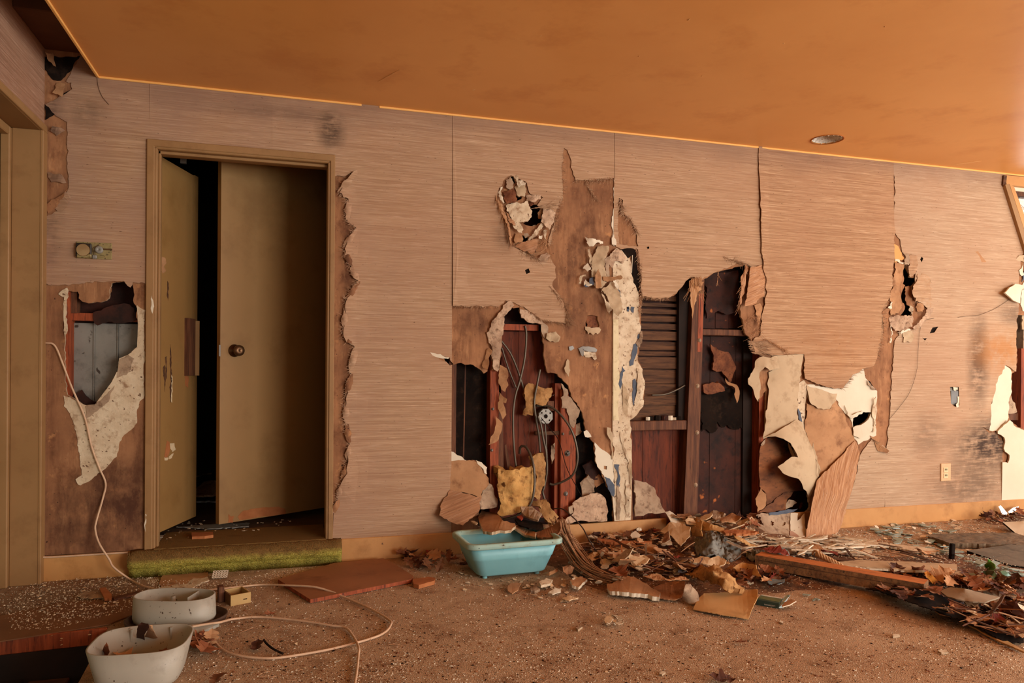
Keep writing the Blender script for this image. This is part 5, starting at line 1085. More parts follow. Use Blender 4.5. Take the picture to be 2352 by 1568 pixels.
# ---- blue tub
TUBM = mottled('pale_blue_plastic', (122, 178, 184), (134, 190, 194), 3, rough=.45, spec=.5, bump=.03, c3=(116, 168, 174), flecks=(70, 84, 82), fscale=70, fth=.75)
TUBR = mottled('dusty_blue_rim', (146, 178, 168), (160, 186, 172), 8, rough=.6, bump=.1, c3=(150, 150, 124), flecks=(60, 60, 50), fscale=60, fth=.68)
zt = .182
fl, fr, bk = Fp(1076, 1254, zt), Fp(1300, 1237, zt), Fp(1040, 1216, zt)
ux = (fr-fl); ux.z = 0; Lx = ux.length; ux.normalize(); uy = Vector((-ux.y, ux.x, 0)); Ly = .34
tc = fl + ux*Lx/2 + uy*Ly/2; tc.z = 0
tub = thing('plastic_tub', tc, 'pale blue plastic tub with dusty rim under the open middle hole', 'tub', rz=math.atan2(ux.y, ux.x))
def rrect(hx, hy, r, z, n=5):
    P = []
    for cx_, cy_, a0 in ((hx-r, hy-r, 0), (-hx+r, hy-r, 90), (-hx+r, -hy+r, 180), (hx-r, -hy+r, 270)):
        for k in range(n+1):
            a = math.radians(a0+90*k/n); P.append(Vector((cx_+r*math.cos(a), cy_+r*math.sin(a), z)))
    return P
def loft(rings, closed_bottom=True, mi=None):
    v = [p for r in rings for p in r]; n = len(rings[0]); f = []
    for i in range(len(rings)-1):
        for k in range(n): f.append((i*n+k, i*n+(k+1) % n, (i+1)*n+(k+1) % n, (i+1)*n+k))
    if closed_bottom: f.append(tuple(range(n))[::-1])
    return v, f
hx, hy = Lx/2, Ly/2
outr = [rrect(hx-.085, hy-.075, .03, .014), rrect(hx-.070, hy-.060, .045, .022), rrect(hx-.040, hy-.040, .05, .095), rrect(hx-.037, hy-.037, .05, .098), rrect(hx-.035, hy-.036, .05, .106), rrect(hx-.018, hy-.022, .05, .165),
        rrect(hx-.026, hy-.030, .045, .162), rrect(hx-.047, hy-.050, .045, .10), rrect(hx-.076, hy-.068, .035, .03), rrect(hx-.10, hy-.09, .02, .026)]
v, f = loft(outr); f.append(tuple((len(outr)-1)*24+k for k in range(24)))
build('body', v, f, TUBM, tub, True, local=True)
rim = [rrect(hx-.020, hy-.024, .048, .158), rrect(hx-.002, hy-.004, .055, .156), rrect(hx, hy, .055, .160), rrect(hx, hy, .055, .178), rrect(hx-.004, hy-.004, .053, .182), rrect(hx-.024, hy-.028, .046, .180), rrect(hx-.026, hy-.030, .045, .160)]
v, f = loft(rim, False); build('rim', v, f, TUBR, tub, True, local=True)
for sx in (-1, 1):
    for sy in (-1, 1): MB().lathe([(.012, .0), (.012, .015)], (sx*(hx-.11), sy*(hy-.10), 0), n=10).build('foot', TUBM, tub, True, local=True)
o = bpy.data.objects['baseboard_back']
plate('gypsum_chunk', G3((590,1250),(640,1150),(860,1190),(925,1292),(1100,1332),(1115,1372),(1050,1432),(900,1432),(780,1462),(660,1442)), BROWN_SH, 'brown faced gypsum slab with crumbly edge lying over the back of the blue tub', 'plaster slab', ctrl=G3((640,1150,.21),(925,1292,.215),(1050,1432,.20),(660,1442,.20),(590,1250,.20)), th=.014, seed=400, amp=2, edge=GYP_EDGE)
plate('gypsum_chunk', G3((1088,1382),(1140,1360),(1390,1458),(1382,1522),(1250,1500)), BROWN_SH, 'long brown gypsum piece dipping into the right of the blue tub', 'plaster slab', ctrl=G3((1088,1382,.195),(1390,1458,.18),(1250,1500,.165)), th=.012, seed=401, edge=GYP_EDGE)
plate('gypsum_chunk', G3((1180,1100),(1330,1100),(1480,1200),(1420,1290),(1220,1230)), PLASTER_D, 'grey brown board scrap leaning behind the blue tub under the cables', 'plaster slab', ctrl=G3((1180,1100,.26),(1330,1100,.26),(1480,1200,.235),(1220,1230,.225)), th=.01, seed=402)
plate('gypsum_chunk', G3((1390,1460),(1650,1350),(1720,1300),(1740,1400),(1700,1520),(1400,1530)), BROWN, 'dark brown board sliding into the right end of the blue tub', 'plaster slab', ctrl=G3((1390,1460,.175),(1720,1300,.235),(1700,1520,.17),(1400,1530,.16)), th=.01, seed=403)
plate('gypsum_chunk', G3((1100,1270),(1250,1290),(1480,1330),(1500,1420),(1300,1400),(1150,1350)), TAR, 'black scorched scrap between the gypsum pieces over the tub', 'scrap', ctrl=G3((1100,1270,.215),(1480,1330,.20),(1500,1420,.185),(1150,1350,.205)), th=.008, seed=404)
plate('gypsum_chunk', G3((1080,1480),(1180,1500),(1200,1540),(1110,1530)), PLASTER_D, 'small grey chip resting inside the blue tub', 'chip', z=.13, th=.01, seed=405)
plate('gypsum_chunk', G3((1130,1240),(1190,1220),(1215,1260),(1190,1285)), mottled('faded_red_scrap', (150, 58, 44), (172, 76, 58), 10), 'small red scrap among the boards over the tub', 'scrap', z=.222, th=.006, seed=406)
plate('gypsum_chunk', G3((490,1300),(540,1300),(590,1330),(560,1345),(510,1318)), CREAM, 'small pale splinter at the back left rim of the tub', 'splinter', z=.20, th=.006, seed=407)
# bundle of torn grasscloth right of the tub
rr = random.Random(21); m = MB()
path = [at(*D0((1185, 215))[0], .20), at(*D0((1240, 330))[0], .14), at(*D0((1330, 480))[0], .07), at(*D0((1450, 640))[0], .03), at(*D0((1620, 730))[0], .015), at(*D0((1800, 790))[0], .012)]
for i in range(120):
    o1 = Vector((rr.gauss(0, 1), rr.gauss(0, 1), rr.gauss(0, .6))); k = rr.uniform(.35, 1)
    P = [p + o1*(.014+.010*(j == 0)+.008*j/5) + Vector((rr.gauss(0, .003), rr.gauss(0, .003), rr.gauss(0, .003))) for j, p in enumerate(path)]
    for p in P: p.z = max(p.z, .003)
    P = P[int(rr.uniform(0, 1.6)):max(3, int(6*k)+1)]
    r = rr.uniform(.0012, .0035); m.tube(smooth_path(P, 3), r, 4)
STRAW = mottled('straw_fibre', (150, 104, 72), (186, 140, 102), 20, bump=.2, stretch=(1, 1, 6))
tag(recenter(m.build('fibre_bundle', STRAW, None, True)), 'sheaf of torn grasscloth fibres hanging to the floor right of the blue tub', 'fibre bundle', kind='stuff')
cable('dark_cable', [at(*D0(p)[0], u) for p, u in (((1150, 75), .22), ((1230, 80), .23), ((1330, 160), .2), ((1420, 260), .15), ((1480, 370), .10), ((1560, 490), .04), ((1640, 560), .015), ((1720, 610), .012))], .0035, mottled('dark_brown_cord', (56, 38, 28), (72, 50, 38), 20, rough=.5, bump=0), 'dark brown cord arching from the middle hole down to the rubble', 'cord')

# ---- planters at the left
GREYPL = mottled('grey_white_plastic', (164, 155, 140), (178, 169, 153), 3, rough=.5, spec=.4, bump=.03, c3=(150, 139, 123), flecks=(74, 56, 42), fscale=75, fth=.69)
def pot(name, le, ri, ba, fr_, H, ex, bot, label, th=.006, bz=0.0, n=40, cut=None):
    A, B, Cb, Df = Fp(*le, H), Fp(*ri, H), Fp(*ba, H), Fp(*fr_, H)
    c = (A+B)/2; u = (B-A); L = u.length/2; u.normalize(); w = Vector((-u.y, u.x, 0)); W = abs((Cb-Df).dot(w))/2; c2 = (Cb+Df)/2
    c = c + w*((c2-c).dot(w)); c.z = bz
    t = thing(name, c, label, 'planter', rz=math.atan2(u.y, u.x))
    def ring(s, z, off=0):
        P = []
        for k in range(n):
            a = 2*math.pi*k/n; ca, sa = math.cos(a), math.sin(a)
            P.append(Vector((((L*s-off)*math.copysign(abs(ca)**(2/ex), ca)), ((W*s-off)*math.copysign(abs(sa)**(2/ex), sa)), z)))
        return P
    rings = [ring(bot-.10, 0), ring(bot-.04, .006), ring(bot, .022), ring(1, H-bz), ring(1, H-bz, th), ring(bot, .03, th), ring(bot-.1, .016, th)]
    v, f = loft(rings); f.append(tuple((len(rings)-1)*n+k for k in range(n)))
    build('shell', v, f, GREYPL, t, True, local=True)
    return t, L, W
p1, L1, W1_ = pot('planter', (204, 1481), (434, 1466), (317, 1436), (332, 1501), .125, 3.4, .84, 'grey white rectangular plastic planter holding dead leaves at the lower left')
for x in (-.42, .42): box('rib', (L1*x-.003, W1_-.02, .03), (L1*x+.003, W1_-.006, .118), GREYPL, None).parent = p1
p2, L2, W2_ = pot('planter', (315, 1366), (490, 1370), (406, 1353), (414, 1386), .105, 2.6, 1.02, 'empty grey white oval plastic planter behind the leaf filled one')
pz = bpy.data.objects.new('tmp', None)
o = MB().tube([(-.02, .03, .016), (-.02, .03, .088)], .009, 10).build('post', GREYPL, p2, True, local=True)
o = MB().box((L2*.40, -.02, .02), (L2*.41, W2_*.86, .10)).build('tab', GREYPL, p2, local=True)
SAUC = mottled('dark_brown_saucer', (66, 46, 34), (84, 60, 44), 6, rough=.6, bump=.1)
c_ = p2.location
sa = thing('saucer', (c_.x+.01, c_.y-.01, 0), 'dark brown saucer under the empty oval planter', 'saucer')
n_ = 36; e = lambda s, z: [Vector((c_.x+.01+(L2*s)*math.cos(2*math.pi*k/n_), c_.y-.01+(W2_*s*1.25)*math.sin(2*math.pi*k/n_), z)) for k in range(n_)]
v, f = loft([e(.95, .001), e(1.17, .006), e(1.22, .03), e(1.19, .03), e(1.14, .008), e(.9, .004)]); f.append(tuple(5*n_+k for k in range(n_)))
build('dish', v, f, SAUC, sa, True)
for o_ in (p2,): o_.location.z = .007
plate('grey_tray', L4((1560,700),(2110,638),(2135,672),(1690,862),(1560,850)), GREYPL, 'grey plastic tray edge lying between the two planters and the cord', 'tray', ctrl=L4((1560,700,.05),(2110,638,.045),(2135,672,.04),(1690,862,.03)), th=.012, seed=410, amp=0)
plate('plastic_piece', L4((1880,1010),(1960,1010),(2060,1000),(2115,1045),(2060,1075),(1970,1072)), WHITE, 'small white curved plastic piece right of the near planter', 'plastic piece', z=.012, th=.003, seed=411, amp=0)
# ---- boards, box and grid at the left
BOARD = mottled('smooth_brown_hardboard', (140, 90, 58), (156, 102, 66), 3, rough=.6, bump=.05, c3=(128, 80, 50), flecks=(190, 150, 110), fscale=70, fth=.76)
plate('brown_board', L3((1580,445),(1900,352),(2180,325),(2262,370),(2350,425),(2340,445),(1765,560)), BOARD, 'flat smooth brown board lying between the step and the tub', 'board', z=.02, th=.016, seed=412, amp=0, edge=STUD_RED)
plate('floor_board', [(-60,1478),(-60,1428),(60,1400),(150,1382),(330,1372),(330,1400),(250,1432),(0,1472)], mottled('dusty_brown_lino', (110, 72, 44), (128, 86, 54), 4, rough=.7, bump=.1, flecks=(196, 164, 128), fscale=80, fth=.72), 'dusty brown flooring sheet at the left edge of the floor', 'board', z=.006, th=.004, seed=413, amp=0)
plate('brown_paper', L3((930,400),(1185,400),(1185,425),(1080,470),(920,490),(905,470)), BROWN_SH, 'flat grey brown paper against the foot of the green step', 'paper', z=.006, th=.002, seed=414, amp=1)
plate('plaster_streak', L3((900,492),(1060,470),(1100,440),(1180,430),(1190,450),(1090,495),(930,505)), PLASTER, 'spilled strip of white plaster crumbs in front of the green step', 'plaster', z=.007, th=.005, seed=415, amp=2.5)
plate('wood_chip', L3((565,495),(600,490),(635,530),(635,552),(595,555)), ORA, 'orange wood chip on the plaster crumbs near the left wall', 'wood chip', z=.02, th=.01, seed=416, amp=.6)
plate('round_lid', L3((445,540),(480,515),(540,512),(600,530),(590,548),(520,552),(460,550)), PLASTER_D, 'dusty flat disc beside the orange wood chip', 'lid', z=.008, th=.004, seed=417, amp=.3)
plate('wood_strip', L3((640,545),(800,508),(820,516),(650,560)), STUD, 'thin brown wood strip right of the orange wood chip', 'wood strip', z=.012, th=.008, seed=418, amp=.3)
plate('wood_strip', [(948,1330),(985,1324),(1000,1327),(998,1333),(962,1343),(950,1340)], ORA, 'short orange wood offcut at the right end of the brown board', 'wood offcut', z=.02, th=.018, seed=419, amp=.3)
bx = Fp(530, 1392, 0); bR = Fp(576, 1383, 0); bB = Fp(517, 1376, 0)
u = (bR-bx); wd = u.length; u.normalize(); w = Vector((-u.y, u.x, 0)); dp = .105
tb = thing('small_box', bx + u*wd/2 + w*dp/2, 'small open tan wooden box on the carpet beside the oval planter', 'box', rz=math.atan2(u.y, u.x))
BOXM = mottled('yellowed_tan_box', (176, 140, 84), (190, 154, 98), 6, rough=.6, bump=.05); BOXI = mottled('brown_box_inside', (112, 78, 50), (132, 94, 62), 8)
hx2, hy2 = wd/2, dp/2
MB().box((-hx2, -hy2, 0), (hx2, -hy2+.006, .044)).build('front_side', BOXM, tb, local=True); MB().box((-hx2, hy2-.006, 0), (hx2, hy2, .044)).build('back_side', BOXM, tb, local=True)
MB().box((-hx2, -hy2+.006, 0), (-hx2+.006, hy2-.006, .044)).build('end_side', BOXI, tb, local=True); MB().box((hx2-.006, -hy2+.006, 0), (hx2, hy2-.006, .044)).build('end_side', BOXM, tb, local=True)
MB().box((-hx2+.006, -hy2+.006, .002), (hx2-.006, hy2-.006, .008)).build('bottom', BOXI, tb, local=True); MB().box((hx2*.25, -hy2-.001, .017), (hx2*.62, -hy2, .021)).build('finger_slot', TAR, tb, local=True)
b = box('wood_block', (-.012, -.02, 0), (.012, .02, .065), STUD, None, .002, Matrix.Rotation(.2, 4, 'Z')); b.location = Fp(507, 1380); tag(b, 'dark brown wood block standing against the small tan box', 'wood block')
g0, g1, g2, g3_ = Fp(486, 1328, .006), Fp(521, 1326, .006), Fp(522, 1308, .038), Fp(490, 1310, .038)
vg = thing('vent_grid', (g0+g1)/2, 'small white plastic vent grid leaning on rubble before the green step', 'vent grid')
ux_ = (g1-g0); uy_ = (g3_-g0); nz = ux_.cross(uy_).normalized(); WHP = mottled('dirty_white_plastic', (206, 182, 156), (220, 198, 172), 20, rough=.5, bump=.05)
def bar(a, b_, wv, nm):
    MB().add([a, b_, b_+wv, a+wv, a-nz*.008, b_-nz*.008, b_+wv-nz*.008, a+wv-nz*.008], [(0,1,2,3), (7,6,5,4), (0,4,5,1), (1,5,6,2), (2,6,7,3), (3,7,4,0)]).build(nm, WHP, vg)
for i in range(6): bar(g0+ux_*(i*.182), g0+ux_*(i*.182)+uy_, ux_*.09, 'bar')
for i in range(5): bar(g0+uy_*(i*.225), g0+uy_*(i*.225)+ux_, uy_*.10, 'cross_bar')
# ---- long pale cord
pts = [Wp(*Z2(p)[0], -.012) for p in ((245,420),(270,424),(292,450),(322,525),(370,650),(435,800),(470,950),(510,1060),(543,1140),(530,1215))]
pts = [pts[0] + Vector((-.05, .01, .003))] + pts
pts += [Wp(*Z2((497,1330))[0], -.035), Wp(*Z2((490,1380))[0], -.045), Wp(*Z2((510,1450))[0], -.065), Wp(*Z2((560,1530))[0], -.085), Wp(262, 1303, -.10), Wp(299, 1330, -.105)]
pts += [Fp(*L3(p)[0], z) for p, z in (((810,482), .01), ((890,502), .012), ((980,516), .03), ((1080,514), .012), ((1250,500), .008), ((1380,486), .008), ((1500,476), .008), ((1640,480), .024), ((1780,488), .03), ((1880,515), .02), ((1980,556), .008), ((2120,620), .008), ((2215,678), .008), ((2222,705), .008), ((2190,745), .008), ((2110,782), .008), ((1900,838), .010), ((1700,875), .008), ((1550,894), .008), ((1400,886), .008), ((1300,862), .008), ((1240,825), .008), ((1215,785), .008))]
cable('white_cable', pts, 0.0044, CORD, 'long pale cord hanging from the left hole and looping over the carpet', 'cord', 8, 6)
cable('white_cable', [Fp(*L3(p)[0], z) for p, z in (((1090,715), .050), ((1180,700), .050), ((1250,690), .045), ((1330,671), .012), ((1480,660), .008), ((1700,680), .008), ((1880,708), .008), ((1965,722), .008), ((2012,775), .008), ((2040,835), .018), ((2038,880), .010), ((2030,960), .008), ((2018,1040), .008), ((2010,1100), .008))], 0.0044, CORD, 'shorter pale cord running from the grey tray to the bottom of the picture', 'cord', 8, 6)

# ---- big pieces in the central litter
CARD = mottled('tan_cardboard', (190, 146, 92), (204, 160, 106), 2.5, rough=.8, bump=.06, c3=(178, 134, 82))
plate('cardboard_sheet', D1((1225,1045),(1275,945),(1330,890),(1560,880),(1770,852),(1850,850),(1852,920),(1812,1000),(1760,1138)), CARD, 'flat tan cardboard sheet with a creased edge in the middle of the floor', 'cardboard', ctrl=D1((1225,1045,.008),(1330,890,.03),(1780,852,.03),(1852,900,.045),(1812,1000,.03),(1760,1138,.008)), th=.003, seed=430, amp=.5, grid=10)
plate('gypsum_slab', D1((395,830),(395,800),(530,768),(560,715),(650,730),(780,800),(912,880),(900,928),(720,892),(560,880),(420,868)), BROWN_SH, 'torn tan gypsum slab with a thick white front edge left of the cardboard', 'plaster slab', ctrl=D1((395,830,.03),(560,715,.05),(650,730,.05),(912,880,.025),(720,892,.03)), th=.018, seed=431, amp=1.5, edge=WHITE)
plate('gypsum_slab', D1((840,832),(1000,780),(1150,772),(1140,860),(1112,930),(1050,956),(900,932)), BROWN, 'dark brown sheet tucked under the torn gypsum slab', 'board', ctrl=D1((840,832,.02),(1150,772,.05),(1050,956,.012)), th=.004, seed=432)
plate('curled_scrap', D1((1140,860),(1160,800),(1200,800),(1270,880),(1285,960),(1260,985),(1200,998),(1120,960)), PLASTER_D, 'grey brown curled board scrap between the slab and the cardboard', 'scrap', ctrl=D1((1140,860,.09),(1200,800,.09),(1285,960,.02),(1200,998,.006),(1120,960,.008)), th=.004, seed=433, grid=6, smooth=True)
plate('paper_scrap', D1((740,745),(850,735),(1000,760),(1150,755),(1190,775),(1000,790),(800,770)), BROWN_SH, 'long brown paper curl behind the torn gypsum slab', 'paper', z=.075, th=.003, seed=434, grid=6, wave=.01, wscale=20)
q = D2((100,960),(250,902),(400,932),(520,900),(600,1000),(760,1100),(792,1170),(880,1230),(860,1250),(760,1220),(732,1190),(742,1250),(690,1280),(600,1262),(520,1182),(400,1142),(250,1092),(150,1052))
o = sheet('insulation_batt', q, INS_D, None, proj='floor', seed=435, th=.02, grid=5, ctrl=D2((100,960,.03),(400,932,.09),(520,900,.09),(760,1100,.07),(870,1240,.035),(690,1280,.03),(400,1142,.03),(450,1030,.11),(620,1150,.09)), wave=.016, wscale=22, smooth=True, amp=2.5, step=4)
tag(o, 'shaggy yellow brown clump of insulation behind the cardboard sheet', 'insulation')
# cigarette box like pack
k0, k1, k2 = Fp(1738, 1389, 0), Fp(1789, 1398, 0), Fp(1750, 1363, .03)
u = (k1-k0); wd = u.length; u.normalize(); w = Vector((-u.y, u.x, 0)); dp = .075
pk = thing('small_carton', k0+u*wd/2+w*dp/2, 'small dark green printed carton lying open beside the cardboard sheet', 'carton', rz=math.atan2(u.y, u.x))
PK = mottled('dark_green_print', (34, 50, 44), (46, 66, 54), 14, rough=.4, spec=.5, bump=0); PKT = mottled('olive_print', (92, 98, 60), (112, 110, 66), 18, rough=.4, bump=0, c3=(60, 92, 58)); PKW = mottled('pale_print', (196, 188, 170), (206, 198, 182), 20, bump=0); PKB = mottled('light_blue_print', (120, 176, 196), (220, 222, 214), 60, bump=0)
MB().box((-wd/2, -dp/2, 0), (wd/2, dp/2, .024)).build('body', PK, pk, local=True)
MB().box((-wd/2+.002, -dp/2+.014, .0238), (wd/2-.002, dp/2-.002, .0252)).build('printed_top', PKT, pk, local=True)
MB().box((-wd/2+.002, dp/2-.012, .0248), (wd/2-.004, dp/2-.001, .0262)).build('pale_band', PKW, pk, local=True)
for i in range(16): MB().box((-wd*.16+i*wd*.032, -dp/2-.0006, .009), (-wd*.16+i*wd*.032+wd*.022, -dp/2+.001, .0105)).build('print_mark', PKW, pk, local=True)
for i in range(14): MB().box((-wd*.15+i*wd*.032, -dp/2-.0006, .006), (-wd*.15+i*wd*.032+wd*.02, -dp/2+.001, .0072)).build('print_mark', PKW, pk, local=True)
MB().add([(wd/2, -dp/2, .004), (wd/2+.012, -dp/2+.01, .004), (wd/2+.03, dp/2-.01, .045), (wd/2+.008, dp/2, .04), (wd/2, -dp/2+.003, .006), (wd/2+.011, -dp/2+.013, .006), (wd/2+.029, dp/2-.008, .047), (wd/2+.008, dp/2+.002, .042)], [(0,1,2,3), (7,6,5,4), (0,4,5,1), (1,5,6,2), (2,6,7,3), (3,7,4,0)]).build('open_flap', PKB, pk, local=True)
plate('card_scrap', D1((2080,1008),(2110,975),(2180,945),(2222,965),(2160,1000),(2090,1020)), BROWN_SH, 'small brown card scrap right of the dark green carton', 'card', ctrl=D1((2080,1008,.02),(2180,945,.03),(2222,965,.03)), th=.004, seed=436, edge=WHITE, amp=.6)
PALEC = mottled('pale_card', (206, 174, 134), (222, 192, 154), 5, bump=.1, c3=(186, 152, 114))
FLAPS = [
 (D2((135,225),(190,232),(290,262),(310,300),(290,400),(310,485),(180,482),(150,350)), CARD, 'tan folded board flap standing at the top of the central heap', (.10,.12,.12,.05)),
 (D2((290,262),(430,320),(610,380),(590,432),(450,402),(300,400),(312,310)), CARD, 'long tan paper tongue pointing right from the folded flap', (.13,.13,.11,.09)),
 (D2((-260,420),(-120,290),(0,300),(150,360),(150,470),(20,620),(-100,480)), PALEC, 'pale curled paper board left of the folded flap with shaded end', (.08,.12,.12,.05)),
 (D1((950,110),(1000,100),(1150,210),(1150,250),(1100,250),(1010,200)), WHITE, 'white topped tan flap leaning on the loose baseboard', (.14,.14,.10,.09)),
 (D1((400,450),(580,438),(630,470),(685,520),(505,525)), PALEC, 'flat pale tile like card in the left of the central litter', (.035,.035,.03,.03)),
 (D1((195,545),(260,505),(320,490),(325,560),(250,580)), PALEC, 'small tan chip beside the fibre bundle', (.03,.05,.05,.02)),
 (D1((660,545),(760,520),(880,545),(800,610),(720,590)), BROWN_SH, 'brown paper patch in the middle of the central litter', (.04,.05,.05,.03)),
 (D1((1190,570),(1300,540),(1400,560),(1470,530),(1545,575),(1530,615),(1450,640),(1340,610),(1230,600)), PALEC, 'crinkled pale paper above the insulation clump', (.06,.07,.07,.05)),
 (D1((1615,645),(1700,595),(1830,620),(1840,660),(1890,740),(1800,720),(1730,700),(1680,700)), CARD, 'rumpled tan paper left of the long plank end', (.06,.08,.06,.03)),
 (D1((1370,140),(1420,90),(1530,120),(1500,170),(1450,190)), PLASTER_D, 'pale grey scrap against the dark boards at the back of the heap', (.13,.15,.15,.12)),
 (D1((1480,180),(1600,120),(1690,160),(1640,210),(1500,210)), BROWN_SH, 'brown cardboard scrap at the back of the heap', (.13,.15,.15,.12)),
 (D1((1500,290),(1700,280),(1860,300),(1780,320),(1540,320)), ORA, 'orange brown wood strip across the back of the heap', (.12,.12,.12,.11)),
 (D1((300,365),(420,375),(550,385),(700,395),(830,385),(830,400),(700,415),(540,410),(300,388)), ORA, 'orange brown stick in the litter under the loose baseboard', (.06,.06,.05,.05)),
 (D1((680,272),(725,265),(732,288),(682,292)), WHITE, 'tiny white tile on the leaves before the loose baseboard', (.09,.09,.08,.08)),
 (D1((1620,335),(1700,370),(1850,440),(1780,440),(1640,370)), CARD, 'tan pointed paper strip right of the grey cloth', (.11,.10,.08,.08)),
 (D1((170,470),(240,450),(260,490),(210,500)), BLUE, 'small dull blue chip near the fibre bundle', (.03,.04,.03,.03)),
 (D1((1085,660),(1130,655),(1165,680),(1120,698),(1080,690)), BLUE, 'small blue painted chip left of the insulation clump', (.06,.06,.06,.05)),
 (D1((1030,670),(1100,625),(1160,650),(1090,660),(1050,690)), WHITE, 'white chip behind the small blue painted chip', (.05,.06,.06,.05)),
 (D2((1190,1100),(1260,1062),(1390,1068),(1425,1062),(1420,1095),(1300,1130),(1210,1120)), mottled('blue_grey_card', (96, 104, 104), (112, 118, 116), 10), 'blue grey flat piece under the left end of the long plank', (.02,.02,.02,.015)),
 (D2((1040,880),(1150,900),(1400,960),(1420,1050),(1200,1060),(1120,1000)), TAR, 'dark grey torn felt under the left end of the long plank', (.03,.03,.03,.02)),
 (D0((1000,785),(1070,745),(1135,770),(1110,800),(1020,820)), PLASTER, 'pale broken plaster block in front of the tub at right', (.03,.03,.02,.02)),
 (D0((1300,770),(1400,730),(1465,760),(1380,840),(1320,815)), BROWN_SH, 'brown faced chip with a white edge in front of the fibre bundle', (.03,.03,.025,.02)),
 (D0((690,830),(730,795),(830,795),(800,860),(740,900),(700,870)), BROWN_SH, 'tan chip lying in front of the blue tub', (.012,.012,.01,.01)),
 (D0((915,850),(970,830),(1010,855),(980,870),(920,868)), PLASTER_D, 'small round grey chip in front of the blue tub', (.012,.014,.012,.01)),
 (D0((1090,890),(1150,850),(1215,845),(1210,885),(1130,905)), WHITE, 'small white plaster lump in front of the blue tub', (.016,.02,.016,.01)),
 (D0((1220,940),(1300,920),(1380,935),(1290,970)), PALEC, 'small cream chip furthest from the tub front', (.01,.012,.01,.01)),
 (D0((1225,640),(1300,625),(1340,650),(1320,700),(1270,720),(1235,690)), BROWN, 'dark brown chip against the right foot of the tub', (.05,.06,.02,.015)),
 (D0((1030,710),(1100,690),(1180,660),(1190,680),(1100,720)), BROWN_SH, 'brown bark like scrap under the right foot of the tub', (.012,.03,.03,.01)),
]
for i, (q, mt, lab, zz) in enumerate(FLAPS):
    n = len(q); ids = [0, n//4, n//2, 3*n//4]
    cat = next((w_ for w_ in ('flap', 'chip', 'strip', 'stick', 'tile', 'scrap', 'block', 'lump', 'felt', 'piece', 'paper', 'card', 'board', 'patch') if w_ in lab.split()), 'scrap')
    nm = {'flap': 'board_flap', 'strip': 'wood_strip', 'stick': 'wood_strip', 'chip': 'plaster_chip', 'lump': 'plaster_chip', 'block': 'plaster_block', 'tile': 'small_tile', 'felt': 'felt_scrap', 'card': 'card_scrap', 'paper': 'paper_scrap', 'piece': 'card_scrap', 'scrap': 'board_scrap', 'patch': 'paper_scrap', 'board': 'board_scrap'}[cat]
    if 'paper' in lab.split() and cat == 'flap': nm = 'paper_scrap'
    plate(nm, q, mt, lab, {'patch': 'paper'}.get(cat, cat), ctrl=[q[k]+(zz[j]+(.015 if i < 19 else 0),) for j, k in enumerate(ids)], th=.012 if mt in (PLASTER, PLASTER_D, ORA) or 'edge' in lab else .004, seed=440+i, amp=1.2, step=4, grid=8, wave=.003, wscale=14, edge=WHITE if 'white edge' in lab else None)
# grey crumpled cloth
CLOTH = mottled('grey_blue_cloth', (108, 107, 102), (138, 135, 126), 20, rough=.9, spec=.1, bump=.3, bscale=90, stretch=(1, 1, 2))
def cloth(q, ctrl, lab, seed, amp_=.02):
    rnd = random.Random(seed); qq = jag(q, 1.5, 5, rnd); v, f = tri(qq, (), 2.6, rnd); h = rbf(ctrl)(v); P = []
    for (x, y), z in zip(v, h):
        p = Fp(x, y, z); a = Vector((p.x*24, p.y*34, seed)); 
        r = 1-abs(noise.noise(a + Vector((noise.noise(a*.7), noise.noise(a*.7+Vector((3, 1, 2))), 0))*1.2)*2)
        p.z = max(.008, p.z + amp_*(r-.55) + .008*noise.noise(a*2.2)); P.append(p)
    nn = sum(((P[t[1]]-P[t[0]]).cross(P[t[2]]-P[t[0]]) for t in f), Vector())
    if nn.z < 0: f = [t[::-1] for t in f]
    n_ = len(P); B = [p-Vector((0, 0, .006)) for p in P]; es = {(t[i], t[(i+1) % 3]) for t in f for i in range(3)}
    F = f + [tuple(i+n_ for i in t[::-1]) for t in f] + [(y, x, x+n_, y+n_) for (x, y) in es if (y, x) not in es]
    return tag(recenter(build('crumpled_cloth', P+B, F, CLOTH, None, True)), lab, 'cloth')
cloth(D2((195,545),(230,515),(320,500),(420,400),(520,430),(620,500),(690,560),(840,640),(830,740),(700,800),(600,790),(480,740),(350,745),(250,730),(210,640)), D2((195,545,.07),(420,400,.12),(690,560,.08),(830,740,.05),(600,790,.04),(250,730,.05),(450,560,.12)), 'crumpled grey blue cloth in the middle of the central heap', 501, .030)
cloth(D2((880,660),(1000,640),(1200,700),(1240,650),(1360,630),(1480,700),(1600,790),(1560,800),(1380,760),(1200,770),(1050,780),(950,790),(900,740)), D2((880,660,.05),(1240,650,.07),(1600,790,.04),(950,790,.04),(1360,640,.08)), 'second grey cloth fold behind the left end of the long plank', 502, .026)

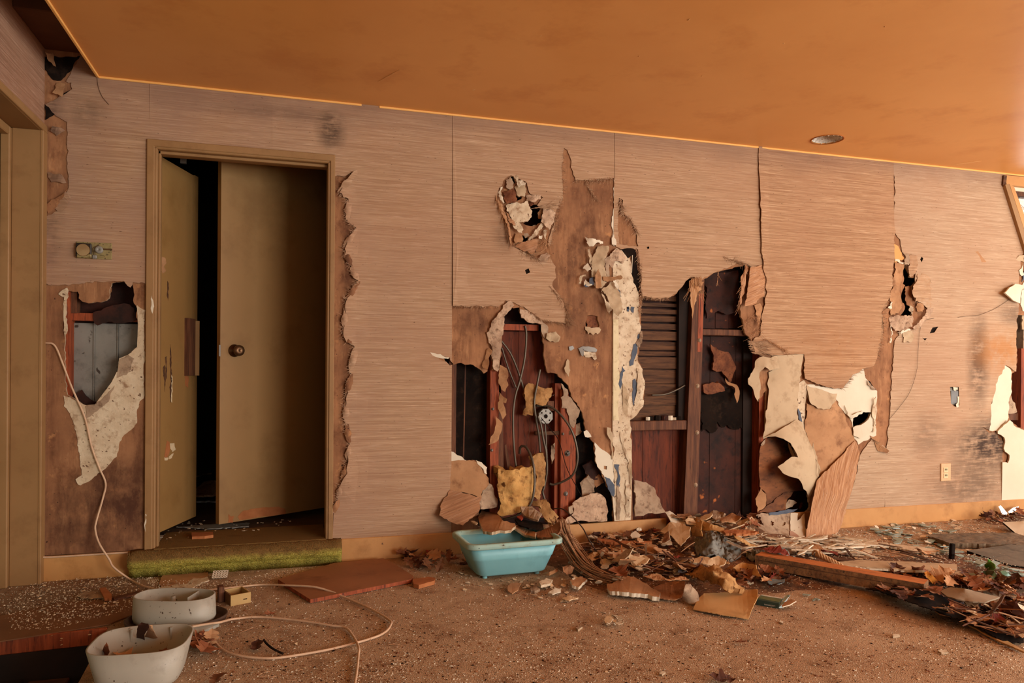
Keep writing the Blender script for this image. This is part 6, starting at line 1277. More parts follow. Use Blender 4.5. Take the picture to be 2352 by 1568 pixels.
# ---- long plank and boards at the right
pa, pb = Fp(1757, 1306, .022), Fp(2128, 1374, .022)
u = pb-pa; LP = u.length; u.normalize(); w = Vector((-u.y, u.x, 0))
PLK = mottled('rusty_orange_plank', (176, 98, 44), (204, 124, 60), 3, rough=.75, bump=.3, bscale=12, stretch=(1, 5, 5), c3=(116, 62, 30)); PLKD = mottled('mouldy_plank_side', (106, 72, 46), (150, 106, 66), 26, rough=.9, bump=.6, bscale=60, c3=(72, 50, 34))
pl = thing('long_plank', pa+u*LP/2+w*.045, 'long orange brown plank with a mouldy side lying over the leaves', 'plank', rz=math.atan2(u.y, u.x))
LP += .10
m = MB().box((-LP/2, -.045, 0), (LP/2-.06, .045, .060), 0); m.m = [1, 0, 1, 1, 0, 1]
m.build('timber', [PLK, PLKD], pl, local=True)
MB().box((-LP/2+.01, -.0462, .036), (LP/2-.07, -.0448, .039)).build('groove', LATH, pl, local=True)
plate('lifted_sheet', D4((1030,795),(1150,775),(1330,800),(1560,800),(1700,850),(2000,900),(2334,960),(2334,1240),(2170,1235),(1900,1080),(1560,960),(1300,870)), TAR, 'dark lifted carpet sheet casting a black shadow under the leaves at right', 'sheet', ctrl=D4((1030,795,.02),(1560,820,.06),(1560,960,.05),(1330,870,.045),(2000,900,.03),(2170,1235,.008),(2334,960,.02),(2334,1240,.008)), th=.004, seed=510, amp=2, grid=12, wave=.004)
plate('curved_sheet', D4((1648,815),(1680,795),(1730,780),(1850,792),(2000,830),(2135,862),(2010,905),(1850,892),(1700,855)), mottled('grey_felt', (140, 120, 96), (156, 136, 112), 6, bump=.2), 'smooth grey oval sheet among the leaves at the right end of the plank', 'sheet', ctrl=D4((1648,815,.07),(1850,792,.10),(2135,862,.08),(1850,892,.075)), th=.005, seed=511, amp=.4, grid=10, smooth=True)
plate('pale_board', D4((1820,1060),(1900,1100),(2050,1180),(2170,1240),(2334,1310),(2334,1300),(2100,1170),(1900,1070)), CARD, 'thin pale edge strip of the carpet at the lower right', 'strip', z=.012, th=.006, seed=512, amp=.6)
for i, (q, mt, lab, z_, th_) in enumerate([
    (((808,570),(975,556),(1300,566),(1782,592),(1786,628),(1500,642),(1400,640),(1100,618),(815,598)), CREAM, 'long cream painted board behind the plank at right', .05, .012),
    (((812,592),(1100,612),(1400,636),(1400,646),(1100,628),(815,604)), WHITE, 'thin white strip along the front of the long cream board', .045, .008),
    (((1650,650),(1800,650),(2060,690),(2240,720),(2240,745),(2000,710),(1650,668)), CREAM, 'cream board under the green leaves at right', .035, .012),
    (((1230,420),(1400,440),(1580,465),(1625,485),(1600,500),(1420,480),(1235,445)), PLASTER, 'pale plaster strip in the glass strewn floor at right', .02, .012),
    (((1050,402),(1215,415),(1225,440),(1100,440),(1000,420)), PLASTER, 'pale plaster strip left of the glass shards', .025, .012),
    (((750,372),(860,362),(1000,370),(1055,390),(900,398),(760,388)), CREAM, 'cream strip just right of the hanging grasscloth foot', .03, .010),
    (((860,420),(960,405),(1000,430),(975,455),(870,450)), BROWN_SH, 'tan card beside the pale plaster strips', .03, .006),
    (((740,535),(850,545),(1000,555),(1100,560),(1100,572),(960,572),(760,552)), LATH, 'dark wood strip behind the long cream board', .03, .014),
    (((640,455),(720,445),(850,470),(830,490),(700,480)), PLASTER_D, 'grey plaster chip left of the glass shards', .02, .010),
    (((820,470),(900,450),(1080,478),(1085,490),(900,500)), PLASTER, 'pale flat chip in front of the tan card', .02, .010),
    (((1930,1060),(1700,950),(1580,960),(1640,1000)), BROWN_SH, 'brown paper curl at the lower edge of the leaves', .03, .004)]):
    plate(['pale_board', 'pale_board', 'pale_board', 'plaster_strip', 'plaster_strip', 'plaster_strip', 'card_scrap', 'wood_strip', 'plaster_chip', 'plaster_chip', 'paper_scrap'][i], D4(*q), mt, lab, ['board', 'strip', 'board', 'strip', 'strip', 'strip', 'card', 'strip', 'chip', 'chip', 'paper'][i], z=z_+.0, th=th_, seed=520+i, amp=.8)
GSLAB = mottled('dark_grey_slate', (96, 86, 72), (118, 106, 90), 6, rough=.85, bump=.3, c3=(80, 70, 58), flecks=(190, 176, 150), fscale=70, fth=.72); SLAB = mottled('rough_dark_slab', (90, 74, 56), (128, 106, 82), 14, rough=.95, bump=.8, bscale=60, c3=(60, 48, 38))
plate('dark_slab', [(2131,1232),(2140,1227),(2180,1226),(2260,1224),(2330,1224),(2350,1231),(2400,1233),(2400,1254),(2300,1250),(2180,1248),(2166,1242)], SLAB, 'rough dark grey slab lying parallel to the back wall at right', 'slab', z=.028, th=.026, seed=535, amp=.8, grid=6, wave=.003, wscale=16, smooth=True)
plate('grey_board', [(2221,1264),(2290,1254),(2352,1246),(2500,1238),(2500,1320),(2321,1297)], GSLAB, 'flat dark grey board at the right edge of the floor', 'board', z=.03, th=.02, seed=536, amp=0, edge=TAR)
plate('white_board', D3((2065,285),(2200,278),(2352,270),(2700,290),(2700,520),(2352,470),(2240,432)), WHITE, 'white board corner behind the dark slab at the right edge', 'board', ctrl=D3((2065,285,.04),(2352,270,.06),(2240,432,.03),(2352,470,.03)), th=.012, seed=537, amp=.3, edge=TAR, grid=14, smooth=True)
b = box('black_peg', (-.012, -.010, 0), (.012, .010, .10), TAR, None, .003, Matrix.Rotation(.06, 4, 'Y')); b.location = Fp(2185, 1292); tag(b, 'small black peg standing upright among the glass at right', 'peg')
SHELLM = mottled('ribbed_tan_card', (200, 156, 112), (216, 176, 132), 20, bump=.1)
m = MB(); s0, s1 = at(*D2((1850, 745))[0], .05), at(*D2((2180, 905))[0], .03)
for i in range(9):
    c = s0.lerp(s1, i/8); r = .026-.0008*i
    m.tube([c+Vector((0, r*math.cos(a), max(0, r*math.sin(a))-.0)) for a in [k*math.pi/8 for k in range(9)]], .0055, 6)
m.tube([s0+Vector((0, 0, .012)), s1+Vector((0, 0, .010))], .012, 8)
tag(recenter(m.build('ribbed_coil', SHELLM, None, True)), 'ribbed tan coil like a hose piece behind the long plank', 'coil')
# green plant sprig
def leaf_green(name, q, mat, parent, c, seed):
    q = D3(*q); return sheet(name, q, mat, parent, proj='floor', ctrl=[(D3(p[:2])[0] + (p[2],)) for p in c], th=.0015, seed=seed, grid=3, amp=.3, smooth=True)
GRN = mottled('fresh_green_leaf', (58, 128, 34), (96, 172, 56), 14, rough=.45, spec=.5, bump=.1, c3=(170, 196, 110)); OLV = mottled('olive_leaf', (84, 88, 48), (110, 112, 66), 12, rough=.5, spec=.4, bump=.1); DGR = mottled('dark_green_leaf', (30, 84, 40), (48, 110, 50), 12, rough=.4, spec=.5, bump=.1)
gs = thing('green_sprig', at(2270, 1315, .0), 'green leafy sprig growing out of the brown leaves at right', 'plant')
leaf_green('leaf', ((1870,775),(1900,800),(1960,850),(1975,900),(1940,935),(1880,930),(1830,890),(1815,860),(1860,820)), GRN, gs, ((1870,775,.14),(1960,850,.12),(1880,930,.065),(1815,860,.10)), 540)
leaf_green('leaf', ((1800,945),(1860,930),(1950,945),(1990,1000),(1985,1060),(1900,1050),(1830,1010)), OLV, gs, ((1800,945,.065),(1950,945,.08),(1985,1060,.03),(1830,1010,.04)), 541)
leaf_green('leaf', ((1530,1030),(1600,975),(1680,965),(1700,985),(1650,1050),(1570,1070)), OLV, gs, ((1530,1030,.05),(1700,985,.06),(1570,1070,.04)), 542)
leaf_green('leaf', ((2035,945),(2080,935),(2140,965),(2205,1045),(2150,1030),(2060,985)), DGR, gs, ((2035,945,.065),(2140,965,.06),(2205,1045,.035)), 543)
MB().tube(smooth_path([at(2270, 1318, 0), at(2268, 1308, .05), at(2270, 1303, .085)], 4), .003, 6).build('stem', OLV, gs, True)
MB().tube(smooth_path([at(2272, 1318, 0), at(2285, 1310, .04), at(2298, 1312, .062)], 4), .002, 6).build('stem', OLV, gs, True)
o = plate('orange_leaf', D3((1010,965),(1050,940),(1110,985),(1180,1060),(1140,1090),(1120,1110),(1080,1060),(1030,1010)), mottled('orange_leaf_skin', (176, 106, 36), (200, 130, 54), 12, rough=.5, bump=.1), 'single orange magnolia shaped leaf standing up behind the plank', 'leaf', ctrl=D3((1010,965,.10),(1110,985,.10),(1180,1060,.06),(1120,1110,.035)), th=.0015, seed=544, grid=4, amp=.3)
# standing glass pieces by the baseboard
GLS = Mat('green_tinged_glass', .3, .4); GLS.b.inputs['Base Color'].default_value = lin((176, 196, 182)); GLS.b.inputs['Transmission Weight'].default_value = .5; GLS = GLS.m
for q, lab in [(((2010,75),(2040,60),(2130,165),(2120,185),(2060,180)), 'tall narrow glass shard standing against the baseboard at right'), (((2145,140),(2200,95),(2280,72),(2282,110),(2200,150),(2150,175)), 'wide glass shard propped against the baseboard at right')]:
    q = D3(*q); ymx = max(p[1] for p in q)
    P = [Wp(x, y, -.05 - .03*(y-1160)/25) for x, y in q]; n_ = len(P); B = [p+Vector((.001, .004, 0)) for p in P]
    o = recenter(build('glass_shard', P+B, [tuple(range(n_)), tuple(range(2*n_-1, n_-1, -1))]+[(i, n_+i, n_+(i+1) % n_, (i+1) % n_) for i in range(n_)], GLS)); tag(o, lab, 'glass')

# ================================================================== scattered litter
def leaf_mesh(k, mat):
    rnd = random.Random(700+k); n = 15; L = 1.0; v = []; f = []
    curl, fold = rnd.uniform(-.6, .9), rnd.uniform(.1, .5)
    wl_, wr_ = [], []
    for i in range(n):
        t = i/(n-1); base = math.sin(math.pi*min(1, t*1.02)**.8)*.30
        lob = (.92 + .36*math.cos(i*math.pi*2/3.5 + k)) if k < 5 else 1
        wl_.append(base*lob*rnd.uniform(.85, 1.15)+.012); wr_.append(base*lob*rnd.uniform(.85, 1.15)+.012)
    for i in range(n):
        t = i/(n-1)-.5; z = curl*(t*t)*.7 + rnd.uniform(-.01, .01)
        dx = .03*math.sin(i*1.8)
        v += [(t+dx, -wl_[i], z+fold*wl_[i]*(1+.5*math.sin(i*.9+k))+rnd.uniform(-.015, .025)), (t, 0, z), (t+dx, wr_[i], z+fold*wr_[i]*(1+.5*math.cos(i*.8+k))+rnd.uniform(-.015, .025))]
    for i in range(n-1):
        a = i*3; f += [(a, a+3, a+4, a+1), (a+1, a+4, a+5, a+2)]
    b = len(v); z0 = v[1][2]; v += [(-.5, -.008, z0), (-.5, .008, z0), (-.72, .0, z0+.06), (-.5, 0, z0+.015)]; f += [(b, b+2, b+3), (b+3, b+2, b+1), (b, b+1, b+2)]
    zm = min(p[2] for p in v); v = [(x, y, z-zm) for x, y, z in v]
    me = bpy.data.meshes.new('dead_leaf'); me.from_pydata(v, [], f); me.materials.append(mat); return me
LEAFM = [mottled('dead_leaf_brown', (104, 62, 38), (134, 86, 54), 3, rough=.75, bump=.2), mottled('dead_leaf_dark', (66, 36, 26), (92, 52, 36), 3, rough=.7, bump=.2), mottled('dead_leaf_rust', (124, 68, 40), (152, 92, 58), 3, rough=.7, bump=.2), mottled('dead_leaf_tan', (178, 128, 88), (200, 152, 110), 3, rough=.8, bump=.2), mottled('dead_leaf_red', (104, 34, 22), (132, 48, 30), 3, rough=.7, bump=.2)]
def chip_mesh(seed, mat, el=1.0, th=.08, n=7, edge=None, bend=0):
    rnd = random.Random(seed); a0 = rnd.uniform(0, 6)
    P = [(math.cos(2*math.pi*i/n+a0)*.5*rnd.uniform(.55, 1.1), math.sin(2*math.pi*i/n+a0)*.5*rnd.uniform(.55, 1.1)/el) for i in range(n)]
    zb = lambda x: bend*x*x
    v = [(x, y, th+zb(x)+rnd.uniform(0, .02)) for x, y in P] + [(x*1.04, y*1.04, zb(x)) for x, y in P]
    f = [tuple(range(n)), tuple(range(2*n-1, n-1, -1))] + [(i, n+i, n+(i+1) % n, (i+1) % n) for i in range(n)]
    me = bpy.data.meshes.new('chip'); me.from_pydata(v, [], f); me.materials.append(mat)
    if edge: me.materials.append(edge); me.polygons.foreach_set('material_index', [0, 1]+[1]*n)
    return me
def strip_mesh(seed, mat, w=.10, th=.05):
    rnd = random.Random(seed); n = 5; v = []; f = []
    for i in range(n):
        t = i/(n-1)-.5; ww = w*.5*rnd.uniform(.6, 1.1)*(1 if 0 < i < n-1 else .6); y = rnd.uniform(-.02, .02)
        v += [(t, y-ww, 0), (t, y+ww, 0), (t, y+ww*.9, th), (t, y-ww*.9, th)]
    for i in range(n-1):
        for k in range(4): f.append((i*4+k, i*4+(k+1) % 4, i*4+4+(k+1) % 4, i*4+4+k))
    f += [(3, 2, 1, 0), tuple((n-1)*4+k for k in range(4))]
    me = bpy.data.meshes.new('strip'); me.from_pydata(v, [], f); me.materials.append(mat); return me
def scatter(name, meshes, poly, n, size, label, cat, group, seed, tilt=.3, up=(0, .02), yaw=None, kind=None):
    rnd = random.Random(seed); xs = [p[0] for p in poly]; ys = [p[1] for p in poly]; k = 0
    A = np.array(poly, float)
    while k < n:
        x, y = rnd.uniform(min(xs), max(xs)), rnd.uniform(min(ys), max(ys))
        if not in_poly(np.array([[x, y]]), poly)[0]: continue
        p = at(x, y, rnd.uniform(*up)); o = bpy.data.objects.new(name, rnd.choice(meshes)); COL.objects.link(o)
        if p.y > -.03: p.y = -.03 - rnd.uniform(0, .06)
        s = rnd.uniform(*size)*(1 if rnd.random() < .8 else 1.35); o.scale = (s, s*rnd.uniform(.8, 1.2), s)
        yw = rnd.uniform(0, 6.283) if yaw is None else yaw + rnd.gauss(0, .35)
        o.rotation_euler = (rnd.gauss(0, tilt), rnd.gauss(0, tilt), yw)
        o.location = p + Vector((0, 0, s*.12*abs(o.rotation_euler[0])+s*.2*abs(o.rotation_euler[1])))
        tn = TONE.get(o.data.materials[0].name, '')
        tag(o, label.replace('@', tn), cat, (tn+' ' if '@' in label else '') + group); k += 1
def scatter_joined(name, meshes, poly, n, size, label, cat, seed, tilt=.3, up=(0, .02)):
    """pieces past the limit or too small to pick apart: one mesh of kind stuff"""
    rnd = random.Random(seed); A = [(p[0], p[1]) for p in poly]; xs = [p[0] for p in A]; ys = [p[1] for p in A]; k = 0; m = MB(); mats = []
    while k < n:
        x, y = rnd.uniform(min(xs), max(xs)), rnd.uniform(min(ys), max(ys))
        if not in_poly(np.array([[x, y]]), A)[0]: continue
        me = rnd.choice(meshes); s = rnd.uniform(*size); p = at(x, y, rnd.uniform(*up))
        if p.y > -.03 and p.z < .1: p.y = -.03 - rnd.uniform(0, .05)
        R = Matrix.Translation(p) @ Matrix.Rotation(rnd.uniform(0, 6.28), 4, 'Z') @ Matrix.Rotation(rnd.gauss(0, tilt), 4, 'X') @ Matrix.Scale(s, 4)
        mt = me.materials[0]
        if mt not in mats: mats.append(mt)
        m.add([R @ v.co for v in me.vertices], [tuple(q.vertices) for q in me.polygons], mats.index(mt)); k += 1
    return tag(m.build(name, mats), label, cat, kind='stuff')
TONE = {'dead_leaf_brown': 'mid brown', 'dead_leaf_dark': 'blackish brown', 'dead_leaf_rust': 'rust orange', 'dead_leaf_tan': 'pale tan', 'dead_leaf_red': 'dark red', 'brown_backing_paper': 'tan brown', 'dusty_plaster': 'grey brown', 'brown_board_paper': 'blotchy dark brown',
        'plaster_core': 'speckled plaster', 'pale_card': 'pale card', 'cream_painted_paper': 'cream', 'white_board_face': 'white', 'weathered_timber': 'grey brown', 'bare_orange_wood': 'orange', 'dark_board_timber': 'dark', 'straw_fibre': 'straw coloured'}
LV = [leaf_mesh(k, LEAFM[j]) for k in range(6) for j in (0, 1, 2)] + [leaf_mesh(k, LEAFM[1]) for k in (1, 4)] + [leaf_mesh(k, LEAFM[3]) for k in (0, 2, 3)] + [leaf_mesh(1, LEAFM[4])]
scatter('dead_leaf', LV, D4((1250,650),(1500,660),(2000,690),(2334,740),(2334,860),(2150,850),(1850,780),(1700,760),(1560,740),(1300,690)), 66, (.06, .10), '@ dry lobed leaf in the drift between the long plank and the cream boards', 'leaf', 'leaves behind the long plank', 601, .3, (.0, .035))
scatter('dead_leaf', LV, D4((1560,960),(1800,930),(2100,900),(2334,880),(2334,1200),(2150,1180),(1850,1060)), 70, (.06, .10), '@ dry lobed leaf in the dark drift at the lower right corner', 'leaf', 'leaves in the lower right drift', 602, .35, (.012, .04))
scatter('dead_leaf', LV, D4((1050,790),(1320,800),(1560,820),(1640,830),(1500,900),(1250,850)), 14, (.05, .09), '@ dry leaf lying on the lifted dark sheet in front of the plank', 'leaf', 'leaves on the lifted sheet', 603, .25, (.04, .07))
scatter('dead_leaf', LV, D1((150,330),(420,300),(900,250),(1000,300),(1000,420),(700,440),(350,400)), 40, (.05, .09), '@ dry curled leaf in the litter under the loose baseboard', 'leaf', 'leaves under the loose baseboard', 604, .35, (.0, .025))
scatter('dead_leaf', LV, D1((300,560),(700,450),(1150,480),(1180,620),(1000,740),(700,690),(450,680)), 34, (.05, .09), '@ dry leaf in the middle of the central litter', 'leaf', 'leaves in the central litter', 605, .3, (.0, .02))
scatter('dead_leaf', LV, D1((1750,720),(1900,640),(2200,760),(2350,800),(2250,850),(1950,840),(1800,800)), 24, (.05, .09), '@ dry leaf in the strip of litter under the left half of the plank', 'leaf', 'leaves under the plank', 606, .4, (.0, .02))
scatter('dead_leaf', LV, [(905,1275),(960,1255),(1040,1262),(1085,1300),(1060,1312),(930,1300)], 26, (.06, .10), '@ dry leaf piled on the floor at the left side of the tub', 'leaf', 'leaves left of the tub', 607, .4, (.0, .02))
scatter('dead_leaf', LV, L4((1700,880),(1900,820),(2050,900),(1900,1160),(1700,1080)), 12, (.05, .09), '@ dry leaf on the floor at the right side of the near planter', 'leaf', 'leaves beside the near planter', 608, .4, (.0, .02))
scatter('dead_leaf', LV, D1((1250,680),(1500,640),(1760,700),(1780,840),(1500,780)), 16, (.06, .10), '@ dry leaf around the insulation clump', 'leaf', 'leaves around the insulation clump', 609, .4, (.01, .04))
scatter('dead_leaf', LV, D3((1700,190),(2000,190),(2352,150),(2352,260),(1900,280)), 24, (.05, .09), '@ dry leaf banked against the baseboard at the far right', 'leaf', 'leaves at the far right baseboard', 610, .4, (.0, .05))
scatter('dead_leaf', LV, D1((1560,130),(1800,120),(1880,240),(1700,270)), 14, (.05, .09), '@ dry leaf at the back of the heap beside the curled board', 'leaf', 'leaves at the back of the heap', 611, .5, (.02, .05))
# leaves inside the near planter and few stray ones
rnd = random.Random(77)
for i in range(16):
    o = bpy.data.objects.new('dead_leaf', LV[(i*5) % len(LV)]); COL.objects.link(o); s = rnd.uniform(.05, .08); o.scale = (s, s, s)
    q = p1.matrix_basis @ Vector((rnd.uniform(-.62, .62)*L1, rnd.uniform(-.4, .5)*W1_, rnd.uniform(.02, .05))); o.location = q; o.rotation_euler = (rnd.gauss(0, .5), rnd.gauss(0, .5), rnd.uniform(0, 6))
    tag(o, 'dry leaf lying in the near grey planter', 'leaf', 'leaves in the near planter')
for (q, mt, lab, cc) in [(((905,690),(960,650),(1060,670),(1075,720),(1000,830),(1005,960),(960,990),(880,930),(880,830)), 'dead_leaf_dark', 'upright black brown leaf at the back of the near planter', ((905,690,.17),(1060,670,.18),(880,930,.07),(980,990,.05))),
                         (((1075,690),(1115,690),(1150,790),(1180,860),(1250,940),(1160,950),(1090,945),(1030,940),(1005,860),(1040,790)), 'dead_leaf_tan', 'upright tan leaf beside the black brown one in the near planter', ((1075,690,.165),(1150,790,.13),(1250,940,.06),(1030,940,.06))),
                         (((395,1000),(430,955),(455,1010),(475,1090),(440,1165),(380,1160),(360,1100)), 'dead_leaf_rust', 'upright orange brown leaf at the left end of the near planter', ((395,1000,.11),(455,1010,.11),(440,1165,.06),(360,1100,.07)))]:
    plate('dead_leaf', L4(*q), bpy.data.materials[mt], lab, 'leaf', ctrl=[L4(p[:2])[0]+(p[2],) for p in cc], th=.001, seed=550, amp=.8, step=4, grid=4)
for (x, y, j, s) in [(590,1485,1,.08),(1700,1475,2,.05),(500,1560,0,.08),(1785,1270,4,.14),(1905,1272,4,.13),(2120,1270,3,.12),(1425,1318,2,.13),(620,1410,2,.05),(1660,1560,1,.09)]:
    o = bpy.data.objects.new('dead_leaf', leaf_mesh(j % 4, LEAFM[j])); COL.objects.link(o); o.location = at(x, y, .01+.04*(s > .11)); o.scale = (s, s, s); o.rotation_euler = (.2, .1, x*.7)
    tag(o, {590: 'small dark leaf on the carpet inside the cord loop', 1700: 'tiny rust leaf alone on the open carpet below the cardboard', 500: 'brown leaf at the bottom edge below the cord loop', 1785: 'dark red leaf at the left end of the plank', 1905: 'bright red leaf behind the middle of the plank', 2120: 'pale tan leaf standing before the black peg', 1425: 'bright rust leaf near the torn gypsum slab', 620: 'tiny rust leaf on the carpet beside the small box', 1660: 'dark twisted leaf at the bottom edge of the carpet'}[x], 'leaf')
CHW = [chip_mesh(i, [PLASTER, WHITE, PALEC][i % 3], 1.3, .07, edge=GYP_EDGE) for i in range(6)]; CHB = [chip_mesh(20+i, [BROWN_SH, PLASTER_D, PALEC, BROWN][i % 4], 1.4, .025, edge=GYP_EDGE if i % 2 else None, bend=.35*(i % 3)) for i in range(8)]
SHD = [chip_mesh(40+i, GLS, 1.6+.4*(i % 3), .03, 4+(i % 2)) for i in range(5)]
STP = [strip_mesh(60+i, [PLASTER, CREAM, PLASTER_D, WHITE][i % 4], .10+.04*(i % 3), .03) for i in range(8)]; STW = [strip_mesh(80+i, [STUD, STRAW, LATH, STRAW, ORA][i % 5], .05+.02*(i % 3), .03) for i in range(8)]
scatter('plaster_strip', STP, D4((180,390),(560,370),(600,400),(1000,380),(1150,470),(900,520),(600,500),(350,470)), 110, (.07, .20), 'flat @ splinter in the band below the hanging grasscloth', 'plaster splinter', 'plaster splinters right of the heap', 620, .12, (.004, .035), yaw=-.1)
scatter('plaster_strip', STP, D1((1300,280),(1850,300),(1950,420),(1700,480)), 36, (.06, .16), 'flat @ splinter on the right shoulder of the heap', 'plaster splinter', 'plaster splinters on the heap', 621, .2, (.01, .04), yaw=-.3)
scatter('wood_splinter', STW, D1((150,380),(700,420),(1200,560),(1300,700),(900,740),(500,660),(250,600)), 70, (.06, .18), 'thin @ splinter in the central litter', 'wood splinter', 'wood splinters in the central litter', 622, .25, (.01, .05))
scatter('wood_splinter', STW, D4((700,380),(1300,420),(1700,560),(1500,580),(900,560)), 40, (.05, .15), 'thin @ splinter on the glass strewn floor at right', 'wood splinter', 'wood splinters at right', 623, .1, (.004, .02))
scatter('wood_splinter', STW, D4((1560,960),(2334,900),(2334,1200),(2000,1130)), 26, (.05, .14), 'thin @ splinter among the leaves at the lower right', 'wood splinter', 'wood splinters in the leaves', 624, .3, (.05, .09))
scatter('glass_shard', SHD, D3((150,340),(900,280),(1400,330),(1500,600),(1350,800),(1150,700),(600,560),(350,480)), 64, (.03, .10), 'flat green tinged glass shard on the dusty floor at right', 'glass', 'glass shards on the floor at right', 625, .08, (.002, .012))
scatter('glass_shard', SHD, D3((1400,720),(2000,800),(2352,950),(2352,1040),(1900,900),(1500,860)), 26, (.03, .09), 'flat green tinged glass shard around the green sprig', 'glass', 'glass shards around the sprig', 626, .1, (.004, .02))
scatter('glass_shard', SHD, [(1840,1362),(1880,1366),(1878,1380),(1850,1378)], 4, (.03, .06), 'glass shard on the open carpet right of the green carton', 'glass', 'glass shards by the carton', 627, .05, (.002, .004))
scatter('plaster_chip', CHW, D3((150,340),(1400,250),(1700,300),(1600,620),(900,640),(500,500)), 60, (.015, .045), 'small @ chip on the glass strewn floor at right', 'plaster chip', 'small chips at right', 628, .2, (.0, .012))
scatter('plaster_chip', CHW, D1((0,450),(500,350),(1200,600),(1500,700),(1100,780),(500,760),(100,850)), 70, (.015, .05), 'small @ chip in the central litter', 'plaster chip', 'small chips in the central litter', 629, .3, (.005, .04))
scatter('board_scrap', CHB, D1((100,480),(700,430),(1200,520),(1250,700),(800,720),(400,660)), 40, (.04, .11), '@ board scrap in the central litter', 'scrap', 'brown scraps in the central litter', 630, .3, (.01, .05))
scatter('board_scrap', CHB, D1((1000,170),(1400,150),(1800,230),(1900,420),(1600,330),(1200,270)), 36, (.04, .11), '@ board scrap on top of the heap', 'scrap', 'brown scraps on the heap', 631, .35, (.02, .05))
scatter('board_scrap', CHB, D4((200,430),(700,400),(1000,480),(700,530),(350,500)), 26, (.04, .10), '@ board scrap in the band below the hanging grasscloth', 'scrap', 'brown scraps right of the heap', 632, .2, (.01, .03))
scatter('plaster_chip', CHW, D0((200,680),(600,760),(1200,730),(1600,900),(1300,980),(700,960),(250,860)), 60, (.010, .03), 'small @ chip on the carpet in front of the tub', 'plaster chip', 'small chips before the tub', 633, .2, (.0, .004))
scatter('plaster_chip', CHW, [(1372,1412),(1400,1408),(1432,1425),(1430,1440),(1385,1442)], 26, (.012, .035), 'pale plaster crumb in the small pile on the open carpet', 'plaster chip', 'crumbs in the small carpet pile', 634, .3, (.0, .02))
scatter_joined('plaster_crumbs', CHW, L3((220,470),(500,440),(780,440),(820,500),(640,640),(300,680),(200,600)), 130, (.006, .018), 'white plaster crumbs heaped near the left wall', 'plaster', 635, .3, (.004, .014))
scatter_joined('plaster_crumbs', CHW + CHB, [(20,1480),(250,1400),(900,1460),(1900,1440),(2300,1560),(1200,1560),(500,1560)], 170, (.006, .018), 'tiny pale crumbs scattered over the open carpet', 'plaster', 636, .2, (.0, .003))
scatter_joined('plaster_crumbs', CHW, Z2((800,1370),(1000,1330),(1280,1345),(1500,1320),(1500,1360),(1000,1420),(820,1430)), 60, (.008, .022), 'plaster crumbs on the step landing in the doorway', 'plaster', 637, .2, (.125, .13))
for (x, y, s, yw, lab) in [(2167,1500,.042,.3,'small white rectangular chip alone on the carpet at the lower right'), (1520,1548,.03,.5,'tiny white chip at the bottom edge of the carpet'), (1722,1340,.05,.2,'pale chip beside the cardboard creased edge'), (1795,1430,.03,1,'little pale chip below the green carton'), (2060,1462,.04,.2,'little pale sliver on the right carpet'), (1330,1445,.04,.8,'dark flat stone on the open carpet below the tub')]:
    o = bpy.data.objects.new('plaster_chip', chip_mesh(x, WHITE if s != .04 or x == 2060 else PLASTER_D, 2.0, .18, 4, GYP_EDGE)); COL.objects.link(o); o.location = at(x, y, .001); o.scale = (s*1.4, s*1.4, s); o.rotation_euler = (0, 0, yw); tag(o, lab, 'plaster chip')

plate('wood_offcut', [(440,1222),(489,1221),(490,1228),(470,1231),(441,1232)], ORA, 'small pale wood offcut lying on the landing in the doorway', 'wood offcut', z=.14, th=.014, seed=560, amp=.4)
plate('paper_heap', [(440,1068),(500,1062),(505,1082),(440,1094)], PLASTER_D, 'pale sheet far back on the closet floor', 'paper', z=.22, th=.01, seed=561)
plate('paper_heap', [(441,1130),(470,1105),(505,1102),(505,1136),(441,1138)], PLASTER, 'pale folded sheet on the closet floor behind the door gap', 'paper', ctrl=[(441,1130,.18),(505,1102,.24),(505,1136,.17)], th=.01, seed=562)
plate('paper_heap', [(441,1145),(505,1144),(505,1150),(441,1150)], DUCT, 'pale strip across the closet floor behind the door gap', 'strip', z=.14, th=.01, seed=563)

for i, (x, y, s, mt) in enumerate([(355,918,.05,WHITE),(240,938,.035,WHITE),(290,930,.05,TAR),(400,935,.04,TAR),(330,940,.05,PANEL_ROT),(260,945,.04,TAR),(375,948,.03,PLASTER)]):
    o = bpy.data.objects.new('plaster_chip', chip_mesh(900+i, mt, 1.3, .25, 6)); COL.objects.link(o); p = Wp(*c6(x, y), .06); p.z = Wp(*c6(x, 955), .02).z+.0005; o.location = p; o.scale = (s, s, s*2.2)
    tag(o, ['large white chip on the cross block of the board lined hole', 'small white chip left on the cross block of the board lined hole', 'dark clod on the cross block of the board lined hole', 'dark clod on the cross block of the board lined hole', 'brown clod in the middle of the cross block', 'dark clod on the cross block of the board lined hole', 'pale crumb at the right of the cross block'][i], 'chip', 'dark clods on the cross block' if i in (2, 3, 5) else None)
scatter_joined('leaf_litter', LV, D4((1560,960),(1800,940),(2334,890),(2334,1200),(2150,1180),(1850,1060)), 90, (.03, .06), 'small broken dead leaves filling the lower right drift', 'leaf litter', 651, .4, (.0, .03))
scatter_joined('leaf_litter', LV, D4((1000,610),(1500,640),(2000,700),(2334,750),(2334,860),(1850,780),(1560,740),(1200,670)), 90, (.03, .055), 'small broken dead leaves under the leaves behind the plank', 'leaf litter', 652, .4, (.0, .02))
scatter_joined('leaf_litter', LV, D1((150,330),(900,260),(1100,480),(1300,700),(1000,740),(450,690)), 110, (.025, .05), 'small broken dead leaves filling the central litter', 'leaf litter', 653, .4, (.0, .015))
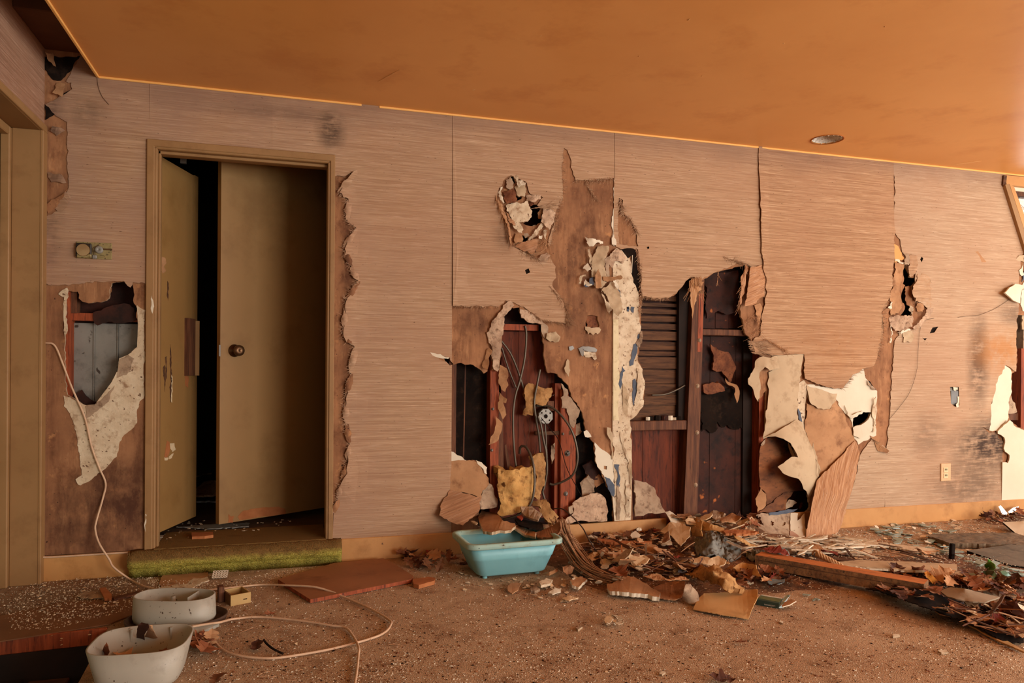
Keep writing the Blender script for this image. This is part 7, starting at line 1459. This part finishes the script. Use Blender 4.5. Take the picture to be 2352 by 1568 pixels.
scatter('board_scrap', CHB+CHW[:2], D4((1560,960),(1800,930),(2334,880),(2334,1200),(2150,1180),(1850,1060)), 26, (.03, .09), '@ scrap mixed into the leaves at the lower right', 'scrap', 'scraps in the lower right drift', 654, .3, (.03, .06))
scatter('board_scrap', CHB+CHW[:2], D1((150,330),(420,300),(1000,300),(1000,420),(350,440)), 26, (.03, .09), '@ scrap mixed into the leaves under the loose baseboard', 'scrap', 'scraps under the loose baseboard', 655, .3, (.02, .05))
scatter_joined('litter_bits', CHB+CHW+STW+STP[:3], D1((60,420),(420,300),(1000,260),(1400,140),(1800,200),(1900,420),(1500,640),(1250,740),(800,740),(350,640)), 420, (.012, .04), 'small broken bits of board, paper and wood filling the central litter', 'litter', 656, .3, (.0, .02))
scatter_joined('litter_bits', CHB+CHW+STW+STP[:3], D4((150,400),(800,330),(1300,280),(2334,200),(2334,420),(1500,540),(700,560),(300,500)), 380, (.012, .04), 'small broken bits strewn over the floor right of the heap', 'litter', 657, .15, (.0, .008))
# countless crumbs, grit and straw
def grit(name, n, poly, size, mat, seed, label, dens=None, flat=.5, upz=.0):
    rnd = random.Random(seed); m = MB(); A = poly; xs = [p[0] for p in A]; ys = [p[1] for p in A]
    R = np.random.RandomState(seed); Q = np.stack([R.uniform(min(xs), max(xs), n*4), R.uniform(min(ys), max(ys), n*4)], 1); Q = Q[in_poly(Q, A)]
    k = 0
    for x, y in Q:
        if k >= n: break
        p = Fp(x, y, 0)
        if dens and rnd.random() > dens(x, y, p): continue
        h = hmound(p.x, p.y)
        if h > .004: p = at(x, y, 0)
        if p.y > -.02: continue
        pit = p.x < PIT[1][0]+.06 and p.y < PIT[1][1]+.0
        if pit: continue
        s = rnd.uniform(*size) * (1 if rnd.random() < .85 else 1.7); a = rnd.uniform(0, 6.28)
        P = [p + Vector((math.cos(a+2.1*i)*s*rnd.uniform(.6, 1.2), math.sin(a+2.1*i)*s*rnd.uniform(.6, 1.2), upz)) for i in range(3)]
        m.add(P+[p+Vector((rnd.uniform(-.3, .3)*s, rnd.uniform(-.3, .3)*s, s*flat+upz))], [(0, 1, 3), (1, 2, 3), (2, 0, 3)]); k += 1
    return tag(m.build(name, mat), label, 'grit', kind='stuff')
ALLF = [(0,1340),(330,1325),(780,1300),(1060,1290),(1300,1300),(1700,1240),(1940,1215),(2352,1165),(2352,1568),(0,1568)]
clump = lambda x, y, p: .35 + .65*max(0, noise.noise(Vector((p.x*3, p.y*3, 2)))*1.6)
grit('plaster_grit', 9500, ALLF, (.0014, .0038), WHITE, 41, 'fine pale plaster grit sprinkled over the whole carpet', clump)
grit('dark_grit', 2400, ALLF, (.002, .005), TAR, 42, 'fine dark dirt specks over the whole carpet', clump, .4)
grit('brown_grit', 2600, ALLF, (.003, .007), LEAFM[0], 43, 'brown crumbled leaf bits over the whole carpet', clump, .3)
grit('plaster_grit', 1500, L3((20,600),(230,440),(500,425),(800,440),(1200,470),(1100,520),(700,640),(300,740),(60,740)), (.0015, .0042), PLASTER, 44, 'dense white plaster grit near the left wall', None, .7, .006)
grit('plaster_grit', 2400, [(1700,1240),(1940,1212),(2352,1165),(2352,1300),(2000,1290),(1800,1270)], (.002, .006), WHITE, 45, 'dense pale grit on the glass strewn floor at right', None, .5)
grit('glass_grit', 900, [(1900,1225),(2352,1175),(2352,1330),(2150,1300),(2000,1280)], (.003, .009), GLS, 46, 'tiny glass crumbs on the floor at right', None, .3)
grit('plaster_grit', 1200, L3((800,430),(1200,470),(1900,340),(1950,360),(1600,440),(1300,500),(900,520)), (.0015, .004), PLASTER, 47, 'pale grit along the foot of the green step', None, .5)
rnd = random.Random(50); m = MB()
for i in range(420):
    x, y = rnd.uniform(450, 2352), rnd.uniform(1330, 1568)
    if rnd.random() < .25: x, y = rnd.uniform(1300, 2000), rnd.uniform(1215, 1340)
    p = at(x, y, .004); a = rnd.uniform(0, 6.28); l = rnd.uniform(.012, .05); dv = Vector((math.cos(a), math.sin(a), rnd.uniform(0, .25)))
    m.tube([p, p+dv*l*.5+Vector((0, 0, .002)), p+dv*l], .0009, 3, cap=False)
tag(m.build('straw_bits', STRAW), 'thin straw bits strewn over the carpet and litter', 'straw', kind='stuff')
cable('twig', [Fp(*L3(p)[0], z) for p, z in (((1500,790), .025), ((1520,815), .02), ((1560,845), .012), ((1610,868), .008))], .004, TAR, 'short black twig inside the cord loop on the carpet', 'twig', 6, 4)
cable('twig', [at(*D1(p)[0], u) for p, u in (((1105,495), .05), ((1190,430), .08), ((1240,400), .09))], .0022, STRAW, 'thin pale stick across the grey cloth', 'stick', 5, 3)
cable('twig', [at(*D2(p)[0], u) for p, u in (((740,800), .04), ((870,690), .10), ((990,645), .11))], .0022, STRAW, 'thin bent straw leaning on the second cloth fold', 'stick', 5, 4)
cable('twig', [Fp(*L3(p)[0], z) for p, z in (((1365,748), .006), ((1440,720), .008))], .0018, STRAW, 'short straw above the cord end inside the loop', 'stick', 4, 3)
